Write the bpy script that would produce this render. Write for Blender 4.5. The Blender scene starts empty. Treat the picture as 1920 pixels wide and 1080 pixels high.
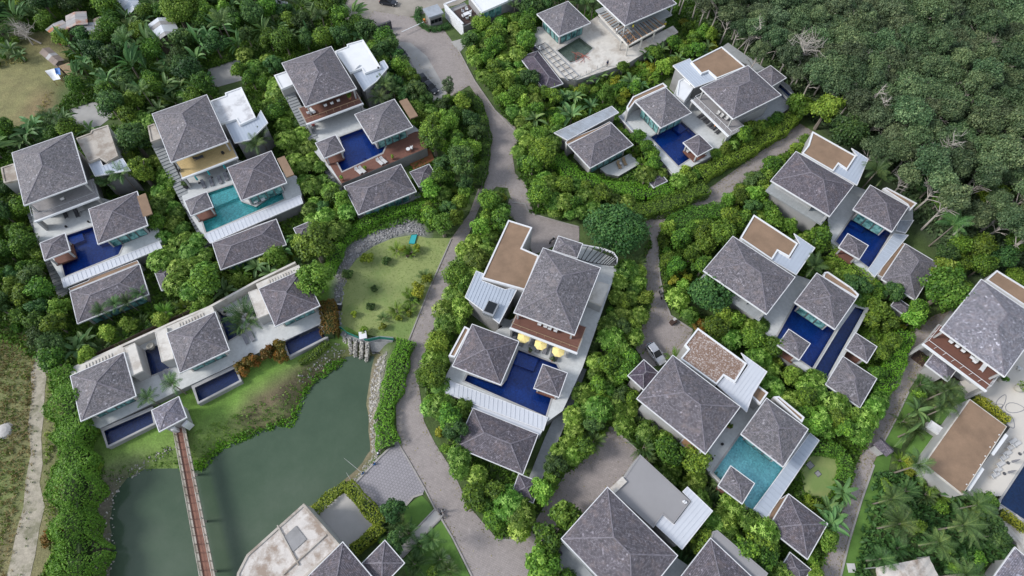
import bpy, math, random
import numpy as np
from mathutils import Vector, Matrix
from mathutils.geometry import tessellate_polygon

random.seed(7)
RNG = np.random.default_rng(11)
R = math.radians
scene = bpy.context.scene
col = scene.collection

# ------------------------------------------------------------------ camera
CAM_H, PITCH, FPX, ROLL = 100.0, R(28.5), 1110.0, R(-2.0)
cr, sr = math.cos(ROLL), math.sin(ROLL)
FWD = Vector((0, math.sin(PITCH), -math.cos(PITCH)))
X0 = Vector((1, 0, 0))
D0 = Vector((0, -math.cos(PITCH), -math.sin(PITCH)))
AX = X0 * cr + D0 * sr
DN = X0 * (-sr) + D0 * cr
cam_data = bpy.data.cameras.new('camera')
cam = bpy.data.objects.new('camera', cam_data)
col.objects.link(cam)
cam_data.sensor_width = 36.0
cam_data.lens = 36.0 * FPX / 1920.0
cam_data.clip_end = 6000
cam_data.clip_start = 0.5
m3 = Matrix((AX, -DN, -FWD)).transposed()
cam.matrix_world = Matrix.Translation((0, 0, CAM_H)) @ m3.to_4x4()
scene.camera = cam

# ------------------------------------------------------------------ sky, sun, exposure
SUN_AZ_FROM = Vector((-0.97, -0.10, 0))          # where the light comes from, on the ground plan
SUN_EL = R(38)
world = bpy.data.worlds.new('World')
scene.world = world
world.use_nodes = True
wn = world.node_tree
bg = wn.nodes['Background']
sky = wn.nodes.new('ShaderNodeTexSky')
sky.sky_type = 'NISHITA'
sky.sun_disc = False
sky.sun_elevation = SUN_EL
d = SUN_AZ_FROM.normalized()
sky.sun_rotation = math.atan2(d.x, d.y)
sky.air_density = 1.0
sky.dust_density = 0.4
sky.ozone_density = 1.0
haz = wn.nodes.new('ShaderNodeHueSaturation')      # a thin overcast: most of the blue gone
haz.inputs['Saturation'].default_value = .45
wn.links.new(sky.outputs[0], haz.inputs['Color'])
wn.links.new(haz.outputs[0], bg.inputs[0])
bg.inputs[1].default_value = 0.125
sun_data = bpy.data.lights.new('sun', 'SUN')
sun_data.energy = 1.5
sun_data.angle = R(14)
sun_data.color = (1.0, 0.97, 0.93)
sun = bpy.data.objects.new('sun', sun_data)
col.objects.link(sun)
dirv = Vector((d.x * math.cos(SUN_EL), d.y * math.cos(SUN_EL), math.sin(SUN_EL)))
sun.rotation_euler = dirv.to_track_quat('Z', 'Y').to_euler()
sun.location = (0, 0, 150)
scene.view_settings.view_transform = 'Standard'
scene.view_settings.look = 'None'
scene.view_settings.gamma = 1.0
scene.view_settings.use_curve_mapping = False
scene.view_settings.exposure = 1.02
scene.render.engine = 'CYCLES'
scene.cycles.max_bounces = 6
scene.cycles.diffuse_bounces = 3
scene.cycles.glossy_bounces = 2
scene.cycles.transparent_max_bounces = 8
scene.cycles.use_denoising = True

# ------------------------------------------------------------------ survey: photo measurement -> place on the level z
def at(px, py, z=0.0):
    d = FWD + AX * ((px - 960) / FPX) + DN * ((py - 540) / FPX)
    t = (z - CAM_H) / d.z
    return Vector((d.x * t, d.y * t, z))

def pxy(poly, z=0.0):
    return [(at(p[0], p[1], z).x, at(p[0], p[1], z).y) for p in poly]

def heading(p, q, z=0.0):
    a, b = at(*p, z), at(*q, z)
    return math.atan2(b.y - a.y, b.x - a.x)

def area2(poly):
    return sum(poly[i][0] * poly[(i + 1) % len(poly)][1] - poly[(i + 1) % len(poly)][0] * poly[i][1] for i in range(len(poly)))

def ccw(poly):
    return list(poly) if area2(poly) > 0 else list(poly)[::-1]

def offset(poly, d):
    """positive d grows a counter-clockwise polygon"""
    n, out = len(poly), []
    for i in range(n):
        p0, p1, p2 = (Vector(poly[(i + k) % n]).to_2d() for k in (-1, 0, 1))
        e1, e2 = (p1 - p0).normalized(), (p2 - p1).normalized()
        n1, n2 = Vector((e1.y, -e1.x)), Vector((e2.y, -e2.x))
        b = n1 + n2
        k = d / max(0.35, (1 + n1.dot(n2)))
        out.append((p1.x + b.x * k, p1.y + b.y * k))
    return out

def pip(P, poly):
    P = np.asarray(P, float)
    x, y = P[:, 0], P[:, 1]
    inside = np.zeros(len(P), bool)
    n = len(poly)
    for i in range(n):
        x1, y1 = poly[i]; x2, y2 = poly[(i + 1) % n]
        if y1 == y2: continue
        c = ((y1 > y) != (y2 > y)) & (x < (x2 - x1) * (y - y1) / (y2 - y1) + x1)
        inside ^= c
    return inside

def pdist(P, poly, closed=True):
    P = np.asarray(P, float)
    best = np.full(len(P), 1e9)
    n = len(poly)
    for i in range(n if closed else n - 1):
        a = np.array(poly[i], float); b = np.array(poly[(i + 1) % n], float)
        ab = b - a
        t = np.clip(((P - a) @ ab) / max(ab @ ab, 1e-9), 0, 1)
        q = a + t[:, None] * ab
        best = np.minimum(best, np.hypot(*(P - q).T))
    return best

# ------------------------------------------------------------------ objects
def tag(o, label=None, cat=None, group=None, kind=None):
    if label: o['label'] = label
    if cat: o['category'] = cat
    if group: o['group'] = group
    if kind: o['kind'] = kind
    return o

def thing(name, label, cat, loc=(0, 0, 0), rz=0.0, group=None):
    o = bpy.data.objects.new(name, None)
    col.objects.link(o)
    o.empty_display_size = 0.3
    o.location = loc
    o.rotation_euler = (0, 0, rz)
    return tag(o, label, cat, group)

def link(name, me, parent=None, world_verts=True):
    o = bpy.data.objects.new(name, me)
    col.objects.link(o)
    if parent is not None:
        o.parent = parent
        if world_verts:
            off = Vector(parent.location) if parent.parent is None else Vector((0, 0, 0))
            o.matrix_parent_inverse = Matrix.Translation(-off)
    return o

def dup(root, loc, rz, label=None, scale=None):
    r = root.copy(); col.objects.link(r)
    r.location = loc; r.rotation_euler = (0, 0, rz)
    if scale: r.scale = (scale, scale, scale)
    if label: r['label'] = label
    for ch in root.children:
        c = ch.copy(); col.objects.link(c); c.parent = r
        for g in ch.children:
            e = g.copy(); col.objects.link(e); e.parent = c
    return r

class MB:
    """collects faces, then links them as one mesh object"""
    def __init__(s): s.v, s.f, s.uv = [], [], []
    def quad(s, a, b, c, d, uv=None):
        n = len(s.v); s.v += [tuple(a), tuple(b), tuple(c), tuple(d)]; s.f.append((n, n + 1, n + 2, n + 3)); s.uv.append(uv)
    def face(s, pts, uv=None):
        n = len(s.v); s.v += [tuple(p) for p in pts]; s.f.append(tuple(range(n, n + len(pts)))); s.uv.append(uv)
    def prism(s, poly, z0, z1, holes=(), bottom=False, sides=True):
        poly = ccw(poly)
        loops = [[Vector((x, y, 0)) for x, y in poly]] + [[Vector((x, y, 0)) for x, y in ccw(h)[::-1]] for h in holes]
        flat = [p for l in loops for p in l]
        tris = tessellate_polygon(loops)
        n = len(s.v)
        s.v += [(p.x, p.y, z1) for p in flat]
        for t in tris:
            a, b, c = (flat[k] for k in t)
            cr_ = (b.x - a.x) * (c.y - a.y) - (b.y - a.y) * (c.x - a.x)
            if abs(cr_) < 1e-9: continue
            t = t if cr_ > 0 else t[::-1]
            s.f.append(tuple(n + k for k in t)); s.uv.append(None)
        if sides:
            for l in loops:
                k = len(l)
                for i in range(k):
                    a, b = l[i], l[(i + 1) % k]
                    s.quad((a.x, a.y, z0), (b.x, b.y, z0), (b.x, b.y, z1), (a.x, a.y, z1))
        if bottom:
            s.face([(x, y, z0) for x, y in poly[::-1]])
        return s
    def ring(s, poly, w, z0, z1):
        """a kerb-like frame of width w just inside the polygon"""
        poly = ccw(poly); inn = offset(poly, -w); n = len(poly)
        for i in range(n):
            j = (i + 1) % n
            a, b, c, d = poly[i], poly[j], inn[j], inn[i]
            s.quad((*a, z1), (*b, z1), (*c, z1), (*d, z1))
            s.quad((*a, z0), (*b, z0), (*b, z1), (*a, z1))
            s.quad((*c, z0), (*d, z0), (*d, z1), (*c, z1))
            s.quad((*d, z0), (*c, z0), (*b, z0), (*a, z0))
        return s
    def box(s, c, sx, sy, sz, rz=0.0, tilt=None):
        """box with centre c"""
        ca, sa = math.cos(rz), math.sin(rz)
        pts = []
        for dz in (-.5, .5):
            for dx, dy in ((-.5, -.5), (.5, -.5), (.5, .5), (-.5, .5)):
                p = Vector((dx * sx, dy * sy, dz * sz))
                if tilt is not None: p = tilt @ p
                pts.append((c[0] + p.x * ca - p.y * sa, c[1] + p.x * sa + p.y * ca, c[2] + p.z))
        n = len(s.v); s.v += pts
        for f in ((3, 2, 1, 0), (4, 5, 6, 7), (0, 1, 5, 4), (1, 2, 6, 5), (2, 3, 7, 6), (3, 0, 4, 7)):
            s.f.append(tuple(n + k for k in f)); s.uv.append(None)
        return s
    def bar(s, a, b, w, h=None):
        """square bar from a to b"""
        a, b = Vector(a), Vector(b); h = h or w
        t = (b - a).normalized()
        side = t.cross(Vector((0, 0, 1)))
        if side.length < 1e-4: side = Vector((1, 0, 0))
        side.normalize(); up = side.cross(t)
        o = [side * (w / 2 * i) + up * (h / 2 * j) for i, j in ((-1, -1), (1, -1), (1, 1), (-1, 1))]
        n = len(s.v); s.v += [tuple(a + k) for k in o] + [tuple(b + k) for k in o]
        for f in ((0, 1, 2, 3), (7, 6, 5, 4), (0, 4, 5, 1), (1, 5, 6, 2), (2, 6, 7, 3), (3, 7, 4, 0)):
            s.f.append(tuple(n + k for k in f)); s.uv.append(None)
        return s
    def tube(s, pts, rad, k=6, cap=True):
        pts = [Vector(p) for p in pts]
        rad = rad if isinstance(rad, (list, tuple)) else [rad] * len(pts)
        base = len(s.v)
        for i, p in enumerate(pts):
            t = (pts[min(i + 1, len(pts) - 1)] - pts[max(i - 1, 0)]).normalized()
            a = t.cross(Vector((0.3, 0.2, 1)) if abs(t.z) < .95 else Vector((1, 0, 0))).normalized()
            b = t.cross(a)
            for j in range(k):
                an = 2 * math.pi * j / k
                s.v.append(tuple(p + (a * math.cos(an) + b * math.sin(an)) * rad[i]))
        for i in range(len(pts) - 1):
            for j in range(k):
                q = base + i * k
                s.f.append((q + j, q + k + j, q + k + (j + 1) % k, q + (j + 1) % k)); s.uv.append(None)
        if cap:
            s.f.append(tuple(base + j for j in range(k))); s.uv.append(None)
            q = base + (len(pts) - 1) * k
            s.f.append(tuple(q + j for j in range(k))[::-1]); s.uv.append(None)
        return s
    def lathe(s, prof, c=(0, 0, 0), k=12):
        base = len(s.v)
        for r, z in prof:
            for j in range(k):
                a = 2 * math.pi * j / k
                s.v.append((c[0] + r * math.cos(a), c[1] + r * math.sin(a), c[2] + z))
        for i in range(len(prof) - 1):
            for j in range(k):
                q = base + i * k
                s.f.append((q + j, q + (j + 1) % k, q + k + (j + 1) % k, q + k + j)); s.uv.append(None)
        s.f.append(tuple(base + (len(prof) - 1) * k + j for j in range(k))); s.uv.append(None)
        return s
    def mesh(s, name, mat, uvrot=None, smooth=False):
        me = bpy.data.meshes.new(name)
        me.from_pydata(s.v, [], s.f)
        if mat is not None: me.materials.append(mat)
        if uvrot is not None or any(u is not None for u in s.uv):
            ul = me.uv_layers.new(name='UVMap')
            ca, sa = math.cos(-(uvrot or 0)), math.sin(-(uvrot or 0))
            k = 0
            vals = np.zeros(len(me.loops) * 2, np.float32)
            for p, uv in zip(me.polygons, s.uv):
                for n, li in enumerate(p.loop_indices):
                    if uv is not None: u, v = uv[n]
                    else:
                        co = s.v[me.loops[li].vertex_index]
                        u, v = co[0] * ca - co[1] * sa, co[0] * sa + co[1] * ca
                        if abs(p.normal.z) < 0.5: v = co[2]; 
                    vals[2 * li] = u; vals[2 * li + 1] = v
            ul.data.foreach_set('uv', vals)
        if smooth:
            me.polygons.foreach_set('use_smooth', [True] * len(me.polygons))
        me.update()
        return me
    def build(s, name, mat, parent=None, uvrot=None, smooth=False, world_verts=True):
        return link(name, s.mesh(name, mat, uvrot, smooth), parent, world_verts)

def structure(name, mb, mat, uvrot=None):
    return tag(mb.build(name, mat, None, uvrot), kind='structure')

# ------------------------------------------------------------------ materials
def new_mat(name):
    m = bpy.data.materials.new(name); m.use_nodes = True
    nt = m.node_tree
    return m, nt, nt.nodes['Principled BSDF']

def nd(nt, t, **kw):
    n = nt.nodes.new(t)
    for k, v in kw.items(): setattr(n, k, v)
    return n

def coords(nt, space, scale=1.0):
    tc = nd(nt, 'ShaderNodeTexCoord')
    mp = nd(nt, 'ShaderNodeMapping')
    if space == 'World':
        g = nd(nt, 'ShaderNodeNewGeometry'); nt.links.new(g.outputs['Position'], mp.inputs[0])
    else:
        nt.links.new(tc.outputs[space], mp.inputs[0])
    mp.inputs['Scale'].default_value = (scale,) * 3
    return mp.outputs[0]

def noise(nt, vec, scale, detail=4, rough=.6):
    n = nd(nt, 'ShaderNodeTexNoise'); n.inputs['Scale'].default_value = scale
    n.inputs['Detail'].default_value = detail; n.inputs['Roughness'].default_value = rough
    nt.links.new(vec, n.inputs['Vector'])
    return n.outputs['Fac']

def ramp(nt, fac, stops):
    r = nd(nt, 'ShaderNodeValToRGB')
    e = r.color_ramp.elements
    while len(e) < len(stops): e.new(0.5)
    for k, (p, c) in enumerate(stops):
        e[k].position = p; e[k].color = (*c, 1) if len(c) == 3 else c
    nt.links.new(fac, r.inputs[0])
    return r.outputs[0]

def mixc(nt, fac, a, b, mode='MIX'):
    n = nd(nt, 'ShaderNodeMix', data_type='RGBA', blend_type=mode)
    for i, x in ((0, fac), (6, a), (7, b)):
        if isinstance(x, (int, float)): n.inputs[i].default_value = x
        elif isinstance(x, tuple): n.inputs[i].default_value = (*x, 1)
        else: nt.links.new(x, n.inputs[i])
    return n.outputs[2]

def bump(nt, bsdf, h, strength=.3, dist=.05):
    b = nd(nt, 'ShaderNodeBump'); b.inputs['Strength'].default_value = strength; b.inputs['Distance'].default_value = dist
    nt.links.new(h, b.inputs['Height']); nt.links.new(b.outputs[0], bsdf.inputs['Normal'])

def plain(name, c, rough=.6, var=.25, scale=1.2, metal=0.0, stain=None, stain_amt=.5, fine=9.0):
    """a solid colour with wear: broad blotches, fine grain, optional stains"""
    m, nt, b = new_mat(name)
    v = coords(nt, 'World')
    n1, n2 = noise(nt, v, scale, 5, .65), noise(nt, v, fine, 3, .7)
    lo = tuple(x * (1 - var) for x in c); hi = tuple(min(1, x * (1 + var)) for x in c)
    c1 = ramp(nt, n1, [(.3, lo), (.7, hi)])
    c2 = mixc(nt, .35, c1, ramp(nt, n2, [(.3, lo), (.7, hi)]))
    if stain:
        f = ramp(nt, noise(nt, v, scale * .45, 6, .7), [(.48, (0, 0, 0)), (.62, (1, 1, 1))])
        mm = nd(nt, 'ShaderNodeMath', operation='MULTIPLY'); nt.links.new(f, mm.inputs[0]); mm.inputs[1].default_value = stain_amt
        c2 = mixc(nt, mm.outputs[0], c2, stain)
    nt.links.new(c2, b.inputs['Base Color'])
    b.inputs['Roughness'].default_value = rough
    b.inputs['Metallic'].default_value = metal
    return m

def shingle(name, base, fleck=.5):
    m, nt, b = new_mat(name)
    uv = coords(nt, 'UV')
    w = coords(nt, 'World')
    br = nd(nt, 'ShaderNodeTexBrick')
    nt.links.new(uv, br.inputs['Vector'])
    br.inputs['Scale'].default_value = 1.0
    br.inputs['Brick Width'].default_value = .26
    br.inputs['Row Height'].default_value = .24
    br.inputs['Mortar Size'].default_value = .02
    br.inputs['Color1'].default_value = (*[x * .6 for x in base], 1)
    br.inputs['Color2'].default_value = (*[x * 1.35 for x in base], 1)
    br.inputs['Mortar'].default_value = (*[x * .3 for x in base], 1)
    n1 = noise(nt, w, .35, 6, .7)
    c = mixc(nt, .75, br.outputs['Color'], ramp(nt, n1, [(.3, tuple(x * .7 for x in base)), (.7, tuple(x * 1.3 for x in base))]), 'OVERLAY')
    c = mixc(nt, .5, br.outputs['Color'], c)
    # lichen-brown blotches and bleached single shingles
    st = ramp(nt, noise(nt, w, .8, 5, .7), [(.5, (0, 0, 0)), (.72, (.55, .55, .55))])
    c = mixc(nt, st, c, (base[0] * 1.2, base[1] * 1.02, base[2] * .88))
    vo = nd(nt, 'ShaderNodeTexVoronoi'); vo.inputs['Scale'].default_value = 3.6; nt.links.new(w, vo.inputs['Vector'])
    fl = ramp(nt, vo.outputs['Color'], [(.80, (0, 0, 0)), (.9, (1, 1, 1))])
    pm = ramp(nt, noise(nt, w, .5, 3, .6), [(.38, (.08, .08, .08)), (.65, (fleck,) * 3)])
    fm = mixc(nt, 1.0, fl, pm, 'MULTIPLY')
    c = mixc(nt, fm, c, tuple(min(1, x * 2.6) for x in base))
    lit = ramp(nt, noise(nt, w, .22, 7, .8), [(.56, (0, 0, 0)), (.75, (.55, .55, .55))])
    c = mixc(nt, lit, c, (base[0] * .62, base[1] * .60, base[2] * .50))
    oi = nd(nt, 'ShaderNodeObjectInfo'); hs = nd(nt, 'ShaderNodeHueSaturation'); mr = nd(nt, 'ShaderNodeMapRange')
    nt.links.new(oi.outputs['Random'], mr.inputs[0]); mr.inputs[3].default_value = .84; mr.inputs[4].default_value = 1.16
    nt.links.new(mr.outputs[0], hs.inputs['Value']); m2 = nd(nt, 'ShaderNodeMapRange'); nt.links.new(oi.outputs['Random'], m2.inputs[0]); m2.inputs[3].default_value = 1.35; m2.inputs[4].default_value = .7
    nt.links.new(m2.outputs[0], hs.inputs['Saturation']); nt.links.new(c, hs.inputs['Color']); c = hs.outputs[0]
    nt.links.new(c, b.inputs['Base Color'])
    b.inputs['Roughness'].default_value = .8
    bump(nt, b, br.outputs['Fac'], .5, -.03)
    return m

def paver(name, c1, c2, mortar, bw, rh, size=.02, space='UV', var=.5):
    m, nt, b = new_mat(name)
    uv = coords(nt, space); w = coords(nt, 'World')
    br = nd(nt, 'ShaderNodeTexBrick'); nt.links.new(uv, br.inputs['Vector'])
    br.inputs['Scale'].default_value = 1.0
    br.inputs['Brick Width'].default_value = bw; br.inputs['Row Height'].default_value = rh
    br.inputs['Mortar Size'].default_value = size
    br.inputs['Color1'].default_value = (*c1, 1); br.inputs['Color2'].default_value = (*c2, 1)
    br.inputs['Mortar'].default_value = (*mortar, 1)
    n1 = noise(nt, w, .12, 6, .7); n2 = noise(nt, w, 1.6, 5, .7)
    mid = tuple((a + bb) / 2 for a, bb in zip(c1, c2))
    big = ramp(nt, n1, [(.3, tuple(x * (1 - var * .6) for x in mid)), (.7, tuple(x * (1 + var * .5) for x in mid))])
    c = mixc(nt, .45, br.outputs['Color'], big)
    c = mixc(nt, .3, c, ramp(nt, n2, [(.3, tuple(x * .6 for x in mid)), (.7, tuple(x * 1.3 for x in mid))]))
    if var > .5:
        st = ramp(nt, noise(nt, w, .45, 7, .75), [(.55, (0, 0, 0)), (.72, (.5, .5, .5))]); c = mixc(nt, st, c, tuple(x * .55 for x in mid))
        s2 = ramp(nt, noise(nt, w, .8, 6, .7), [(.62, (0, 0, 0)), (.72, (.4, .4, .4))]); c = mixc(nt, s2, c, tuple(min(1, x * 1.5) for x in mid))
    nt.links.new(c, b.inputs['Base Color'])
    b.inputs['Roughness'].default_value = .75
    return m

def leaf_mat(name, dark, mid, light, trans=.22, vary=True):
    """leaf colour by the leaf's own tint, with a small change from plant to plant"""
    m, nt, b = new_mat(name)
    at_ = nd(nt, 'ShaderNodeAttribute', attribute_name='tint')
    oi = nd(nt, 'ShaderNodeObjectInfo')
    c = ramp(nt, at_.outputs['Fac'], [(0.0, dark), (.5, mid), (1.0, light)])
    hs = nd(nt, 'ShaderNodeHueSaturation')
    mr = nd(nt, 'ShaderNodeMapRange'); nt.links.new(oi.outputs['Random'], mr.inputs[0]); mr.inputs[3].default_value = .62; mr.inputs[4].default_value = 1.28
    if vary: nt.links.new(mr.outputs[0], hs.inputs['Value'])
    wn_ = nd(nt, 'ShaderNodeTexWhiteNoise', noise_dimensions='1D'); nt.links.new(oi.outputs['Random'], wn_.inputs['W']); mh = nd(nt, 'ShaderNodeMapRange'); nt.links.new(wn_.outputs['Value'], mh.inputs[0]); mh.inputs[3].default_value = .513; mh.inputs[4].default_value = .468
    if vary: nt.links.new(mh.outputs[0], hs.inputs['Hue'])
    nt.links.new(c, hs.inputs['Color'])
    nt.links.new(hs.outputs[0], b.inputs['Base Color'])
    b.inputs['Roughness'].default_value = .55
    b.inputs['Specular IOR Level'].default_value = .3
    tr = nd(nt, 'ShaderNodeBsdfTranslucent'); nt.links.new(hs.outputs[0], tr.inputs[0])
    mx = nd(nt, 'ShaderNodeMixShader'); mx.inputs[0].default_value = trans
    nt.links.new(b.outputs[0], mx.inputs[1]); nt.links.new(tr.outputs[0], mx.inputs[2])
    nt.links.new(mx.outputs[0], nt.nodes['Material Output'].inputs[0])
    return m

def water_mat(name, tint):
    m, nt, b = new_mat(name)
    nt.nodes.remove(b)
    t = nd(nt, 'ShaderNodeBsdfTransparent'); t.inputs[0].default_value = (*tint, 1)
    g = nd(nt, 'ShaderNodeBsdfGlossy'); g.inputs['Roughness'].default_value = .05
    fr = nd(nt, 'ShaderNodeFresnel'); fr.inputs[0].default_value = 1.33
    mx = nd(nt, 'ShaderNodeMixShader')
    nt.links.new(fr.outputs[0], mx.inputs[0]); nt.links.new(t.outputs[0], mx.inputs[1]); nt.links.new(g.outputs[0], mx.inputs[2])
    v = coords(nt, 'World'); n = noise(nt, v, 1.3, 3, .5)
    bp = nd(nt, 'ShaderNodeBump'); bp.inputs['Strength'].default_value = .12; bp.inputs['Distance'].default_value = .1
    nt.links.new(n, bp.inputs['Height'])
    nt.links.new(bp.outputs[0], g.inputs['Normal']); nt.links.new(bp.outputs[0], fr.inputs['Normal'])
    nt.links.new(mx.outputs[0], nt.nodes['Material Output'].inputs[0])
    return m

def pool_mat(name, c):
    m, nt, b = new_mat(name)
    v = coords(nt, 'World')
    vo = nd(nt, 'ShaderNodeTexVoronoi'); vo.inputs['Scale'].default_value = 4.0; nt.links.new(v, vo.inputs['Vector'])
    c1 = ramp(nt, vo.outputs['Color'], [(0.1, tuple(x * .55 for x in c)), (.9, tuple(min(1, x * 1.5) for x in c))])
    c2 = ramp(nt, noise(nt, v, .25, 4, .6), [(.3, tuple(x * .75 for x in c)), (.7, tuple(x * 1.3 for x in c))])
    nt.links.new(mixc(nt, .5, c1, c2), b.inputs['Base Color'])
    b.inputs['Roughness'].default_value = .35
    return m

MAT = {}
def setup_materials():
    M = MAT
    M['shingle'] = shingle('grey shingles', (.190, .176, .194))
    M['shingle_dark'] = shingle('dark shingles', (.14, .122, .15), .3)
    M['shingle_light'] = shingle('bleached shingles', (.25, .24, .275), .7)
    M['cap'] = plain('shingle caps', (.18, .165, .186), .8, .6, 2.5)
    M['white'] = plain('white paint', (.70, .71, .72), .5, .06, .6)
    M['white_worn'] = plain('worn white roof paint', (.66, .66, .67), .6, .1, .5, stain=(.33, .32, .33), stain_amt=.75)
    M['fascia'] = plain('pale fascia', (.66, .66, .67), .5, .12, .8)
    M['wall'] = plain('pale render', (.36, .355, .35), .8, .15, .5, stain=(.3, .29, .27), stain_amt=.4)
    M['wall_grey'] = plain('grey render', (.27, .265, .265), .8, .2, .5, stain=(.17, .165, .16), stain_amt=.5)
    M['concrete'] = plain('weathered concrete', (.43, .39, .34), .85, .2, .7, stain=(.22, .17, .13), stain_amt=.7)
    M['concrete_pale'] = plain('pale concrete', (.58, .55, .50), .85, .14, .7, stain=(.33, .28, .23), stain_amt=.6)
    M['roof_stained'] = plain('stained old roof screed', (.56, .52, .48), .85, .18, .6, stain=(.25, .18, .13), stain_amt=.85)
    M['grey_roof'] = plain('grey roof coating', (.27, .262, .265), .7, .07, .25)
    M['metal_blue'] = plain('pale blue metal sheet', (.43, .475, .54), .35, .08, .3, metal=.1)
    M['metal_white'] = plain('white metal sheet', (.58, .60, .64), .35, .06, .3, metal=.1)
    M['metal_dull'] = plain('dull metal sheet', (.34, .37, .41), .45, .18, .5, metal=.1, stain=(.2, .19, .18), stain_amt=.5)
    M['gravel'] = plain('brown gravel', (.235, .155, .10), .9, .3, .35, fine=14)
    M['gravel_white'] = plain('gravel with pale lichen', (.25, .18, .13), .9, .3, .5, fine=14, stain=(.62, .58, .55), stain_amt=.75)
    m, nt, b = new_mat('gravel with lichen specks')
    v = coords(nt, 'World'); n = ramp(nt, noise(nt, v, 4.5, 4, .8), [(.52, (.20, .125, .09)), (.6, (.66, .62, .60))])
    n2 = ramp(nt, noise(nt, v, .3, 3, .6), [(.35, (.19, .12, .085)), (.6, (.5, .5, .5))])
    nt.links.new(mixc(nt, .45, mixc(nt, .8, (.22, .145, .1), n), n2, 'MULTIPLY'), b.inputs['Base Color'])
    nt.links.new(mixc(nt, .72, (.2, .125, .085), n), b.inputs['Base Color']); b.inputs['Roughness'].default_value = .9
    M['gravel_speck'] = m
    M['deck'] = paver('pale terrace stone', (.50, .51, .50), (.57, .58, .57), (.36, .37, .36), 1.2, .6, .012, var=.25)
    M['deck_grey'] = paver('grey terrace stone', (.29, .305, .31), (.35, .365, .37), (.2, .21, .21), 1.0, .5, .014, var=.3)
    M['plaza'] = plain('cream plaza paving', (.60, .56, .50), .8, .06, .3, stain=(.5, .46, .42), stain_amt=.35)
    M['wood_red'] = paver('red brown decking', (.135, .058, .042), (.20, .09, .062), (.04, .02, .016), 4.0, .16, .012, var=.3)
    M['wood_orange'] = paver('orange decking', (.30, .11, .045), (.36, .14, .06), (.06, .03, .02), 4.0, .16, .012, var=.3)
    M['wood_grey'] = paver('silvered decking', (.24, .225, .225), (.32, .30, .30), (.08, .08, .08), 4.0, .2, .014, var=.3)
    M['sandstone'] = paver('yellow sandstone slabs', (.46, .33, .14), (.55, .41, .20), (.25, .18, .09), .6, .4, .02, var=.3)
    M['wood_dark'] = plain('dark timber', (.06, .035, .028), .6, .3, 2)
    M['wood_tan'] = plain('tan timber', (.30, .17, .09), .6, .25, 2)
    M['frame'] = plain('dark window frame', (.05, .05, .055), .4, .2, 2)
    M['steel'] = plain('galvanised steel', (.45, .46, .47), .35, .1, 2, metal=.6)
    M['black'] = plain('black plastic', (.018, .018, .02), .4, .2, 3)
    m, nt, b = new_mat('teal glass'); b.inputs['Base Color'].default_value = (.07, .22, .22, 1); b.inputs['Roughness'].default_value = .08; M['glass'] = m
    v = coords(nt, 'World'); nt.links.new(ramp(nt, noise(nt, v, .9, 3, .6), [(.35, (.02, .07, .075)), (.65, (.20, .42, .40))]), b.inputs['Base Color'])
    m, nt, b = new_mat('dark glass'); b.inputs['Base Color'].default_value = (.012, .015, .018, 1); b.inputs['Roughness'].default_value = .06; M['glass_dark'] = m
    M['pool_blue'] = pool_mat('deep blue mosaic', (.003, .062, .36))
    M['pool_navy'] = pool_mat('navy mosaic', (.006, .034, .17))
    M['pool_plain'] = pool_mat('mid blue mosaic', (.012, .055, .17))
    M['pool_turq'] = pool_mat('turquoise mosaic', (.17, .72, .70))
    M['pool_light'] = pool_mat('light blue mosaic', (.30, .76, .82))
    M['pool_murky'] = pool_mat('murky green screed', (.27, .33, .25))
    M['water'] = water_mat('pool water', (.95, .98, .99))
    M['leaf_lush'] = leaf_mat('lush leaves', (0.032, 0.086, 0.013), (0.094, 0.214, 0.024), (0.242, 0.413, 0.045))
    M['leaf_bright'] = leaf_mat('bright leaves', (0.060, 0.141, 0.016), (0.142, 0.288, 0.029), (0.311, 0.471, 0.072))
    M['leaf_dark'] = leaf_mat('dark leaves', (0.021, 0.062, 0.018), (0.053, 0.133, 0.033), (0.124, 0.234, 0.053))
    M['leaf_frang'] = leaf_mat('frangipani leaves', (0.034, 0.097, 0.010), (0.105, 0.236, 0.022), (0.400, 0.609, 0.130))
    M['leaf_olive'] = leaf_mat('olive leaves', (0.046, 0.080, 0.039), (0.098, 0.149, 0.069), (0.202, 0.257, 0.126), .15)
    M['leaf_wood'] = leaf_mat('forest leaves', (0.041, 0.086, 0.037), (0.089, 0.156, 0.064), (0.193, 0.268, 0.115), .15)
    M['leaf_yellow'] = leaf_mat('yellow green leaves', (0.110, 0.165, 0.013), (0.242, 0.308, 0.026), (0.462, 0.495, 0.065))
    M['leaf_rust'] = leaf_mat('rusty leaves', (.07, .09, .012), (.18, .15, .02), (.36, .19, .025))
    M['leaf_palm'] = leaf_mat('palm fronds', (0.033, 0.079, 0.024), (0.077, 0.165, 0.047), (0.208, 0.305, 0.078))
    M['leaf_banana'] = leaf_mat('banana leaves', (0.045, 0.112, 0.038), (0.105, 0.218, 0.068), (0.269, 0.396, 0.123))
    M['leaf_hedge'] = leaf_mat('clipped hedge leaves', (0.057, 0.150, 0.015), (0.138, 0.330, 0.024), (0.275, 0.510, 0.045), vary=False)
    M['leaf_bamboo'] = leaf_mat('bamboo leaves', (.05, .13, .014), (.125, .275, .026), (.27, .45, .06), vary=False)
    M['grass'] = leaf_mat('grass blades', (0.053, 0.114, 0.019), (0.135, 0.242, 0.032), (0.299, 0.363, 0.080))
    M['grass_dry'] = leaf_mat('dry grass blades', (0.140, 0.126, 0.041), (0.280, 0.236, 0.081), (0.490, 0.423, 0.179))
    M['bark'] = plain('grey bark', (.20, .17, .14), .9, .3, 2)
    M['bark_pale'] = plain('bleached branches', (.42, .38, .34), .9, .2, 2)
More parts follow.
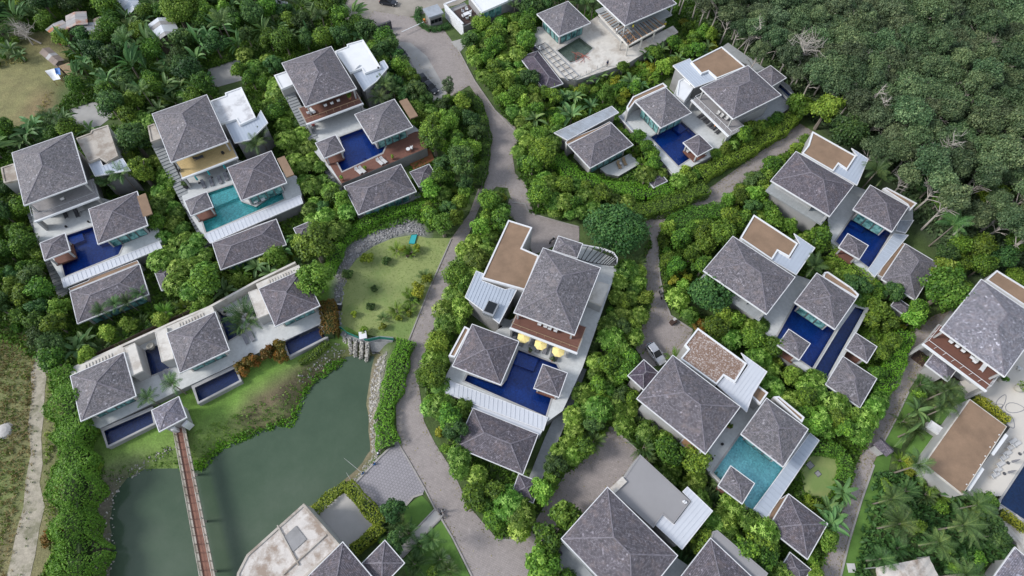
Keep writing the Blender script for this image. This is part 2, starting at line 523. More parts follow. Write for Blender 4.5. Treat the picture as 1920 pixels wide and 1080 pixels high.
    M['core'] = plain('hedge twigs', (.03, .055, .012), .9, .3, 2)
    for nm, lab, c in (('rock', 'grey stone', (.27, .265, .265)), ('rock_pale', 'pale stone', (.38, .36, .325))):
        m, nt, b = new_mat(lab)                 # every stone its own grey
        g = nd(nt, 'ShaderNodeNewGeometry')
        c1 = ramp(nt, g.outputs['Random Per Island'], [(0, tuple(x * .35 for x in c)), (.6, c), (1, tuple(x * 1.75 for x in c))])
        nt.links.new(mixc(nt, .4, c1, ramp(nt, noise(nt, coords(nt, 'World'), 3, 4, .7), [(.3, tuple(x * .5 for x in c)), (.7, tuple(x * 1.4 for x in c))])), b.inputs['Base Color'])
        b.inputs['Roughness'].default_value = .85; M[nm] = m
    M['road'] = paver('brick paved road', (.275, .242, .228), (.375, .33, .31), (.15, .13, .125), .46, .23, .03, var=.55)
    M['road_grid'] = paver('grass block paving', (.27, .255, .27), (.33, .31, .325), (.11, .105, .115), .46, .46, .075, var=.25)
    M['road_pale'] = plain('pale concrete road', (.36, .35, .335), .8, .15, .3, stain=(.27, .26, .25), stain_amt=.5)
    M['road_dirt'] = plain('sandy road', (.30, .27, .23), .9, .25, .3, stain=(.2, .18, .15), stain_amt=.6)
    M['track'] = plain('sandy track', (.37, .33, .26), .95, .35, .9, fine=5, stain=(.17, .165, .10), stain_amt=.8)
    M['kerb'] = plain('kerb stone', (.33, .31, .29), .85, .2, 1)
    M['lawn'] = plain('mown lawn', (.25, .295, .105), .95, .16, .18, fine=6, stain=(.14, .23, .06), stain_amt=.7)
    M['lawn_green'] = plain('green lawn', (.10, .20, .035), .95, .25, .25, fine=6, stain=(.05, .115, .018), stain_amt=.6)
    M['gravel_pale'] = plain('pale gravel court', (.44, .42, .40), .9, .1, .4, fine=10)
    M['yellow'] = plain('yellow canvas', (.82, .66, .26), .8, .08, 1)
    M['teal'] = plain('teal canvas', (.03, .36, .38), .7, .1, 2)
    M['orange'] = plain('orange canvas', (.62, .22, .05), .8, .1, 2)
    M['cushion'] = plain('grey cushion', (.20, .20, .22), .8, .12, 3)
    M['cushion_dark'] = plain('charcoal cushion', (.07, .07, .078), .8, .12, 3)
    M['cushion_pale'] = plain('pale cushion', (.52, .51, .50), .8, .08, 3)
    M['rattan'] = plain('tan rattan', (.34, .24, .14), .8, .15, 3)
    M['terracotta'] = plain('terracotta', (.30, .13, .07), .8, .2, 2)
    M['urn'] = plain('pale glazed clay', (.48, .46, .40), .6, .15, 2)
    M['rust'] = plain('rusty sheet', (.40, .36, .34), .8, .25, .5, stain=(.42, .13, .04), stain_amt=.9)
    M['tin'] = plain('grey tin sheet', (.34, .33, .33), .7, .22, .5, stain=(.17, .15, .13), stain_amt=.6)
    M['tin_brown'] = plain('brown tin sheet', (.20, .155, .13), .8, .25, .5)
    M['tarp_red'] = plain('red tarp', (.34, .07, .06), .7, .15, 1)
    M['tarp_blue'] = plain('blue tarp', (.06, .19, .50), .6, .12, 1)
    M['net_green'] = plain('green safety net', (.015, .17, .13), .7, .2, 2)
    M['red_oxide'] = plain('red oxide steel', (.36, .10, .07), .6, .15, 2)
    M['skin'] = plain('skin', (.26, .14, .09), .6, .05, 5)
    M['cloth_blue'] = plain('blue cloth', (.06, .17, .40), .8, .12, 6)
    M['cloth_navy'] = plain('navy cloth', (.025, .03, .075), .8, .12, 6)
    M['cloth_white'] = plain('white cloth', (.66, .67, .68), .8, .08, 6)
    M['cloth_yellow'] = plain('yellow cloth', (.62, .52, .05), .8, .1, 6)
    M['cloth_grey'] = plain('grey cloth', (.14, .14, .15), .8, .12, 6)
    M['hair'] = plain('black hair', (.012, .011, .011), .6, .1, 5)
    M['bridge'] = plain('red brown bridge deck', (.26, .125, .088), .85, .22, .7, stain=(.18, .09, .065), stain_amt=.5)
    M['car_silver'] = plain('silver car paint', (.52, .53, .56), .25, .02, 1, metal=.4)
    M['car_white'] = plain('white car paint', (.70, .70, .70), .25, .02, 1)
    M['car_dark'] = plain('dark car paint', (.025, .03, .04), .2, .05, 1)
    M['rubber'] = plain('tyre rubber', (.02, .02, .02), .9, .1, 4)
    M['mulch'] = plain('brown mulch', (.10, .06, .038), .95, .3, .8)
    m, nt, b = new_mat('pond water')
    v = coords(nt, 'World')
    nt.links.new(ramp(nt, noise(nt, v, .045, 7, .68), [(.32, (.048, .080, .050)), (.5, (.066, .101, .065)), (.68, (.09, .122, .085))]), b.inputs['Base Color'])
    b.inputs['Roughness'].default_value = .07; b.inputs['IOR'].default_value = 1.33
    bump(nt, b, noise(nt, v, 1.1, 5, .6), .22, .12)
    M['pond'] = m
    # ground: colour zones set per vertex, broken up by noise
    m, nt, b = new_mat('ground soil and turf')
    v = coords(nt, 'World')
    a = nd(nt, 'ShaderNodeAttribute', attribute_name='zone')
    c = mixc(nt, .7, a.outputs['Color'], ramp(nt, noise(nt, v, .35, 6, .75), [(.3, (.28, .28, .28)), (.7, (.75, .75, .75))]), 'OVERLAY')
    c = mixc(nt, .55, c, ramp(nt, noise(nt, v, 3.5, 4, .8), [(.3, (.25, .25, .25)), (.7, (.8, .8, .8))]), 'OVERLAY')
    nt.links.new(c, b.inputs['Base Color']); b.inputs['Roughness'].default_value = .95
    bump(nt, b, noise(nt, v, 2.5, 5, .7), .6, .25)
    M['ground'] = m
setup_materials()
KEEP_OUT = []       # ground plans no plant may root in: (polygon, margin)
# ================================================================== THE SETTING
POND = pxy([(702, 668), (694, 700), (686, 750), (690, 800), (692, 845), (670, 878), (640, 903), (605, 935), (570, 952), (520, 1000), (463, 1045), (440, 1130),
            (200, 1130), (212, 1040), (208, 970), (215, 930), (238, 898), (270, 882), (335, 880), (375, 882), (392, 865), (415, 840), (470, 815),
            (510, 801), (545, 796), (558, 770), (570, 740), (600, 710), (632, 690), (652, 668)], -2.0)
POND = ccw(POND)

def smooth01(t):
    t = np.clip(t, 0, 1); return t * t * (3 - 2 * t)

def ground_z(P):
    P = np.asarray(P, float)
    d = pdist(P, POND); ins = pip(P, POND)
    return np.where(ins, -2.0 - np.minimum(1.6, d * .5), -2.0 * (1 - smooth01(d / 3.8)))

def gz(x, y):
    return float(ground_z([(x, y)])[0])

def axis_coords(lo, hi, far, step):
    a = list(np.arange(lo, hi + .01, step)); s = step
    up, dn = [], []
    x = hi
    while x < far: s *= 1.5; x += s; up.append(x)
    x, s = lo, step
    while x > -far: s *= 1.5; x -= s; dn.append(x)
    return np.array(dn[::-1] + a + up)

gx = axis_coords(-150, 150, 2500, 1.0); gy = axis_coords(-10, 165, 2500, 1.0)
GX, GY = np.meshgrid(gx, gy)
GP = np.stack([GX.ravel(), GY.ravel()], 1)
GZ = ground_z(GP)
ZC = np.tile(np.array([.07, .11, .03, 1.0]), (len(GP), 1))
def zone(poly_px, c, soft=1.5, z=0.0):
    poly = pxy(poly_px, z)
    dd = pdist(GP, poly); ins = pip(GP, poly)
    f = np.clip(np.where(ins, .5 + dd / soft / 2, .5 - dd / soft / 2), 0, 1)
    f = f * (.85 + .15 * RNG.random(len(f)))
    ZC[:, :3] = ZC[:, :3] * (1 - f[:, None]) + np.array(c) * f[:, None]
zone([(1330, 40), (1500, 60), (1960, -60), (1960, 560), (1820, 520), (1700, 420), (1500, 200)], (.06, .09, .04))
zone([(-150, 560), (60, 620), (110, 700), (125, 1140), (-150, 1140)], (.20, .18, .085), 3)
zone([(-60, 620), (60, 640), (72, 720), (40, 760), (-60, 790)], (.17, .19, .07), 4)
zone([(-60, 840), (55, 860), (40, 960), (-60, 990)], (.14, .18, .055), 4)
zone([(-120, 130), (60, 140), (100, 215), (60, 235), (-120, 225)], (.27, .19, .10), 3)
zone([(30, 190), (85, 175), (75, 210), (0, 222), (-60, 225), (-60, 150), (20, 145)], (.20, .12, .07), 5)
zone([(40, 60), (130, 60), (120, 110), (50, 115)], (.15, .12, .05), 3)
zone([(150, 690), (640, 480), (690, 640), (560, 700), (400, 830), (170, 900)], (.15, .27, .045), 2)
zone([(150, 850), (300, 830), (460, 770), (560, 700), (650, 650), (660, 690), (560, 770), (520, 810), (400, 880), (220, 910)], (.15, .22, .055), 2, -.8)
zone([(-60, 120), (40, 110), (130, 60), (200, 40), (200, 75), (150, 90), (130, 155), (80, 165), (40, 235), (-60, 240)], (.20, .19, .08), 3)
zone([(470, 745), (560, 690), (630, 655), (620, 690), (570, 730), (545, 765), (480, 795), (440, 800)], (.135, .105, .062), 2, -.8)
zone([(150, 900), (215, 880), (260, 865), (230, 910), (212, 960), (215, 1130), (140, 1130)], (.14, .125, .095), 2, -.8)
zone([(688, 690), (722, 660), (720, 720), (712, 840), (690, 850), (660, 890), (640, 905), (690, 800)], (.24, .215, .175), 1.2, -.8)
zone([(1640, 880), (1760, 900), (1890, 970), (1900, 1120), (1560, 1120)], (.055, .085, .025), 2)
zone([(1250, 60), (1440, 60), (1480, 140), (1400, 110)], (.05, .10, .022), 2)
zone([(626, 612), (624, 560), (627, 520), (638, 485), (658, 458), (688, 436), (730, 418), (765, 411), (792, 418), (804, 444), (782, 444), (760, 440), (735, 449), (700, 464), (672, 486), (655, 510), (648, 560), (642, 612)], (.26, .25, .25), 1.0)
dd_ = pdist(GP, POND); rim_ = np.clip(1 - np.abs(dd_ - .6) / 1.3, 0, 1) * .75 * (GP[:, 0] > -45)
ZC[:, :3] = ZC[:, :3] * (1 - rim_[:, None]) + np.array((.16, .12, .07)) * rim_[:, None]
gm = bpy.data.meshes.new('ground')
nx, ny = len(gx), len(gy)
idx = np.arange(nx * ny).reshape(ny, nx)
fs = np.stack([idx[:-1, :-1].ravel(), idx[:-1, 1:].ravel(), idx[1:, 1:].ravel(), idx[1:, :-1].ravel()], 1)
gm.from_pydata(np.column_stack([GP, GZ]).tolist(), [], fs.tolist())
ca = gm.color_attributes.new('zone', 'FLOAT_COLOR', 'POINT')
ca.data.foreach_set('color', ZC.astype(np.float32).ravel())
gm.polygons.foreach_set('use_smooth', [True] * len(gm.polygons))
gm.materials.append(MAT['ground'])
tag(link('ground', gm), kind='structure')
tag(MB().prism(offset(POND, 1.2), -2.1, -2.0, sides=False).build('pond_water', MAT['pond']), kind='structure')

# ------------------------------------------------------------------ roads and paths (flat sheets, a few millimetres apart)
def sheet(name, poly_px, z, mat, rot=0.0, keep=0.9, thick=.25):
    p = pxy(poly_px, z)
    if keep is not None: KEEP_OUT.append((p, keep))
    mb = MB().prism(p, z - thick, z)
    return structure(name, mb, MAT[mat], rot)

ROAD = [(690, 38), (700, 20), (760, 30), (800, 40), (832, 55), (858, 92), (890, 150), (928, 205), (968, 240), (975, 258), (960, 285), (966, 325), (986, 345), (1000, 400),
        (960, 378), (952, 352), (930, 350), (905, 375), (890, 410), (868, 470), (848, 520), (822, 590), (795, 665), (785, 720), (795, 790), (815, 830), (850, 885),
        (880, 950), (930, 1008), (985, 1006), (1027, 940), (1060, 890), (1107, 853), (1143, 800), (1202, 852), (1147, 917), (1093, 962), (1010, 1020), (985, 1090), (890, 1095),
        (850, 1007), (816, 955), (796, 915), (770, 870), (745, 830), (742, 760), (745, 700), (762, 650), (805, 540), (846, 447), (880, 400), (900, 345), (918, 270), (908, 200), (880, 160), (838, 185), (760, 95)]
sheet('main_road', ROAD, .06, 'road', R(25))
sheet('upper_road', [(660, -40), (980, -60), (860, 8), (795, 25), (700, 48), (640, 40)], .05, 'road_dirt')
sheet('visitor_parking', [(738, 78), (770, 80), (800, 105), (826, 150), (840, 183), (814, 190), (790, 150), (745, 108)], .075, 'road_pale', R(20))
sheet('forecourt', [(745, 829), (770, 870), (796, 918), (793, 925), (775, 930), (757, 950), (727, 977), (663, 910), (713, 858)], .072, 'road_grid', heading((665, 912), (745, 830)))
sheet('garage_drive', [(955, 372), (985, 381), (992, 398), (1040, 412), (1086, 424), (1086, 452), (1037, 462), (1000, 478), (985, 440), (965, 412), (948, 400)], .070, 'road', R(-15))
sheet('hill_road', [(1205, 412), (1260, 391), (1323, 358), (1390, 310), (1440, 275), (1500, 232), (1532, 250), (1470, 290), (1400, 335), (1365, 368), (1350, 384), (1280, 392), (1250, 412), (1235, 440),
                    (1235, 480), (1238, 520), (1246, 560), (1258, 592), (1300, 620), (1282, 655), (1244, 682), (1215, 690), (1190, 650), (1200, 615), (1222, 575), (1210, 535), (1206, 495), (1222, 458), (1216, 430)], .06, 'road', R(35))
sheet('garden_road', [(1753, 590), (1795, 580), (1770, 622), (1744, 645), (1727, 697), (1703, 733), (1680, 782), (1653, 832), (1637, 870), (1613, 938), (1590, 1014), (1570, 1100), (1530, 1100),
                      (1558, 997), (1590, 928), (1601, 880), (1625, 830), (1651, 770), (1668, 720), (1698, 676), (1701, 628)], .06, 'road', R(62))
sheet('back_lane', [(390, 130), (450, 110), (455, 150), (400, 165)], .05, 'road_pale')
sheet('back_lane', [(130, 205), (180, 190), (215, 215), (170, 250), (140, 235)], .05, 'road_pale')
sheet('dirt_track', [(66, 630), (84, 655), (90, 690), (84, 730), (82, 780), (77, 820), (80, 870), (74, 905), (84, 950), (74, 990), (66, 1040), (52, 1100), (8, 1100), (20, 1050), (30, 1000), (44, 950), (48, 900), (58, 850), (52, 800), (60, 740), (58, 700), (68, 665)], .04, 'track')
sheet('stone_path', [(740, 1036), (817, 955), (829, 972), (752, 1048)], .074, 'gravel_pale', keep=.3)
sheet('garden_lawn', [(637, 566), (648, 515), (668, 485), (700, 462), (735, 447), (775, 440), (800, 446), (846, 447), (805, 540), (764, 640), (735, 634), (700, 630), (668, 622), (638, 606)], .03, 'lawn', keep=None)
sheet('verge_lawn', [(790, 928), (806, 945), (812, 958), (770, 998), (755, 985), (760, 950)], .05, 'lawn_green', keep=None)
sheet('verge_lawn', [(828, 976), (848, 1012), (888, 1095), (770, 1095), (752, 1052)], .05, 'lawn_green', keep=None)
sheet('verge_lawn', [(1655, 832), (1637, 873), (1613, 940), (1590, 1016), (1572, 1095), (1605, 1095), (1625, 1010), (1650, 930), (1665, 890), (1672, 850)], .05, 'lawn_green', keep=None)
sheet('verge_lawn', [(1705, 735), (1682, 783), (1656, 832), (1690, 842), (1705, 790), (1730, 745)], .05, 'lawn_green', keep=None)
sheet('pool_lawn', [(1530, 838), (1580, 845), (1570, 900), (1545, 940), (1510, 925), (1500, 880)], .05, 'lawn', keep=1.2)
sheet('sunken_lawn', [(1790, 730), (1816, 750), (1780, 800), (1748, 792)], .9, 'lawn_green', keep=.5, thick=.9)
sheet('sunken_lawn', [(1726, 805), (1772, 820), (1735, 866), (1702, 845)], .9, 'lawn_green', keep=.5, thick=.9)
KEEP_OUT.append((POND, .3))

def kerb(line_px, w=.22, h=.14, z=.0, mat='kerb', name='kerb'):
    pts = [at(x, y, z) for x, y in line_px]
    mb = MB()
    for i in range(len(pts) - 1):
        a, b = pts[i].copy(), pts[i + 1].copy()
        e = (b - a).normalized() * .04
        a.z = b.z = h / 2 + .02
        mb.bar(a - e, b + e * .2, w, h + .06 + .001 * (i % 2))
    return structure(name, mb, MAT[mat])
kerb([(846, 449), (805, 542), (764, 645)])
kerb([(745, 829), (770, 870), (796, 916), (815, 953), (818, 957)], .2)
kerb([(828, 974), (849, 1009), (892, 1095)], .25)
kerb([(815, 955), (772, 1000)], .2); kerb([(826, 972), (815, 983), (755, 1046)], .2)
kerb([(793, 926), (775, 932), (758, 952)], .3)
kerb([(965, 246), (928, 207), (890, 152), (860, 95)]); kerb([(960, 380), (984, 383), (992, 400), (1040, 414), (1084, 426)], .3)
kerb([(1206, 411), (1260, 390), (1323, 357)], .3); kerb([(1234, 480), (1237, 520), (1245, 560), (1257, 592), (1298, 619)], .25)
kerb([(1703, 735), (1680, 784), (1654, 833)], .25); kerb([(1638, 872), (1614, 940), (1591, 1016), (1571, 1100)], .3)
kerb([(928, 1010), (960, 1013), (988, 1005), (1029, 938), (1062, 888)], .22)
kerb([(760, 97), (790, 152), (812, 192)], .2); kerb([(663, 909), (713, 857), (744, 828)], .3)
kerb([(1145, 801), (1203, 850)], .25)
# ================================================================== BUILDINGS
DECK_Z = 3.0
UPSET = 3.6          # how far the upper rooms stand behind the front eave

class Rect:
    """true rectangle through four measured corners: back-left, back-right, front-right, front-left"""
    def __init__(s, quad_px, z):
        c = [at(x, y, z) for x, y in quad_px]
        s.c = (c[0] + c[1] + c[2] + c[3]) / 4
        u = ((c[1] - c[0]) + (c[2] - c[3])).normalized(); w = ((c[3] - c[0]) + (c[2] - c[1])).normalized()
        # share the skew between the two axes
        side = 1 if u.x * w.y - u.y * w.x > 0 else -1
        w2 = Vector((-u.y * side, u.x * side, 0)); w = (w + w2).normalized()
        u = Vector((w.y * side, -w.x * side, 0))
        s.u, s.w = u, w
        s.hu = ((c[1] - c[0]).length + (c[2] - c[3]).length) / 4
        s.hw = ((c[3] - c[0]).length + (c[2] - c[1]).length) / 4
        s.rz = math.atan2(u.y, u.x)
    def p(s, a, b, z):
        """point at a (across) and b (towards the front), metres from the centre"""
        q = s.c + s.u * a + s.w * b
        return Vector((q.x, q.y, z))
    def poly(s, l, r, bk, fr):
        return [s.p(-s.hu - l, -s.hw - bk, 0)[:2], s.p(s.hu + r, -s.hw - bk, 0)[:2], s.p(s.hu + r, s.hw + fr, 0)[:2], s.p(-s.hu - l, s.hw + fr, 0)[:2]]
    def grow(s, d): return s.poly(d, d, d, d)

def facing(f, want):
    """orient a face so that it looks along want"""
    a, b, c = (Vector(p) for p in f[:3])
    return f if (b - a).cross(c - a).dot(want) > 0 else f[::-1]

def hip_roof(root, q, ze, pitch=.42, mat='shingle', name='roof'):
    L, S = max(q.hu, q.hw), min(q.hu, q.hw)
    rise = S * pitch
    rl = L - S
    long_u = q.hu >= q.hw
    P = lambda a, b, z: q.p(a, b, z)
    e = [P(-q.hu, -q.hw, ze), P(q.hu, -q.hw, ze), P(q.hu, q.hw, ze), P(-q.hu, q.hw, ze)]
    if long_u: r = [P(-rl, 0, ze + rise), P(rl, 0, ze + rise)]
    else: r = [P(0, -rl, ze + rise), P(0, rl, ze + rise)]
    def facet(k):
        a, b = e[k], e[(k + 1) % 4]
        along_u = k in (0, 2)
        if long_u: tops = ([r[1], r[0]] if k == 0 else [r[0], r[1]]) if along_u else ([r[1]] if k == 1 else [r[0]])
        else: tops = ([r[0]] if k == 0 else [r[1]]) if along_u else ([r[1], r[0]] if k == 1 else [r[0], r[1]])
        if len(tops) == 2 and (tops[0] - b).length > (tops[1] - b).length: tops = tops[::-1]
        return [a, b] + [t for i, t in enumerate(tops) if not (i and (t - tops[0]).length < 1e-3)]
    mb = MB()
    for k in range(4):
        f = facet(k)
        ax = (f[1] - f[0]).normalized()
        up = Vector((0, 0, 1)).cross(ax); n = None
        sl = math.hypot(1, pitch)
        def uvof(p, f0=f[0], ax=ax):
            dv = p - f0
            return (dv.dot(ax) + k * 3.3, abs(dv.z) / pitch * sl if True else 0)
        g = facing(f, Vector((0, 0, 1)))
        mb.face(g, [uvof(p) for p in g])
    bt = facing([v - Vector((0, 0, .10)) for v in e], Vector((0, 0, -1)))
    mb.face(bt, [(v.x, v.y) for v in bt])
    for k in range(4):
        a, b = e[k], e[(k + 1) % 4]; dz = Vector((0, 0, .10))
        mid = (a + b) / 2 - q.c; mid.z = 0
        g = facing([a - dz, b - dz, b, a], mid); mb.face(g, [(v.x, v.z) for v in g])
    ro = mb.build(name, MAT[mat], root)
    cb = MB()
    ends = [(e[0], 0), (e[1], 0 if not long_u else 1), (e[2], 1), (e[3], 1 if not long_u else 0)]
    for c, k in ends: cb.bar(c + (r[k] - c).normalized() * .25 + Vector((0, 0, .02)), r[k] + Vector((0, 0, .02)), .17, .04)
    if rl > .15: cb.bar(r[0] + Vector((0, 0, .03)), r[1] + Vector((0, 0, .025)), .2, .05)
    cb.build('ridge_cap', MAT['cap'], ro)
    fb = MB()
    w = .12
    for k in range(4):
        a, b = e[k], e[(k + 1) % 4]
        mid = ((a + b) / 2 - q.c); mid.z = 0; out = mid.normalized() * (w / 2 + .004)
        ext = (b - a).normalized() * (w + .002 if k % 2 == 0 else -.002)
        dz = Vector((0, 0, -.09 if k % 2 else -.092))
        fb.bar(a + out - ext + dz, b + out + ext + dz, w, .28)
    fb.build('fascia', MAT['fascia'], ro)
    return ro, rise

def glazing(root, q, side, ze, zb, inset, mat='glass', n=None, frac=(0.04, .96), name='window', h=None, setback=0.0):
    """a row of framed glass panes on one wall; side: f(ront) b(ack) l(eft) r(ight)"""
    hu, hw = q.hu - inset, q.hw - inset
    L = (hu if side in 'fb' else hw) * 2
    n = n or max(1, round(L * (frac[1] - frac[0]) / 1.7))
    for i in range(n):
        t = frac[0] + (frac[1] - frac[0]) * (i + .5) / n
        s = -L / 2 + L * t; o = .045
        if side == 'f': c = q.p(s, hw + o - setback, 0); rz = q.rz
        elif side == 'b': c = q.p(s, -hw - o, 0); rz = q.rz
        elif side == 'l': c = q.p(-hu - o, s, 0); rz = q.rz + math.pi / 2
        else: c = q.p(hu + o, s, 0); rz = q.rz + math.pi / 2
        W = L * (frac[1] - frac[0]) / n - .1; H = h or (ze - zb - .45)
        zc = zb + .08 + H / 2
        f = MB()
        ca, sa = math.cos(rz), math.sin(rz)
        for dx in (-1, 1): f.box((c.x + ca * dx * (W / 2 - .03), c.y + sa * dx * (W / 2 - .03), zc), .07, .09, H, rz)
        for dz in (-1, 1): f.box((c.x, c.y, zc + dz * (H / 2 - .035)), W - .13, .086, .07, rz)
        fo = f.build(name, MAT['frame'], root)
        MB().box((c.x, c.y, zc), W - .12, .03, H - .13, rz).build('pane', MAT[mat], fo)

def hip_house(label, quad, ze, zb, ref_cat='house', name='house', pitch=.42, mat='shingle', inset=1.0, wall='wall', glass='f', group=None,
              balcony=None, glassmat='glass', storey=None, open_sides=False, root=None, legs=None):
    q = Rect(quad, ze)
    if root is None:
        root = thing(name, label, ref_cat, q.p(0, 0, zb), 0, group)
    hip_roof(root, q, ze, pitch, mat)
    KEEP_OUT.append((ccw(q.grow(-.3)), .4))
    if open_sides:                      # a pavilion: floor, corner columns, low bench
        f = MB().prism(q.grow(-.35), zb - .3, zb + .25, bottom=True); f.build('floor', MAT['wood_red'], root, q.rz)
        for a, b in ((-1, -1), (1, -1), (1, 1), (-1, 1)):
            c = q.p(a * (q.hu - .55), b * (q.hw - .55), 0)
            MB().box((c.x, c.y, (zb + .25 + ze - .12) / 2), .28, .28, ze - .12 - zb - .25, q.rz).build('column', MAT['wall'], root)
        MB().box((*q.p(0, -q.hw + 1.0, 0)[:2], zb + .47), q.hu * 1.3, .8, .42, q.rz).build('bench', MAT['cushion_pale'], root)
        MB().prism(q.grow(-.2), ze - .2, ze - .13, bottom=True).build('ceiling', MAT['wood_tan'], root, q.rz)
        return root, q
    if storey is None:
        MB().prism(ccw(q.grow(-inset)), zb, ze - .14).build('wall', MAT[wall], root)
    else:               # ground floor, and an upper floor set back behind its veranda
        MB().prism(ccw(q.grow(-inset)), zb, storey - .33).build('wall', MAT[wall], root)
        up = ccw(q.poly(-inset - 1.0, -inset - .4, -inset, -UPSET))
        MB().prism(up, storey - .33, ze - .14).build('wall', MAT[wall], root)
        if not balcony:
            MB().prism(ccw(q.grow(-.1)), storey - .32, storey, bottom=True).build('veranda_floor', MAT['deck_grey'], root, q.rz)
    MB().prism(ccw(q.grow(-.12)), ze - .21, ze - .13, bottom=True).build('soffit', MAT['wall'], root)
    if storey is None:
        for sd in glass: glazing(root, q, sd, ze - .1, zb, inset, glassmat)
    else:
        if zb > 2.5 or balcony: glazing(root, q, 'f', storey - .4, max(zb, DECK_Z), inset, 'glass_dark')
        glazing(root, q, 'f', ze - .15, storey, inset, glassmat, setback=UPSET - inset)
        for k, (a, b) in enumerate(((-1, 1), (1, 1))):
            c = q.p(a * (q.hu - .5), b * (q.hw - .5), 0); MB().box((c.x, c.y, (storey + ze - .14) / 2), .3, .3, ze - .14 - storey - .01, q.rz).build('column', MAT['wall'], root)
    if balcony:
        b = dict(front=1.4, left=.9, right=.3, floor='wood_red', rail=True); b.update(balcony)
        zf = storey
        inn = .2
        poly = [q.p(-q.hu - b['left'], q.hw - 3.7, 0)[:2], q.p(q.hu + b['right'], q.hw - 3.7, 0)[:2], q.p(q.hu + b['right'], q.hw + b['front'], 0)[:2], q.p(-q.hu - b['left'], q.hw + b['front'], 0)[:2]]
        # upper room steps back behind the balcony; the slab runs under the eave
        s = MB().prism(ccw(poly), zf - .32, zf - .02, bottom=True).build('balcony', MAT['wall'], root)
        MB().prism(offset(ccw(poly), -.22), zf - .02, zf + .035).build('balcony_floor', MAT[b['floor']], s, q.rz)
        a, c = q.p(-q.hu - b['left'] - .02, q.hw + b['front'] + .06, zf - .06), q.p(q.hu + b['right'] + .02, q.hw + b['front'] + .06, zf - .06)
        MB().bar(a, c, .34, .34).build('balcony_edge', MAT['white'], s)
        if b['rail']:
            rail = MB()
            fr = q.hw + b['front'] - .55
            c0, c1 = q.p(-q.hu - b['left'] + .2, fr, zf), q.p(q.hu + b['right'] - .2, fr, zf)
            cl, cr_ = q.p(-q.hu - b['left'] + .2, q.hw - 2.8, zf), q.p(q.hu + b['right'] - .2, q.hw - 2.8, zf)
            for p0, p1 in ((cl, c0), (c0, c1), (c1, cr_)):
                up = Vector((0, 0, 1.0)); rail.bar(p0 + up, p1 + up, .07, .05)
                k = max(2, round((p1 - p0).length / 1.6))
                for i in range(k):
                    pp = p0.lerp(p1, i / k); rail.bar(pp + Vector((0, 0, .03)), pp + up, .05)
            rail.build('railing', MAT[b.get('railmat', 'rattan')], s)
        for sx in (-1, 1):
            c = q.p(sx * (q.hu - .1) if sx > 0 else -q.hu - b['left'] + .35, q.hw + b['front'] - .5, 0)
            MB().box((c.x, c.y, (zb + zf - .33) / 2), .35, 1.5, zf - .33 - zb, q.rz).build('pier', MAT['wall'], root)
        pl = MB().prism(ccw([q.p(-q.hu + 1, q.hw - 1.2, 0)[:2], q.p(q.hu - .8, q.hw - 1.2, 0)[:2], q.p(q.hu - .8, q.hw + b['front'] - .3, 0)[:2], q.p(-q.hu + 1, q.hw + b['front'] - .3, 0)[:2]]), zb + .01, zb + .07)
        pl.build('ground_deck', MAT[b.get('under', 'wood_dark')], root, q.rz)
    return root, q

def flat_wing(root, poly_px, zt, zb=0, top='gravel', wall='wall', rim='fascia', rimw=.28, rimh=.16):
    p = ccw(pxy(poly_px, zt))
    KEEP_OUT.append((offset(p, -.3), .4))
    o = MB().prism(offset(p, -.02), zb, zt - .05).build('wing', MAT[wall], root)
    MB().ring(p, rimw, zt - .35, zt + rimh).build('parapet', MAT[rim], o)
    MB().prism(offset(p, -rimw - .003), zt - .3, zt).build('roof_bed', MAT[top], o)
    return o

def clip_line(poly, a, d):
    """where the line a + t d crosses the polygon"""
    ts = []
    n = len(poly)
    for i in range(n):
        p, q = poly[i], poly[(i + 1) % n]
        ex, ey = q[0] - p[0], q[1] - p[1]
        den = d[0] * ey - d[1] * ex
        if abs(den) < 1e-9: continue
        t = ((p[0] - a[0]) * ey - (p[1] - a[1]) * ex) / den
        s = ((p[0] - a[0]) * d[1] - (p[1] - a[1]) * d[0]) / den
        if 0 <= s < 1: ts.append(t)
    ts.sort()
    return list(zip(ts[::2], ts[1::2]))

def seam_roof(root, poly_px, z, dir_px, mat='metal_blue', step=.62, wall='wall_grey', zb=0, rib=.07, name='metal_roof', fill=True, in_=.5, ribmat=None):
    """sheet-metal roof with raised seams running along dir_px"""
    p = ccw(pxy(poly_px, z))
    KEEP_OUT.append((offset(p, -.2), .3))
    o = MB().prism(p, z - .14, z, bottom=True).build(name, MAT[mat], root)
    h = heading(*dir_px, z); d = (math.cos(h), math.sin(h)); nrm = (-d[1], d[0])
    pr = [x * nrm[0] + y * nrm[1] for x, y in p]
    mb = MB(); s = min(pr) + step * .5
    while s < max(pr):
        for t0, t1 in clip_line(p, (nrm[0] * s, nrm[1] * s), d):
            if t1 - t0 > .3:
                mb.bar((nrm[0] * s + d[0] * (t0 + .03), nrm[1] * s + d[1] * (t0 + .03), z + rib / 2 - .01), (nrm[0] * s + d[0] * (t1 - .03), nrm[1] * s + d[1] * (t1 - .03), z + rib / 2 - .01), .07, rib)
        s += step
    tag(mb.build('seam', MAT[ribmat or mat], o), kind='stuff')
    MB().ring(offset(p, .05), .12, z - .2, z + .05).build('roof_edge', MAT['fascia'], o)
    if fill:
        ip = offset(p, -in_)
        if area2(ip) > 0 and area2(ip) < area2(p): MB().prism(ip, zb, z - .15).build('wall', MAT[wall], root)
    return o

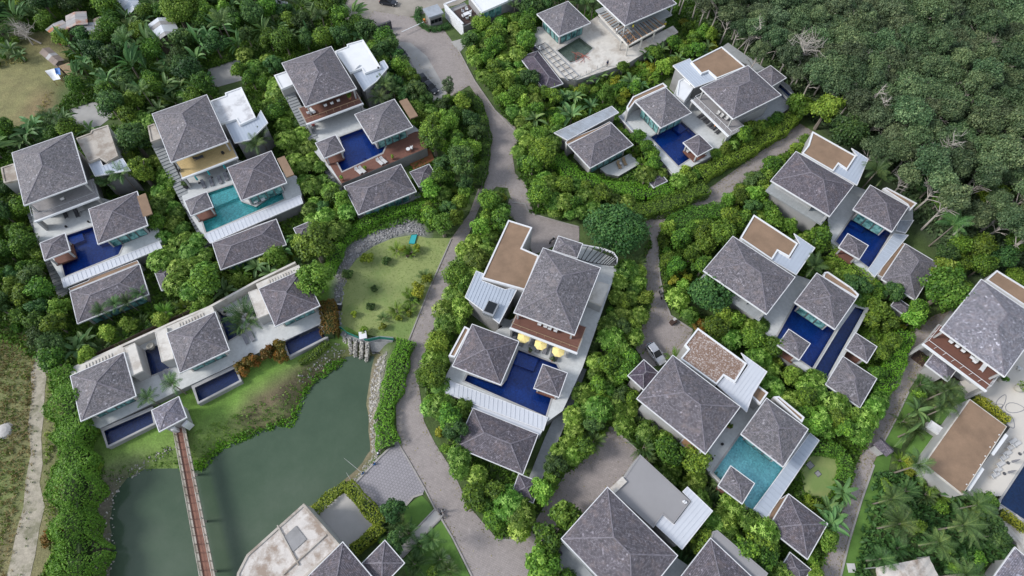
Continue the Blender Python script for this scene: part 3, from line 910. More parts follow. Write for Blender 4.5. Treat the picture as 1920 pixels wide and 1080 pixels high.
def terrace(poly_px, z, holes_px=(), mat='deck', wallmat='wall_grey', rot=0.0, zb=-.4, keep=.25, name='terrace'):
    p = pxy(poly_px, z)
    if keep is not None: KEEP_OUT.append((ccw(p), keep))
    mb = MB().prism(p, z - .12, z, [pxy(h, z) for h in holes_px])
    t = structure(name, mb, MAT[mat], rot)
    ip = offset(ccw(p), -.03)
    b = MB()
    n = len(ip)
    for i in range(n): b.quad((*ip[i], zb), (*ip[(i + 1) % n], zb), (*ip[(i + 1) % n], z - .13), (*ip[i], z - .13))
    b.build('retaining_wall', MAT[wallmat], t)
    return t

def overlay(poly_px, z, mat, rot=0.0, name='decking', thick=.05):
    return structure(name, MB().prism(pxy(poly_px, z), z - thick, z), MAT[mat], rot)

def pool(label, poly_px, z, color='pool_blue', depth=1.3, rim=.3, group=None, shelf=None, cope='wall'):
    p = ccw(pxy(poly_px, z))
    KEEP_OUT.append((p, .2))
    cx, cy = sum(x for x, _ in p) / len(p), sum(y for _, y in p) / len(p)
    root = thing('swimming_pool', label, 'swimming pool', (cx, cy, z), 0, group)
    b = MB()
    b.prism(p, 0, z - depth, sides=False)
    n = len(p)
    for i in range(n):
        a, c = p[i], p[(i + 1) % n]
        b.quad((*c, z - depth), (*a, z - depth), (*a, z - .02), (*c, z - .02))
    b.build('basin', MAT[color], root)
    MB().prism(offset(p, -.01), 0, z - .09, sides=False).build('water', MAT['water'], root)
    MB().ring(offset(p, rim), rim, z - .3, z + .035).build('coping', MAT[cope], root)
    if shelf:
        for sh in shelf:
            MB().prism(ccw(pxy(sh, z)), z - depth + .01, z - .55).build('step', MAT[color], root)
    return root
# ---- generic small pieces hung on villas
def add_box(root, name, px, z0, sx, sy, h, rz, mat):
    p = at(*px, z0 + h)
    return MB().box((p.x, p.y, z0 + h / 2), sx, sy, h, rz).build(name, MAT[mat], root)

def side_stair(label, line_px, z0, z1, width, n, mat='deck_grey', group=None):
    """a straight garden stair; line_px from its upper end to its lower end"""
    a, b = at(*line_px[0], z0), at(*line_px[1], z1)
    root = thing('garden_stair', label, 'stairs', ((a.x + b.x) / 2, (a.y + b.y) / 2, 0), 0, group)
    rz = math.atan2(b.y - a.y, b.x - a.x); L = (Vector(b[:2]) - Vector(a[:2])).length / n
    me = None
    for i in range(n):
        t = (i + .5) / n; z = z0 + (z1 - z0) * t
        p = a.lerp(b, t)
        h = z + .6
        MB().box((p.x, p.y, z - h / 2), L - .03, width, h, rz).build('step', MAT[mat], root)
    A, B = Vector(a[:2]), Vector(b[:2]); nn = (B - A).normalized(); side = Vector((-nn.y, nn.x)) * (width / 2)
    KEEP_OUT.append((ccw([tuple(A + side), tuple(B + side), tuple(B - side), tuple(A - side)]), .1))
    return root

# ================================================================== upper row: leftmost villa (deep blue pool, silvered balcony)
DECK, UP, EAVE = 3.0, 6.0, 9.0
TH = heading((22, 287), (134, 249), EAVE)
pool1 = [(123, 442), (174, 425), (184, 457), (213, 448), (230, 460), (222, 477), (122, 518), (114, 488), (136, 480), (130, 467)]
terrace([(58, 392), (176, 366), (290, 402), (303, 452), (297, 460), (119, 530), (66, 440)], DECK, [pool1], rot=TH)
v1, q1 = hip_house('two storey villa at the end of the upper row, with silvered timber balcony', [(22, 287), (134, 249), (162, 342), (47, 384)], EAVE, DECK - 3, 'villa', 'villa',
                   storey=UP, glass='fr', balcony=dict(floor='wood_grey', left=.4, front=1.6, railmat='steel', under='wall_grey'))
flat_wing(v1, [(143, 260), (170, 250), (172, 245), (203, 235), (222, 293), (200, 305), (187, 297), (167, 305)], 7.4, 0, 'concrete', rim='concrete')
flat_wing(v1, [(2, 315), (27, 307), (36, 338), (8, 344)], 7.0, 0, 'concrete', rim='concrete')
seam_roof(v1, [(166, 306), (187, 298), (193, 311), (230, 297), (244, 319), (178, 330)], 7.0, ((187, 298), (193, 311)))
hip_house('pool house beside the deep blue pool of the end villa, glass corner over the water', [(167, 392), (256, 360), (277, 422), (184, 457)], 6.4, DECK, 'pool house', 'pool_house', glass='fr')
r, _ = hip_house('small square pavilion at the corner of the end villa pool, above the bamboo side', [(76, 456), (121, 438), (131, 469), (84, 488)], 5.9, DECK, 'pavilion', 'pavilion', open_sides=True)
pool('deep blue pool of the end villa, below its silvered balcony', pool1, DECK, 'pool_blue', shelf=[[(124, 443), (150, 434), (155, 447), (129, 457)]])
v1b, _ = hip_house('long low guest house below the end villa pool, roof edged by palm leaves', [(132, 547), (262, 496), (277, 550), (146, 608)], 3.4, 0, 'guest house', 'guest_house', glass='f')
seam_roof(v1b, [(115, 523), (298, 453), (304, 465), (120, 539)], 3.2, ((115, 523), (120, 539)), 'metal_white', zb=0, step=.75)
flat_wing(v1b, [(128, 541), (166, 526), (168, 522), (258, 488), (261, 494), (132, 546)], 2.9, 0, 'gravel', rimw=.1, rimh=.05)
hip_house('little store with dark hip roof beside the leftmost low guest house', [(292, 512), (320, 500), (332, 531), (303, 545)], 2.8, 0, 'store', 'garden_store', mat='shingle_dark', inset=.4, glass='')
add_box(v1, 'roof_box', (268, 385), 6.2, 2.2, 5.5, .3, TH, 'gravel')
side_stair('grey stone stair down the bamboo side of the end villa', [(60, 395), (120, 555)], 3.0, .3, 2.0, 24)

# ================================================================== upper row: turquoise pool villa
TH = heading((286, 214), (387, 178), EAVE)
pool2 = [(389, 362), (437, 346), (452, 378), (480, 388), (526, 356), (533, 373), (387, 436), (379, 411), (399, 403), (396, 388)]
terrace([(333, 332), (432, 296), (556, 330), (566, 366), (562, 372), (384, 447), (345, 385)], DECK, [pool2], rot=TH)
v2, q2 = hip_house('two storey villa with yellow sandstone balcony above the turquoise pool', [(286, 214), (387, 178), (427, 265), (321, 304)], EAVE, DECK - 3, 'villa', 'villa',
                   storey=UP, glass='fr', balcony=dict(floor='sandstone', left=-.1, front=1.9, rail=False, under='wood_tan'))
flat_wing(v2, [(395, 190), (423, 180), (422, 175), (453, 164), (480, 221), (450, 235), (443, 224), (413, 233)], 7.4, 0, 'white_worn', rim='white')
flat_wing(v2, [(277, 237), (290, 232), (303, 260), (283, 267)], 7.0, 0, 'concrete', rim='concrete')
seam_roof(v2, [(423, 233), (443, 226), (450, 237), (481, 223), (489, 207), (502, 230), (470, 262), (440, 268)], 7.0, ((423, 233), (440, 268)))
hip_house('pool house over the turquoise pool, teal glass end wall', [(428, 315), (508, 283), (537, 342), (452, 376)], 6.4, DECK, 'pool house', 'pool_house', glass='fr')
hip_house('small square pavilion at the corner of the turquoise pool', [(347, 377), (387, 360), (399, 388), (358, 404)], 5.9, DECK, 'pavilion', 'pavilion', open_sides=True)
pool('turquoise pool between the shingled pool house and its small pavilion', pool2, DECK, 'pool_turq', shelf=[[(391, 363), (437, 347), (446, 366), (400, 386)]])
v2b, _ = hip_house('low guest house below the turquoise pool, roof corner under a leafy shrub', [(397, 455), (517, 413), (538, 460), (415, 503)], 3.4, 0, 'guest house', 'guest_house', glass='f')
seam_roof(v2b, [(382, 440), (563, 366), (568, 381), (394, 456)], 3.2, ((382, 440), (388, 455)), 'metal_white', zb=0, step=.75)
flat_wing(v2b, [(399, 454), (430, 441), (434, 445), (514, 414), (516, 411), (402, 449)][::1], 2.9, 0, 'gravel', rimw=.08, rimh=.05)
hip_house('little store with dark hip roof beside the turquoise pool guest house', [(550, 428), (588, 413), (598, 433), (562, 449)], 2.8, 0, 'store', 'garden_store', mat='shingle_dark', inset=.4, glass='')
side_stair('grey stone stair beside the turquoise pool villa', [(293, 268), (398, 470)], 5.5, .4, 2.0, 34)
add_box(v2, 'roof_box', (535, 312), 6.0, 1.6, 5.5, .3, TH, 'gravel')

# ================================================================== upper row: wooden deck villa
TH = heading((530, 118), (620, 88), EAVE)
pool3 = [(636, 257), (679, 241), (697, 269), (722, 275), (717, 286), (642, 321), (631, 300), (641, 295), (646, 283)]
terrace([(578, 230), (668, 198), (775, 235), (788, 246), (801, 277), (640, 344), (590, 285)], DECK, [pool3], rot=TH)
overlay([(612, 299), (630, 290), (632, 301), (642, 323), (719, 288), (722, 272), (778, 247), (787, 246), (801, 277), (640, 344)], DECK + .03, 'wood_red', TH)
v3, q3 = hip_house('two storey villa with white flat wings and red timber balcony above the deep blue pool', [(530, 118), (620, 88), (668, 165), (572, 201)], EAVE, DECK - 3, 'villa', 'villa',
                   storey=UP, glass='fr', balcony=dict(floor='wood_red', left=1.3, front=1.6))
flat_wing(v3, [(628, 97), (651, 88), (650, 84), (681, 75), (714, 127), (684, 138), (678, 129), (656, 137)], 7.4, 0, 'white', rim='white')
flat_wing(v3, [(514, 142), (543, 132), (552, 158), (528, 168)], 7.2, 0, 'white', rim='white')
seam_roof(v3, [(662, 137), (678, 130), (684, 140), (715, 128), (712, 117), (720, 113), (728, 126), (706, 152), (682, 170)], 7.0, ((662, 137), (682, 170)))
hip_house('pool house on the red timber deck, teal curtains behind its glass', [(666, 215), (739, 186), (773, 238), (698, 268)], 6.4, DECK, 'pool house', 'pool_house', glass='fr')
hip_house('small square pavilion at the corner of the timber decked pool', [(593, 268), (628, 254), (646, 281), (607, 297)], 5.9, DECK, 'pavilion', 'pavilion', open_sides=True)
pool('deep blue pool set in the red timber deck', pool3, DECK, 'pool_blue', shelf=[[(682, 292), (704, 283), (712, 286), (692, 297)]])
hip_house('long low guest house at the edge of the round lawn, glass front facing it', [(645, 350), (752, 308), (779, 359), (673, 402)], 3.6, 0, 'guest house', 'guest_house', glass='f')
hip_house('little store with hip roof beside the red patio', [(769, 323), (805, 308), (820, 335), (786, 351)], 2.8, 0, 'store', 'garden_store', mat='shingle_dark', inset=.4, glass='')
overlay([(763, 297), (806, 278), (815, 300), (775, 318)], .4, 'wood_orange', TH, name='patio', thick=.4)
overlay([(668, 404), (785, 360), (790, 368), (675, 415)], .35, 'deck_grey', TH, name='patio', thick=.35)
side_stair('grey stone stair beside the timber deck villa', [(538, 168), (642, 362)], 5.5, .4, 2.2, 36)
add_box(v3, 'roof_box', (766, 203), 6.0, 1.8, 5.8, .3, TH, 'gravel')

# ================================================================== pond row: three pavilions on one terrace
PD = 1.4
TH = heading((133, 705), (231, 662), 4.4)
court1 = [(272, 657), (300, 645), (318, 690), (284, 704)]
court2 = [(406, 582), (436, 598), (456, 622), (428, 639)]
terrace([(142, 697), (395, 581), (480, 532), (556, 500), (602, 575), (608, 604), (440, 682), (187, 803), (160, 795)], PD, [court1, court2], rot=TH)
for lab, qd in (('pond row pavilion house at the bamboo hedge end, pool by its front', [(133, 705), (231, 662), (255, 742), (152, 789)]),
                ('middle house of the pond row between the two dark courtyard pools', [(314, 626), (402, 585), (430, 657), (337, 698)]),
                ('pond row house next to the round lawn, rusty hedge at its side', [(487, 541), (565, 507), (601, 572), (515, 612)])):
    h_, q_ = hip_house(lab, qd, 4.6, PD, 'house', 'pond_house', glass='f', wall='concrete_pale')
    # screen of slats along the rear wall
    s = MB()
    for i in range(9):
        c = q_.p(-q_.hu * .5 + i * q_.hu * .125, -q_.hw - 1.1, 0); s.box((c.x, c.y, 3.9), .12, .7, .1, q_.rz)
    tag(s.build('rear_louvre', MAT['concrete_pale'], h_), kind='stuff')
    MB().prism(ccw(q_.poly(.3, -.2, 1.9, -2 * q_.hw - .5)), 0, 3.8).build('rear_block', MAT['concrete_pale'], h_)
b = thing('courtyard_wall', 'stained concrete courtyard block beside the round urn and dark pool', 'courtyard wall', at(250, 670, 0), 0)
flat_wing(b, [(231, 652), (253, 643), (268, 695), (247, 705)], 4.3, 0, 'concrete_pale', rim='concrete_pale', rimw=.12, rimh=.05)
b = thing('courtyard_wall', 'pale concrete block joined to the middle pond row house', 'courtyard wall', at(305, 645, 0), 0)
flat_wing(b, [(290, 622), (312, 613), (326, 672), (303, 679)], 4.3, 0, 'concrete_pale', rim='concrete_pale', rimw=.12, rimh=.05)
b = thing('courtyard_wall', 'pale concrete block beside the courtyard palm clump', 'courtyard wall', at(488, 568, 0), 0)
flat_wing(b, [(465, 548), (487, 540), (507, 587), (483, 597)], 4.3, 0, 'concrete_pale', rim='concrete_pale', rimw=.12, rimh=.05)
pool('dark navy courtyard pool with the round urn in it', court1, PD, 'pool_navy')
pool('dark navy courtyard pool half covered by a palm clump', court2, PD, 'pool_navy')
for lab, p_ in (('narrow blue pool by the bamboo hedge, next to the palms', [(195, 808), (283, 770), (288, 793), (203, 835)]),
                ('narrow blue pool in the middle of the pond row, above the pond lawn', [(365, 727), (440, 691), (449, 713), (373, 753)]),
                ('narrow blue pool beside the rusty hedge and stone weir', [(534, 641), (597, 608), (611, 631), (543, 666)])):
    terrace([(p_[0][0] - 7, p_[0][1] - 4), (p_[1][0] + 3, p_[1][1] - 8), (p_[2][0] + 4, p_[2][1] + 2), (p_[3][0] - 2, p_[3][1] + 5)], PD - .25, [p_], 'wall', zb=-.4)
    pool(lab, p_, PD - .25, 'pool_navy', 1.1)
# long wall behind the pond row with a timber fence
def wall_run(label, line_px, h, w, mat, cat='wall', name='boundary_wall', z0=0.0):
    pts = [at(x, y, z0 + h) for x, y in line_px]
    root = thing(name, label, cat, (pts[0].x, pts[0].y, z0))
    for i in range(len(pts) - 1):
        a, c = pts[i].copy(), pts[i + 1].copy(); a.z = c.z = z0 + h / 2
        MB().bar(a, c, w, h).build('wall_panel', MAT[mat], root)
        a.z = c.z = z0 + h + .04
        MB().bar(a, c, w + .12, .08).build('wall_cap', MAT['concrete_pale'], root)
    return root
wall_run('long pale wall behind the pond row houses', [(137, 690), (262, 633), (330, 602), (392, 576), (480, 528), (554, 492)], 3.4, .3, 'concrete_pale')
def plank_fence(label, line_px, h, step=.28, mat='wood_dark'):
    root = None
    k = 0
    for (p, q) in zip(line_px[:-1], line_px[1:]):
        a, b = at(*p, h), at(*q, h)
        if root is None: root = thing('timber_fence', label, 'fence', (a.x, a.y, 0))
        n = max(1, int((b - a).length / step)); rz = math.atan2(b.y - a.y, b.x - a.x)
        me = MB().box((0, 0, h / 2), step - .05, .04, h).mesh('plank', MAT[mat])
        for i in range(n):
            c = a.lerp(b, (i + .5) / n)
            o = link('plank', me, root, False); o.location = (c.x - root.location.x, c.y - root.location.y, 0); o.rotation_euler = (0, R(random.uniform(-1, 1)), rz)
        r_ = MB(); a2, b2 = a.copy(), b.copy()
        off = Vector((-(b - a).y, (b - a).x, 0)).normalized() * .06
        for zz in (.5, h - .4): a2.z = b2.z = zz; r_.bar(a2 + off, b2 + off, .06, .1)
        r_.build('rail', MAT[mat], root)
    return root
plank_fence('dark upright plank fence between the palms and the pond row wall', [(150, 676), (262, 623), (395, 563)], 3.0)
g_, gq = hip_house('small square gate pavilion where the footbridge meets the pond lawn', [(287, 770), (335, 743), (348, 782), (298, 810)], 4.3, .3, 'pavilion', 'gate_pavilion', mat='shingle_light', glass='', inset=.55)

# ================================================================== yellow parasol villa in the middle
TH = heading((1019, 465), (1125, 503), EAVE)
poolc = [(972, 656), (1043, 683), (1049, 694), (1023, 780), (871, 714), (877, 702), (940, 724), (950, 712)]
terrace([(972, 590), (1010, 480), (1090, 458), (1157, 486), (1158, 500), (1092, 690), (1055, 770), (1027, 790), (832, 713), (848, 680)], DECK, [poolc], rot=TH)
vc, qc = hip_house('large two storey villa with the three yellow parasols on its terrace', [(1019, 465), (1125, 503), (1077, 627), (964, 586)], EAVE, DECK - 3, 'villa', 'villa',
                   storey=UP, glass='f', balcony=dict(floor='wood_red', left=.1, right=1.5, front=1.7, under='wood_dark'))
flat_wing(vc, [(953, 413), (998, 427), (979, 466), (1011, 480), (985, 545), (903, 522)], 7.6, 0, 'gravel', rim='fascia')
seam_roof(vc, [(893, 508), (908, 514), (903, 526), (947, 543), (972, 538), (936, 606), (872, 557)], 7.0, ((893, 508), (872, 557)))
hip_house(None, [(1047, 442), (1091, 458), (1082, 484), (1038, 469)], 7.0, 0, inset=.5, glass='', root=vc)
hip_house('pool house with gravel strip beside the yellow parasol pool', [(887, 607), (970, 642), (940, 720), (848, 687)], 6.4, DECK, 'pool house', 'pool_house', glass='f')
pcw = thing('side_wing', 'brown gravel roofed wing against the hedge by the parasol villa pool house', 'wing', at(858, 640, 0))
flat_wing(pcw, [(841, 668), (871, 612), (881, 617), (853, 671)], 5.8, 0, 'gravel')
hip_house('small square pavilion at the corner of the yellow parasol pool', [(1017, 683), (1063, 700), (1047, 745), (1003, 727)], 5.9, DECK, 'pavilion', 'pavilion', open_sides=True)
pool('deep blue pool below the yellow parasols', poolc, DECK, 'pool_blue', shelf=[[(972, 657), (1010, 671), (1000, 694), (963, 680)]])
vcb, _ = hip_house('guest house below the yellow parasol pool', [(885, 765), (1008, 815), (978, 893), (860, 835)], 3.4, 0, 'guest house', 'guest_house', glass='f')
seam_roof(vcb, [(833, 710), (1027, 783), (1019, 807), (835, 737)], 3.2, ((833, 710), (830, 737)), 'metal_white', step=.75)
flat_wing(vcb, [(876, 752), (1018, 806), (1012, 816), (884, 766)], 2.9, 0, 'metal_white', rimw=.1, rimh=.05)
hip_house('little store with dark hip roof at the tip of the parasol villa garden', [(972, 888), (1010, 905), (1000, 945), (962, 925)], 2.8, 0, 'store', 'garden_store', mat='shingle_dark', inset=.4, glass='')
overlay([(1056, 745), (1092, 690), (1100, 692), (1062, 790), (1014, 905), (990, 900), (1022, 820)], .5, 'deck_grey', TH, name='side_path', thick=.5)
KEEP_OUT.append((ccw(pxy([(1056, 745), (1092, 690), (1100, 692), (1062, 790), (1014, 905), (990, 900)], .5)), .4))
flat_wing(vc, [(1120, 527), (1143, 534), (1128, 574), (1103, 563)], 5.6, 0, 'concrete_pale', rim='concrete_pale', rimw=.1, rimh=.05)
pg = thing('pergola', 'curved dark slatted pergola at the garage corner of the parasol villa', 'pergola', at(1120, 475, 3))
outer = [at(x, y, 5.2) for x, y in [(1091, 459), (1130, 466), (1150, 474), (1157, 484), (1156, 492)]]
inner = [at(x, y, 5.2) for x, y in [(1083, 484), (1105, 491), (1128, 495), (1142, 497), (1152, 497)]]
for i in range(14):
    t = i / 13 * 3.99; k = int(t); f = t - k
    MB().bar(outer[k].lerp(outer[k + 1], f), inner[k].lerp(inner[k + 1], f), .14, .14).build('slat', MAT['black'], pg)
for k in range(4): MB().bar(outer[k] - Vector((0, 0, .1)), outer[k + 1] - Vector((0, 0, .1)), .3, .3).build('edge_beam', MAT['fascia'], pg); MB().bar(inner[k] - Vector((0, 0, .1)), inner[k + 1] - Vector((0, 0, .1)), .12, .12).build('inner_beam', MAT['black'], pg)
for k in (1, 3): MB().bar((outer[k].x, outer[k].y, 3.0), outer[k] - Vector((0, 0, .3)), .2).build('post', MAT['fascia'], pg)
ac = thing('air_conditioner', 'boxed air conditioner on the metal roof of the parasol villa', 'air conditioner', at(918, 576, 7.02))
add_box(ac, 'casing', (920, 578), 7.02, 2.0, 2.6, .9, TH, 'steel'); add_box(ac, 'fan_tray', (920, 576), 7.93, 1.6, 2.1, .1, TH, 'glass_dark')
overlay([(930, 592), (975, 606), (966, 618), (920, 604)], 3.03, 'deck_grey', TH, name='courtyard')

# ================================================================== light blue pool villa
TH = heading((1262, 668), (1387, 762), 8.5)
D2 = 2.6
poold = [(1388, 816), (1469, 876), (1411, 960), (1338, 887)]
terrace([(1318, 850), (1392, 752), (1442, 748), (1536, 826), (1432, 972), (1405, 966), (1325, 880)], D2, [poold], 'deck', rot=TH)
vd, qd = hip_house('large villa with speckled gravel wing, beside the parked silver car', [(1194, 747), (1262, 668), (1387, 762), (1323, 850)], 8.5, 0, 'villa', 'villa', storey=5.4, glass='fl',
                   balcony=dict(floor='wood_tan', left=.2, right=.2, front=-.4, rail=False))
flat_wing(vd, [(1308, 615), (1400, 682), (1378, 718), (1357, 705), (1343, 722), (1275, 673), (1290, 655), (1283, 647)], 6.8, 0, 'gravel_speck', rim='white')
seam_roof(vd, [(1345, 722), (1358, 707), (1379, 719), (1403, 685), (1390, 662), (1438, 697), (1412, 738), (1400, 772)], 6.6, ((1390, 662), (1345, 722)), 'metal_white')
flat_wing(vd, [(1407, 742), (1420, 722), (1440, 737), (1425, 759)], 5.6, 0, 'gravel')
hip_house(None, [(1180, 705), (1207, 673), (1234, 701), (1207, 731)], 5.6, 0, inset=.5, glass='', root=vd, mat='shingle_dark')
hip_house('pool house at the head of the light blue pool', [(1440, 750), (1513, 803), (1470, 875), (1387, 812)], 6.2, D2, 'pool house', 'pool_house', glass='f')
w_ = thing('side_wing', 'brown gravel roofed wing behind the light blue pool house', 'wing', at(1480, 765, 0)); flat_wing(w_, [(1450, 744), (1460, 743), (1508, 783), (1503, 793)], 5.6, 0, 'gravel')
hip_house('small square pavilion at the foot of the light blue pool', [(1371, 874), (1413, 907), (1392, 943), (1347, 911)], 5.4, D2, 'pavilion', 'pavilion', open_sides=True)
pool('light blue pool with scattered leaves between two shingled roofs', poold, D2, 'pool_light', .9)
vdb, _ = hip_house('square guest house below the light blue pool, by the garden road', [(1478, 927), (1551, 982), (1513, 1048), (1442, 990)], 3.4, 0, 'guest house', 'guest_house', glass='f')
seam_roof(vdb, [(1519, 812), (1536, 826), (1436, 973), (1412, 956)], 2.8, ((1519, 812), (1536, 826)), 'metal_blue', step=.9)
flat_wing(vdb, [(1456, 938), (1468, 932), (1476, 927), (1442, 988), (1436, 978)], 2.7, 0, 'gravel', rimw=.1, rimh=.05)
hip_house('little store with dark hip roof in front of the square guest house', [(1482, 1037), (1519, 1068), (1502, 1098), (1463, 1066)], 2.7, 0, 'store', 'garden_store', mat='shingle_dark', inset=.4, glass='')

# ================================================================== grey flat roof villa at the bottom
TH = heading((1140, 914), (1268, 1042), 8.5)
ve, qe = hip_house('large hip roofed villa joined to the plain grey flat roof', [(1140, 914), (1268, 1042), (1186, 1148), (1053, 1010)], 8.5, 0, 'villa', 'villa', storey=5.4, glass='l', wall='wall')
flat_wing(ve, [(1200, 852), (1295, 940), (1263, 982), (1243, 965), (1225, 990), (1147, 920), (1172, 893)], 6.8, 0, 'grey_roof', rim='grey_roof', rimw=.2, rimh=.07)
seam_roof(ve, [(1289, 913), (1336, 958), (1279, 1030), (1228, 983), (1243, 966), (1264, 984), (1297, 940), (1280, 922)], 6.6, ((1289, 913), (1228, 983)), 'metal_white')
add_box(ve, 'roof_light', (1160, 909), 6.9, 2.6, 1.0, .25, R(42), 'concrete_pale')
terrace([(1040, 1025), (1052, 1012), (1130, 1100), (1105, 1120), (1050, 1060)], 3.0, (), 'deck_grey', rot=TH)
ve2, _ = hip_house('hip roofed annex at the foot of the grey flat roof villa', [(1332, 1010), (1420, 1092), (1355, 1180), (1268, 1094)], 6.2, 0, 'annex', 'annex', glass='')
flat_wing(ve2, [(1337, 996), (1345, 994), (1440, 1075), (1432, 1090), (1420, 1090), (1333, 1009)], 5.6, 0, 'grey_roof', rim='grey_roof', rimw=.2, rimh=.08)
overlay([(1230, 1060), (1268, 1045), (1290, 1060), (1250, 1110), (1215, 1110)], 3.0, 'deck_grey', TH, name='terrace', thick=3)

# ================================================================== bottom house by the pond
vk, qk = hip_house('shingle roofed house at the lower edge, joined to the stained concrete roof by the pond', [(643, 1018), (697, 1082), (630, 1150), (574, 1084)], 6.0, 0, 'house', 'house', glass='', wall='wall_grey')
flat_wing(vk, [(570, 944), (640, 1024), (574, 1082), (592, 1105), (560, 1135), (440, 1135), (445, 1075), (463, 1040)], 5.6, -1.5, 'roof_stained', rim='concrete', rimw=.35)
add_box(vk, 'hatch', (552, 1010), 5.62, 2.4, 2.6, .12, heading((463, 1040), (570, 944)), 'wall_grey')
MB().bar(at(520, 985, 5.75), at(560, 1060, 5.75), .18, .2).build('roof_divider', MAT['concrete'], vk); MB().bar(at(530, 1078, 5.75), at(612, 1002, 5.75), .18, .18).build('roof_divider', MAT['concrete'], vk)
hip_house('small hip roof entrance lodge at the end of the pale stone path', [(722, 1015), (758, 1056), (716, 1098), (678, 1057)], 5.0, 0, 'lodge', 'lodge', glass='', wall='wall_grey', inset=.7)
overlay([(590, 962), (647, 923), (702, 984), (652, 1028)], .09, 'gravel_pale', name='gravel_court')
KEEP_OUT.append((ccw(pxy([(585, 950), (647, 905), (712, 984), (655, 1035)], 0)), .2))

# ================================================================== three pavilion villa (dark blue pools)
TH = heading((1374, 443), (1490, 520), 8.5)
poolf = [(1491, 571), (1566, 618), (1523, 690), (1452, 641)]
poolf2 = [(1604, 575), (1621, 580), (1548, 713), (1527, 694), (1572, 620)]
terrace([(1432, 592), (1492, 515), (1606, 556), (1630, 578), (1552, 726), (1515, 700), (1438, 645)], D2, [poolf, poolf2], rot=TH)
vf, qf = hip_house('large villa with gravel wing between the hill road and the twin dark blue pools', [(1320, 508), (1374, 443), (1490, 520), (1437, 588)], 8.5, 0, 'villa', 'villa', storey=5.4, glass='fl')
flat_wing(vf, [(1413, 403), (1496, 457), (1480, 483), (1458, 471), (1447, 488), (1387, 447)], 6.8, 0, 'gravel', rim='white')
seam_roof(vf, [(1489, 438), (1528, 465), (1493, 515), (1447, 488), (1459, 473), (1481, 486), (1499, 456)], 6.6, ((1489, 438), (1460, 480)), 'metal_blue')
hip_house('pool house between the two dark blue pools', [(1605, 560), (1532, 513), (1490, 567), (1565, 616)], 6.2, D2, 'pool house', 'pool_house', glass='f')
w_ = thing('side_wing', 'brown gravel strip roof behind the twin pool house', 'wing', at(1570, 530, 0)); flat_wing(w_, [(1545, 511), (1552, 510), (1598, 541), (1610, 553), (1606, 560), (1594, 552), (1542, 521)], 5.6, 0, 'gravel')
hip_house('small square pavilion standing in the twin dark blue pool', [(1479, 618), (1518, 644), (1498, 675), (1459, 647)], 5.3, D2, 'pavilion', 'pavilion', open_sides=True)
hip_house('small square pavilion alone on the lawn beside the navy walkway pool', [(1605, 625), (1643, 650), (1626, 679), (1585, 653)], 4.0, .3, 'pavilion', 'pavilion', open_sides=True)
pool('dark blue pool with a square pavilion standing at its corner', poolf, D2, 'pool_blue', shelf=[[(1453, 641), (1472, 613), (1486, 622), (1466, 651)]])
pool('long navy reflecting pool along the outer side of the twin pool house', poolf2, D2 - .1, 'pool_navy', .6)
hip_house('low guest house below the twin dark blue pools', [(1582, 668), (1642, 711), (1613, 762), (1547, 722)], 3.4, 0, 'guest house', 'guest_house', glass='f')

# ================================================================== villa at the forest edge
TH = heading((1495, 288), (1600, 345), 8.5)
poolg = [(1603, 400), (1670, 437), (1630, 502), (1567, 453)]
terrace([(1552, 410), (1602, 348), (1712, 390), (1712, 416), (1640, 522), (1560, 462)], D2, [poolg], rot=TH)
vg, qg = hip_house('villa with brown gravel wing against the forest, above the blue pool with one pavilion', [(1442, 337), (1495, 288), (1600, 345), (1557, 405)], 8.5, 0, 'villa', 'villa', storey=5.4, glass='fl')
flat_wing(vg, [(1523, 247), (1605, 293), (1588, 319), (1572, 308), (1562, 322), (1503, 288), (1515, 273)], 6.8, 0, 'gravel', rim='white')
seam_roof(vg, [(1597, 278), (1628, 298), (1607, 347), (1563, 322), (1573, 310), (1589, 321), (1607, 292)], 6.6, ((1597, 278), (1570, 318)), 'metal_blue')
hip_house('pool house under the forest edge, open to the blue pool', [(1703, 387), (1632, 348), (1600, 392), (1672, 434)], 6.2, D2, 'pool house', 'pool_house', glass='f')
w_ = thing('side_wing', 'brown strip roof behind the pool house at the forest edge', 'wing', at(1690, 368, 0)); flat_wing(w_, [(1655, 354), (1662, 352), (1719, 382), (1706, 395), (1700, 384)], 5.6, 0, 'gravel')
hip_house('small square pavilion in the blue pool near the forest', [(1590, 439), (1627, 460), (1611, 486), (1573, 463)], 5.3, D2, 'pavilion', 'pavilion', open_sides=True)
pool('dark blue pool nearest the forest edge', poolg, D2, 'pool_blue', shelf=[[(1604, 402), (1630, 416), (1620, 431), (1594, 417)]])
vgb, _ = hip_house('guest house with long hip roof under the forest, leaf litter on its ridge', [(1697, 457), (1756, 493), (1717, 564), (1655, 523)], 3.6, 0, 'guest house', 'guest_house', glass='')
seam_roof(vgb, [(1676, 438), (1703, 441), (1640, 519), (1627, 506)], 2.9, ((1676, 438), (1690, 446)), 'metal_blue', step=.9)
seam_roof(vgb, [(1686, 413), (1713, 413), (1698, 437), (1680, 432)], 3.1, ((1686, 413), (1680, 432)), 'metal_dull')
flat_wing(vgb, [(1685, 452), (1697, 457), (1655, 520), (1645, 516)], 2.8, 0, 'gravel', rimw=.1, rimh=.05)
hip_house('little store with hip roof between the forest guest house and the garden road', [(1682, 558), (1711, 579), (1700, 594), (1672, 573)], 2.7, 0, 'store', 'garden_store', mat='shingle_dark', inset=.4, glass='')

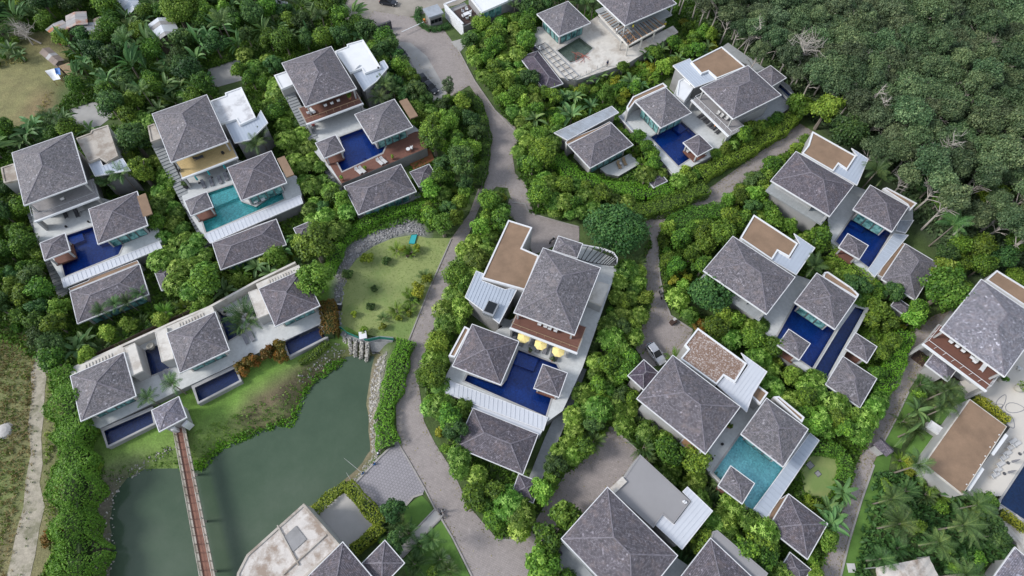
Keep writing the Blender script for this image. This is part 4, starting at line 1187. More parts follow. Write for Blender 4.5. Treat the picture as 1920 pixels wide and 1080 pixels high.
# ================================================================== red balcony villa at the right
TH = heading((1840, 524), (1958, 605), 8.5)
vh, qh = hip_house('large villa with long red balcony and white chairs above the cream plaza', [(1958, 605), (1840, 524), (1764, 620), (1882, 703)], 8.5, 0, 'villa', 'villa', mat='shingle_light', storey=5.4, glass='f',
                   balcony=dict(floor='wood_red', left=.2, right=.2, front=2.0, railmat='fascia'))
flat_wing(vh, [(1868, 507), (1930, 545), (1930, 580), (1848, 525)], 6.8, 0, 'gravel', rim='fascia')
hip_house('small square hip roofed lodge under the red balcony by the garden road', [(1756, 658), (1797, 687), (1777, 714), (1735, 683)], 3.6, 0, 'lodge', 'lodge', mat='shingle_light', glass='', inset=.7)
terrace([(1800, 715), (1850, 705), (1905, 650), (1990, 600), (2040, 760), (1960, 980), (1990, 1090), (1930, 1090), (1900, 1000), (1870, 965), (1880, 930), (1800, 930), (1895, 800), (1820, 742)], .9, [[(1874, 943), (1930, 858), (1990, 890), (1990, 1020)]], 'plaza', zb=-.4)
pool('big navy pool cut by the frame beside the cream plaza', [(1874, 943), (1930, 858), (1990, 890), (1990, 1020)], .9, 'pool_plain', .85)
sp = thing('pool_bar', 'big flat brown gravel roof between the sunken lawns and the plaza', 'building', at(1810, 838, 0))
flat_wing(sp, [(1818, 748), (1888, 800), (1805, 928), (1732, 870)], 4.6, 0, 'gravel', rim='concrete_pale', rimw=.12, rimh=.05)
for a_, b_ in (((1887, 815), (1860, 852)), ((1842, 878), (1815, 919))):
    MB().bar(at(*a_, 4.0), at(*b_, 4.0), .5, .25).build('awning_bar', MAT['white'], sp)
for px in ((1874, 815), (1866, 829), (1857, 838), (1839, 871), (1826, 890), (1813, 908), (1848, 855)): add_box(sp, 'roof_vent', px, 4.6, .16, .16, .12, .4, 'fascia')
hip_house('hip roof lodge in the corner below the plaza steps', [(1903, 1025), (1960, 1080), (1920, 1140), (1862, 1088)], 5.0, 0, 'lodge', 'lodge', mat='shingle_light', glass='')
kb = thing('plant_room', 'low white walled plant room between the two sunken lawns', 'plant room', at(1760, 805, 0))
flat_wing(kb, [(1737, 800), (1745, 788), (1772, 806), (1764, 818)], 2.2, 0, 'white_worn', rim='fascia', rimw=.15)
aw = thing('fabric_roof', 'stained pale fabric roof at the lower frame edge in the palm garden', 'canopy', at(1705, 1075, 3))
a_, b_, c_, d_ = (at(x, y, 3.4) for x, y in ((1642, 1064), (1742, 1044), (1775, 1110), (1650, 1130)))
mb = MB()
G = 8
for i in range(G):
    for j in range(G):
        def pt(i, j):
            s, t = i / G, j / G; p = a_.lerp(b_, s).lerp(d_.lerp(c_, s), t); p.z = 3.4 + .7 * math.sin(math.pi * s) * (1 if j else 1) - .1 * (1 if (i + j) % 2 else 0); return p
        mb.face(facing([pt(i, j), pt(i + 1, j), pt(i + 1, j + 1), pt(i, j + 1)], Vector((0, 0, 1))))
mb.build('fabric', MAT['roof_stained'], aw)
for p in (a_, b_, c_, d_): MB().bar((p.x, p.y, 0), (p.x, p.y, 3.4), .15).build('post', MAT['steel'], aw)
KEEP_OUT.append((ccw(pxy([(1642, 1064), (1742, 1044), (1775, 1110), (1650, 1130)], 3)), .2))
# gabled kiosk by the garden road
kq = Rect([(1640, 832), (1652, 826), (1675, 840), (1662, 852)], 2.8)
kk = thing('kiosk', 'small dark gabled kiosk standing at the kerb of the garden road', 'kiosk', kq.p(0, 0, 0))
MB().prism(ccw(kq.grow(-.25)), 0, 2.7).build('wall', MAT['wall'], kk)
mb = MB(); hu, hw = kq.hu + .2, kq.hw + .2
r0, r1 = kq.p(0, -hw, 3.7), kq.p(0, hw, 3.7)
if True:
    for s in (-1, 1):
        e0, e1 = kq.p(s * hu, -hw, 2.7), kq.p(s * hu, hw, 2.7)
        mb.face(facing([e0, e1, r1, r0], Vector((0, 0, 1)))); mb.face(facing([e0 - Vector((0, 0, .12)), e1 - Vector((0, 0, .12)), r1 - Vector((0, 0, .12)), r0 - Vector((0, 0, .12))], Vector((0, 0, -1))))
mb.build('roof', MAT['shingle_dark'], kk, 0)
KEEP_OUT.append((ccw(kq.grow(.2)), .3))

# ================================================================== orange parasol villa at the top right
TH = heading((1314, 165), (1403, 123), 8.5)
pooli = [(1220, 257), (1276, 226), (1306, 252), (1284, 266), (1298, 294), (1272, 311)]
terrace([(1165, 215), (1200, 182), (1302, 172), (1330, 190), (1385, 225), (1372, 250), (1338, 290), (1266, 330)], D2, [pooli], rot=TH)
vi, qi = hip_house('large villa with brown gravel wing beside the white pickup, orange parasols below it', [(1463, 178), (1403, 123), (1314, 165), (1375, 223)], 8.5, 0, 'villa', 'villa', storey=5.4, glass='fl',
                   balcony=dict(floor='wood_grey', left=1.6, right=.3, front=1.2, railmat='fascia'))
flat_wing(vi, [(1353, 88), (1398, 126), (1344, 148), (1328, 134), (1315, 139), (1295, 117)], 6.8, 0, 'gravel', rim='white')
seam_roof(vi, [(1262, 123), (1293, 110), (1315, 140), (1328, 136), (1343, 149), (1303, 164)], 6.4, ((1262, 123), (1303, 164)), 'metal_blue')
flat_wing(vi, [(1272, 152), (1281, 147), (1302, 163), (1283, 190), (1268, 180)], 5.4, 0, 'white', wall='white', rim='white')
hip_house(None, [(1418, 139), (1445, 123), (1472, 145), (1446, 164)], 6.2, 0, inset=.4, glass='', root=vi)
hip_house('pool house at the head of the navy pool with the orange parasols', [(1192, 191), (1248, 166), (1297, 211), (1239, 239)], 6.2, D2, 'pool house', 'pool_house', glass='fl')
w_ = thing('side_wing', 'pale framed gravel wing behind the pool house of the orange parasol villa', 'wing', at(1215, 175, 0)); flat_wing(w_, [(1175, 200), (1186, 182), (1243, 156), (1251, 163), (1192, 190), (1178, 208)], 5.8, 0, 'gravel')
hip_house('small square pavilion at the corner of the orange parasol pool', [(1282, 267), (1310, 253), (1337, 277), (1307, 293)], 5.2, D2, 'pavilion', 'pavilion', open_sides=True)
pool('navy pool in front of the orange parasols', pooli, D2, 'pool_blue', shelf=[[(1262, 236), (1276, 228), (1288, 239), (1274, 247)]])
pool('narrow navy pool strip at the forest side of the orange parasol villa', [(1455, 160), (1463, 158), (1492, 184), (1484, 192)], 3.0, 'pool_navy')
vib, qib = hip_house('guest house below the striped metal roof, two tan loungers on its terrace', [(1063, 272), (1147, 232), (1188, 273), (1107, 312)], 4.4, .8, 'guest house', 'guest_house', glass='f')
seam_roof(vib, [(1039, 249), (1147, 199), (1160, 211), (1064, 263)], 4.2, ((1039, 249), (1064, 263)), 'metal_dull', step=.7)
seam_roof(vi, [(1160, 218), (1173, 213), (1224, 268), (1211, 274)], 2.4, ((1160, 218), (1211, 274)), 'metal_dull', step=.7)
seam_roof(vi, [(1227, 284), (1238, 281), (1274, 320), (1260, 327)], 2.2, ((1227, 284), (1260, 327)), 'metal_blue', step=.7)
flat_wing(vib, [(1060, 266), (1080, 256), (1120, 240), (1143, 228), (1147, 232), (1063, 272)], 3.9, 0, 'gravel', rimw=.12, rimh=.05)
terrace([(1125, 316), (1182, 287), (1199, 307), (1160, 330), (1138, 326)], .9, (), 'deck', rot=TH)
hip_house('little store with dark hip roof among the shrubs below the orange parasol villa', [(1212, 336), (1238, 326), (1252, 340), (1226, 350)], 2.6, 0, 'store', 'garden_store', mat='shingle_dark', inset=.4, glass='')
terrace([(1340, 98), (1365, 80), (1480, 160), (1498, 190), (1440, 230), (1382, 232), (1395, 215), (1460, 180), (1400, 120)], 2.2, (), 'deck_grey', rot=TH)

# ================================================================== villa under construction at the top
TH = heading((1008, 27), (1065, 2), 6.4)
poolj = [(1045, 95), (1086, 70), (1112, 90), (1094, 108), (1070, 118)]
terrace([(985, 62), (1010, 50), (1060, 60), (1108, 38), (1120, 30), (1180, 90), (1262, 48), (1272, 60), (1178, 118), (1082, 150), (1050, 145)], 3.0, [poolj], 'concrete_pale', rot=TH)
hip_house('small hip roofed pool house above the drained pool on the building site', [(1008, 27), (1065, 2), (1106, 43), (1048, 68)], 6.4, DECK, 'pool house', 'pool_house', glass='fl')
vj, qj = hip_house('villa being rebuilt at the upper frame edge, bare balcony joists below its roof', [(1120, -2), (1214, -42), (1265, 6), (1173, 49)], 9.0, 0, 'villa', 'villa', storey=6.0, glass='f', wall='wall')
pool('half drained murky pool with red steel bars on the building site', poolj, DECK, 'pool_murky', .9)
hip_house('low dark roofed guest house beside the bare pergola frame of the building site', [(985, 105), (1007, 96), (1054, 154), (1013, 174)], 3.2, 0, 'guest house', 'guest_house', mat='shingle_dark', glass='f')
fr = thing('bare_pergola', 'bare steel pergola frame along the drained pool', 'frame', at(1045, 120, 3))
A, B, C_, D_ = at(1005, 88, 3.3), at(1022, 80, 3.3), at(1085, 142, 3.3), at(1066, 152, 3.3)
for i in range(9): MB().bar(A.lerp(D_, i / 8), B.lerp(C_, i / 8), .12).build('cross_bar', MAT['cushion_dark'], fr)
for p_, q_ in ((A, D_), (B, C_), (A.lerp(B, .5), D_.lerp(C_, .5))): MB().bar(p_, q_, .16).build('long_bar', MAT['steel'], fr)
jf = thing('balcony_frame', 'unfinished balcony of bare joists and pale columns on the building site', 'balcony frame', at(1180, 70, 3))
jp = [at(x, y, 6.0) for x, y in ((1125, 30), (1170, 75), (1240, 42), (1258, 30), (1200, 48), (1173, 45), (1140, 18))]
L0, L1 = at(1123, 27, 6), at(1178, 85, 6)
M0, M1 = at(1140, 20, 6), at(1194, 72, 6)
for i in range(15): MB().bar(L0.lerp(L1, i / 14), M0.lerp(M1, i / 14), .14, .2).build('joist', MAT['wood_tan'] if i % 3 else MAT['cushion_dark'], jf)
N0, N1 = at(1178, 85, 6), at(1246, 48, 6); O0, O1 = at(1160, 62, 6), at(1225, 33, 6)
for i in range(14): MB().bar(N0.lerp(N1, i / 13), O0.lerp(O1, i / 13), .14, .2).build('joist', MAT['wood_tan'] if i % 2 else MAT['cushion_dark'], jf)
for p_, q_ in ((L0, L1), (N0, N1)): MB().bar(p_ - Vector((0, 0, .1)), q_ - Vector((0, 0, .1)), .4, .35).build('edge_beam', MAT['concrete_pale'], jf)
for px in ((1166, 74), (1178, 85), (1204, 72), (1228, 58)):
    p = at(*px, 6); MB().bar((p.x, p.y, .5), (p.x, p.y, 5.7), .3).build('column', MAT['concrete_pale'], jf)
sc_ = thing('scaffold', 'steel scaffold rails below the building site terrace', 'scaffold', at(1110, 140, 0))
for k in range(4):
    for z in (1.0, 2.2, 3.6): MB().bar(at(1082 + k * 6, 152 - k * 0, 3) * Vector((1, 1, 0)) if False else at(1078, 150, z), at(1140, 121, z), .1).build('rail', MAT['steel'], sc_) if k == 0 else None
for i in range(7):
    p = at(1078 + 62 * i / 6, 150 - 29 * i / 6, 3.0); MB().bar((p.x, p.y, 0), (p.x, p.y, 4.2), .09).build('upright', MAT['steel'], sc_)
rb = thing('rebar_heap', 'loose heap of red steel bars lying in the drained pool', 'steel bars', at(1085, 110, 2.3))
for i in range(16):
    c = at(1087 + random.uniform(-10, 10), 112 + random.uniform(-5, 5), 2.6); a = random.uniform(0, 6.28); l = random.uniform(1, 2.6)
    dv = Vector((math.cos(a), math.sin(a), random.uniform(-.1, .2))) * l; c.z = 2.5 + random.random() * .9
    MB().bar(c - dv, c + dv, .07).build('bar', MAT['red_oxide'], rb)

# ================================================================== gate: guard house, slatted house, entrance sign
gq = Rect([(793, 16), (820, 8), (831, 23), (804, 33)], 3.4)
gh = thing('guard_house', 'small grey flat roofed guard house beside the barrier', 'guard house', gq.p(0, 0, 0))
MB().prism(ccw(gq.grow(-.35)), 0, 3.0).build('wall', MAT['wall_grey'], gh)
MB().prism(ccw(gq.grow(.05)), 3.0, 3.4, bottom=True).build('roof', MAT['metal_dull'], gh)
glazing(gh, gq, 'f', 3.0, 1.0, .35, 'glass_dark', 3, h=1.0)
KEEP_OUT.append((ccw(gq.grow(.3)), .5))
br = thing('barrier', 'white road barrier arm lowered beside the guard house', 'barrier', at(796, 42, 0))
p = at(796, 43, 0); MB().box((p.x, p.y, .55), .5, .5, 1.1, .3).build('post', MAT['orange'], br)
a, b = at(795, 41, 1.0), at(753, 60, 1.0); MB().bar(a, b, .16, .12).build('arm', MAT['white'], br)
sg = thing('entrance_sign', 'dark entrance sign wall at the gate verge', 'sign', at(723, 60, 0))
a, b = at(711, 62, 0), at(735, 53, 0); a.z = b.z = 1.1; MB().bar(a, b, .5, 2.2).build('panel', MAT['cushion_dark'], sg)
a, b = at(730, 71, 0), at(745, 65, 0); a.z = b.z = .3; MB().bar(a, b, .4, .6).build('planter_wall', MAT['wall_grey'], sg)
sh = thing('slatted_house', 'white roofed house at the upper edge with white slat wall and dark terrace', 'house', at(880, 20, 0))
terr = ccw(pxy([(851, 21), (882, 7), (903, 33), (869, 47)], 3.0)); MB().prism(terr, 0, 3.0).build('terrace_floor', MAT['wood_dark'], sh)
KEEP_OUT.append((ccw(pxy([(832, 8), (885, -20), (980, -30), (985, 20), (905, 40), (870, 78)], 1.5)), .5))
sa, sb = at(833, 8, 4.2), at(868, 45, 4.2)
for i in range(9):
    z = .5 + i * .40
    MB().bar((sa.x, sa.y, z), (sb.x, sb.y, z), .14, .22).build('slat', MAT['white'], sh)
for t in (0, .25, .5, .75, 1): p = sa.lerp(sb, t); MB().bar((p.x + .1, p.y + .1, 0), (p.x + .1, p.y + .1, 3.95), .12).build('post', MAT['wall_grey'], sh)
ip_ = offset(ccw([sa[:2], sb[:2], at(903, 28, 4.2)[:2], at(872, -8, 4.2)[:2]]), -.5); MB().prism(ip_, 0, 2.9).build('base_wall', MAT['wall_grey'], sh)
MB().bar(sa, sb, .5, .2).build('wall_cap', MAT['white'], sh); MB().bar(sa, at(880, -10, 4.2), .5, .2).build('wall_cap', MAT['fascia'], sh)
flat_wing(sh, [(878, -8), (950, -30), (985, -12), (903, 24)], 5.4, 0, 'white', rim='white', wall='wall_grey')
for i in range(6): p0, p1 = at(905 + i * 12, 25 - i * 5.6, 5.2), at(916 + i * 12, 20 - i * 5.6, 5.2); p0.z = p1.z = 3.9; MB().bar(p0, p1, .08, 2.2).build('window', MAT['glass'], sh)
sheet('gate_ramp', [(845, 78), (868, 72), (880, 78), (862, 98)], .08, 'road_pale')

# ================================================================== shacks in the jungle at the top left
def shack(label, quad, z, mats, split=.5, ridge_h=.9, group=None):
    q = Rect(quad, z)
    root = thing('shack', label, 'shack', q.p(0, 0, 0))
    MB().prism(ccw(q.grow(-.5)), 0, z).build('wall', MAT['tin_brown'], root)
    KEEP_OUT.append((ccw(q.grow(0)), .3))
    for s in (-1, 1):
        n = 5
        for i in range(n):
            b0, b1 = -q.hw + 2 * q.hw * i / n, -q.hw + 2 * q.hw * (i + 1) / n + .08
            lift = .03 * (i % 2)
            f = [q.p(s * q.hu, b0, z + lift), q.p(s * q.hu, b1, z + lift), q.p(0, b1, z + ridge_h + lift), q.p(0, b0, z + ridge_h + lift)]
            mb = MB(); mb.face(facing(f, Vector((0, 0, 1)))); g = [v - Vector((0, 0, .05)) for v in f]; mb.face(facing(g, Vector((0, 0, -1))))
            for k in range(4): mb.face([f[k], f[(k + 1) % 4], g[(k + 1) % 4], g[k]])
            mb.build('roof_sheet', MAT[mats[(i * 7 + (s > 0) * 3) % len(mats)]], root)
    return root, q
shack('rusty patched tin roof shack in the jungle clearing', [(92, 55), (118, 34), (130, 52), (103, 74)], 3.4, ['tin', 'rust', 'tin'], ridge_h=.3)
shack('tin shack with orange rusted ridge sheets in the jungle', [(116, 28), (158, 26), (168, 46), (132, 50)], 3.7, ['rust', 'tin', 'tin', 'rust'], ridge_h=.5)
shack('grey sheet roof shack half under a tree in the jungle', [(134, 50), (168, 47), (186, 66), (148, 66)], 3.0, ['tin', 'metal_dull'], ridge_h=.5)
shack('brown sheet roof lean to beside the grey shack', [(166, 38), (196, 32), (200, 66), (184, 64)], 2.8, ['tin_brown', 'tin'], ridge_h=.3)
shack('long narrow brown roof shed in the clearing', [(78, 97), (92, 88), (120, 112), (98, 126)], 2.8, ['tin_brown', 'tin_brown', 'tin'], ridge_h=.5)
shack('white tin roof house under the trees near the top frame edge', [(210, -5), (240, -12), (276, 12), (245, 26)], 4.0, ['metal_white', 'metal_blue'], ridge_h=.8)
shack('white and grey tin house among palms above the turquoise pool villa', [(272, 45), (318, 38), (346, 63), (292, 78)], 3.8, ['metal_white', 'tin', 'metal_white'], ridge_h=1.0)
bp = thing('batten_roof', 'bare bamboo batten roof beside the blue tarp', 'batten roof', at(132, 130, 2.4))
A, B = at(110, 124, 2.6), at(128, 118, 2.6); C2, D2_ = at(152, 132, 2.6), at(130, 142, 2.6)
for i in range(14): MB().bar(A.lerp(D2_, .5 + .0) if False else A.lerp(B, i / 13), D2_.lerp(C2, i / 13), .12).build('batten', MAT['rattan'], bp)
for t0, t1 in ((A, B), (D2_, C2)): MB().bar(t0 - Vector((0, 0, .12)), t1 - Vector((0, 0, .12)), .12).build('rafter', MAT['wood_dark'], bp)
for p in (A, B, C2, D2_): MB().bar((p.x, p.y, 0), (p.x, p.y, 2.5), .12).build('post', MAT['wood_dark'], bp)
def tarp(label, quad, z, mat):
    pts = [at(x, y, z) for x, y in quad]; root = thing('tarp', label, 'tarp', pts[0] * Vector((1, 1, 0)) if False else (pts[0].x, pts[0].y, 0))
    mb = MB(); n = 6
    def pt(i, j):
        s, t = i / n, j / n; p = pts[0].lerp(pts[1], s).lerp(pts[3].lerp(pts[2], s), t); p.z -= .35 * math.sin(math.pi * s) * math.sin(math.pi * t) - .06 * ((i * 3 + j * 5) % 3); return p
    for i in range(n):
        for j in range(n): mb.face(facing([pt(i, j), pt(i + 1, j), pt(i + 1, j + 1), pt(i, j + 1)], Vector((0, 0, 1))))
    mb.build('sheet', MAT[mat], root)
    for p in pts: MB().bar((p.x, p.y, 0), (p.x, p.y, z), .08).build('pole', MAT['wood_tan'], root)
tarp('white tarp spread at the edge of the jungle clearing', [(84, 133), (102, 128), (114, 148), (100, 151)], 1.6, 'white')
tarp('small blue tarp next to the white tarp', [(102, 128), (112, 127), (114, 140), (105, 139)], 1.9, 'tarp_blue')
tarp('dull red tarp hanging off the rusty shack', [(104, 73), (122, 63), (124, 78), (114, 85)], 2.0, 'tarp_red')

inl = MB()
for cx, cy, w_, h_, an in ((1880, 780, 16, 9, .3), (1893, 790, 15, 8, 1.0), (1868, 766, 14, 8, -.5), (1903, 765, 18, 9, .1), (1878, 752, 14, 7, -1.0)):
    pts_ = []
    for k in range(15):
        t = 2 * math.pi * k / 14; x_, y_ = w_ * math.cos(t), h_ * math.sin(t) * (1 - .35 * math.cos(t))
        pts_.append(at(cx + x_ * math.cos(an) - y_ * math.sin(an), cy + x_ * math.sin(an) + y_ * math.cos(an), .906))
    for a_, b_ in zip(pts_[:-1], pts_[1:]): inl.bar(a_, b_, .11, .012)
tag(inl.build('paving_inlay', MAT['cushion']), kind='structure')
# ================================================================== PLANTS: leaf-by-leaf meshes, shared between plants of a kind
def leaf_mesh(name, C, N, T, Lx, Wd, tint, mat):
    """diamond leaves: centres C, normals N, long axes T"""
    N = N / (np.linalg.norm(N, axis=1, keepdims=True) + 1e-9)
    T = T - N * (T * N).sum(1, keepdims=True); T = T / (np.linalg.norm(T, axis=1, keepdims=True) + 1e-9)
    B = np.cross(N, T)
    Lx = np.broadcast_to(np.asarray(Lx, float), (len(C),))[:, None]; Wd = np.broadcast_to(np.asarray(Wd, float), (len(C),))[:, None]
    V = np.stack([C - T * Lx / 2, C + B * Wd / 2 + N * Wd * .12, C + T * Lx / 2, C - B * Wd / 2 + N * Wd * .12], 1).reshape(-1, 3)
    return quads_mesh(name, V, tint, mat)

def quads_mesh(name, V, tint, mat):
    n = len(V) // 4
    me = bpy.data.meshes.new(name)
    me.vertices.add(len(V)); me.vertices.foreach_set('co', V.astype(np.float32).ravel())
    me.loops.add(4 * n); me.loops.foreach_set('vertex_index', np.arange(4 * n, dtype=np.int32))
    me.polygons.add(n); me.polygons.foreach_set('loop_start', np.arange(0, 4 * n, 4, dtype=np.int32))
    a = me.attributes.new('tint', 'FLOAT', 'FACE'); a.data.foreach_set('value', np.clip(tint, 0, 1).astype(np.float32))
    me.materials.append(mat)
    me.update(calc_edges=True); me.validate()
    return me

def unit(v): return v / (np.linalg.norm(v, axis=-1, keepdims=True) + 1e-9)

def crown_mesh(name, seed, r, zc, rz, lobes, leaves, size, mat, lobe_r=.36, jitter=.6, up=.35, tvar=.22):
    g = np.random.default_rng(seed)
    d = unit(g.normal(size=(lobes, 3)) + np.array([0, 0, .35])); rad = g.uniform(.40, 1.0, lobes) ** .8
    c = d * rad[:, None] * np.array([r, r, rz]) * .82
    lr = r * lobe_r * g.uniform(.55, 1.25, lobes)
    lt = g.normal(.42, tvar * .6, lobes)
    k = g.choice(lobes, leaves, p=lr ** 2 / (lr ** 2).sum())
    dd = unit(g.normal(size=(leaves, 3)) + np.array([0, 0, .45]))
    rr = lr[k] * g.uniform(.72, 1.12, leaves)
    P = c[k] + dd * rr[:, None] * np.array([1, 1, .85])
    stray = g.random(leaves) < .14
    P = np.where(stray[:, None], c[k] + dd * (rr * g.uniform(1.05, 1.4, leaves))[:, None], P)
    P[:, 2] += zc
    out = unit(P - np.array([0, 0, zc - rz * .5]))
    N = unit(dd * .7 + out * .4 + g.normal(size=(leaves, 3)) * jitter + np.array([0, 0, up]))
    T = g.normal(size=(leaves, 3)) + dd * .5
    fresh = np.clip((dd[:, 2] - .2), 0, 1) * .16
    tint = lt[k] + g.normal(0, tvar, leaves) + fresh
    s = size * g.uniform(.7, 1.35, leaves)
    return leaf_mesh(name, P, N, T, s * 1.25, s * .72, tint, mat)

def frangipani_mesh(name, seed, r, zc, rz, tips, mat):
    g = np.random.default_rng(seed)
    d = unit(g.normal(size=(tips, 3)) + np.array([0, 0, .55])); d[:, 2] = np.abs(d[:, 2]) * 1.0 - .15
    c = d * np.array([r, r, rz]) * g.uniform(.72, 1.05, (tips, 1)); c[:, 2] += zc
    m = 11
    k = np.repeat(np.arange(tips), m)
    an = np.tile(np.arange(m) * 2 * np.pi / m * 1.0, tips) + np.repeat(g.uniform(0, 6.28, tips), m) + g.normal(0, .2, tips * m)
    ax = unit(d + np.array([0, 0, .8]))[k]
    a1 = unit(np.cross(ax, np.array([.3, .9, .1]))); a2 = np.cross(ax, a1)
    rad = a1 * np.cos(an)[:, None] + a2 * np.sin(an)[:, None]
    inner = (np.tile(np.arange(m), tips) % 3 == 0)
    L = np.where(inner, .34, .62) * g.uniform(.8, 1.2, len(k))
    T = unit(rad + ax * np.where(inner, .7, .12)[:, None])
    C = c[k] + T * (L * .55)[:, None]
    N = unit(ax * 1.0 + rad * -.15 + g.normal(0, .18, (len(k), 3)))
    tip_t = g.normal(.44, .13, tips)
    blossom = g.random(tips) < .42
    tint = tip_t[k] + np.where(inner & blossom[k], .50, 0) + np.where(inner, .12, 0) + g.normal(0, .08, len(k))
    n2 = tips * 6
    P2 = unit(g.normal(size=(n2, 3))) * np.array([r, r, rz]) * g.uniform(.55, .9, (n2, 1)); P2[:, 2] = np.abs(P2[:, 2]) * .9 - rz * .2 + zc
    C = np.vstack([C, P2]); N = np.vstack([N, unit(g.normal(size=(n2, 3)) + np.array([0, 0, .8]))]); T = np.vstack([T, g.normal(size=(n2, 3))])
    L = np.concatenate([L, g.uniform(.4, .7, n2)]); tint = np.concatenate([tint, g.normal(.25, .12, n2)])
    return leaf_mesh(name, C, N, T, L, L * .36, tint, mat)

def frond_mesh(name, seed, n, length, droop, z0, mat, leaflets=22, wid=.42, lean=(25, 80), r0=.1, tbase=.45):
    g = np.random.default_rng(seed); V = []; tn = []
    for i in range(n):
        a = 2 * math.pi * i / n * 2.4 + g.uniform(-.25, .25); el = R(g.uniform(*lean)); L = length * g.uniform(.8, 1.15)
        hd = np.array([math.cos(a), math.sin(a), 0]); p = np.array([math.cos(a) * r0, math.sin(a) * r0, z0]); e = el
        side = np.array([-math.sin(a), math.cos(a), 0]); step = L / leaflets; t0 = tbase + g.normal(0, .14)
        for k in range(leaflets):
            t = hd * math.cos(e) + np.array([0, 0, math.sin(e)])
            q = p + t * step
            s = k / leaflets
            w = length * wid * (math.sin(math.pi * min(1, s * .9 + .12)) ** .6) * .62
            V += [p - side * .03, p + side * .03, q + side * .02, q - side * .02]; tn.append(t0 + .25)
            up = np.cross(side, t)
            if k > 1:
                for sg in (-1, 1):
                    dirn = unit(side * sg * .85 + t * .62 - np.array([0, 0, .34 + .2 * g.random()]) + g.normal(0, .05, 3))
                    tip = p + dirn * w; wv = t * step * .62
                    V += [p, p + wv, tip + wv * .25, tip]; tn.append(t0 + g.normal(0, .10))
            p = q; e -= droop / leaflets * (.4 + 1.2 * s)
    return quads_mesh(name, np.array(V), np.array(tn), mat)

def paddle_mesh(name, seed, n, length, wd, z0, mat, fan=None, lean=(30, 75), droop=1.1):
    """banana-like plants: broad leaves, each a bent strip with a keel"""
    g = np.random.default_rng(seed); V = []; tn = []
    for i in range(n):
        if fan is None: a = 2 * math.pi * i / n * 1.62 + g.uniform(-.3, .3); e = R(g.uniform(*lean))
        else:
            s = i / (n - 1) * 2 - 1; a = fan if s > 0 else fan + math.pi; e = R(88 - abs(s) * 75); a += g.normal(0, .06)
        L = length * g.uniform(.75, 1.15); hd = np.array([math.cos(a), math.sin(a), 0]); side = np.array([-math.sin(a), math.cos(a), 0])
        stem = L * (.45 if fan is not None else .22)
        t = hd * math.cos(e) + np.array([0, 0, math.sin(e)])
        p = np.array([0, 0, z0]) + t * .05; q = p + t * stem
        V += [p - side * .05, p + side * .05, q + side * .03, q - side * .03]; tn.append(.55)
        p = q; m = 5; t0 = g.normal(.45, .16)
        if fan is not None: side = unit(side * .6 + np.array([0, 0, .45]) + g.normal(0, .25, 3))
        for k in range(m):
            e2 = e - droop * (k + 1) / m
            t = hd * math.cos(e2) + np.array([0, 0, math.sin(e2)])
            q = p + t * L / m
            w0, w1 = (wd * math.sin(math.pi * min(1, .16 + .84 * x)) ** .55 for x in (k / m, (k + 1) / m - .001))
            dz = np.array([0, 0, .22])
            for sg in (-1, 1):
                V += [p, q, q + side * sg * w1 / 2 + dz * w1, p + side * sg * w0 / 2 + dz * w0]; tn.append(t0 + g.normal(0, .05) + .06 * sg)
            p = q
    return quads_mesh(name, np.array(V), np.array(tn), mat)

def trunk_mesh(name, h, r, mat, limbs=4, seed=0, spread=1.2, top=None, k=6):
    g = random.Random(seed); mb = MB()
    bend = (g.uniform(-.15, .15), g.uniform(-.15, .15))
    mb.tube([(0, 0, -.1), (bend[0] * .5, bend[1] * .5, h * .35), (bend[0], bend[1], h * .7)], [r * 1.15, r * .9, r * .7], k)
    for i in range(limbs):
        a = 2 * math.pi * i / max(1, limbs) + g.uniform(-.4, .4)
        mb.tube([(bend[0] * .8, bend[1] * .8, h * g.uniform(.5, .66)), (math.cos(a) * spread * .5, math.sin(a) * spread * .5, h * .85), (math.cos(a) * spread, math.sin(a) * spread, h * 1.08)], [r * .55, r * .38, r * .15], 5)
    return mb.mesh(name, MAT[mat])

KINDS = {}
def kind(key, name, cat, adj, r, zc, meshes):
    """meshes: [(part name, mesh)...]; r: reach on the ground plan; zc: height of the crown's middle"""
    KINDS[key] = dict(name=name, cat=cat, adj=adj, r=r, zc=zc, meshes=meshes)

for k in range(3):
    kind(f'frang{k}', 'frangipani_tree', 'tree', ('pale tipped frangipani tree', 'rounded frangipani tree', 'broad frangipani tree')[k], 1.7 + .25 * k, 2.9 + .2 * k,
         [('crown', frangipani_mesh('frangipani crown', 20 + k, 1.75 + .25 * k, 2.7 + .2 * k, 1.35, 62 + 16 * k, MAT['leaf_frang'])), ('trunk', trunk_mesh('frangipani trunk', 2.8, .13, 'bark', 5, k, 1.0))])
for k in range(3):
    kind(f'lush{k}', 'leafy_tree', 'tree', ('dense green tree', 'lush green tree', 'broad lumpy tree')[k], 1.9 + .35 * k, 3.6 + .3 * k,
         [('crown', crown_mesh('leafy crown', 30 + k, 1.95 + .35 * k, 3.5 + .3 * k, 1.7 + .2 * k, 26 + 6 * k, 2500 + 600 * k, .30, MAT['leaf_lush'])), ('trunk', trunk_mesh('leafy trunk', 3.6 + .3 * k, .17, 'bark', 5, 10 + k, 1.2))])
for k in range(2):
    kind(f'bright{k}', 'bright_tree', 'tree', ('fresh green tree', 'loose bright tree')[k], 1.8 + .4 * k, 3.4 + .4 * k,
         [('crown', crown_mesh('bright crown', 40 + k, 1.9 + .4 * k, 3.3 + .4 * k, 1.6, 24 + 6 * k, 2400 + 600 * k, .30, MAT['leaf_bright'])), ('trunk', trunk_mesh('bright trunk', 3.4, .15, 'bark', 5, 20 + k, 1.1))])
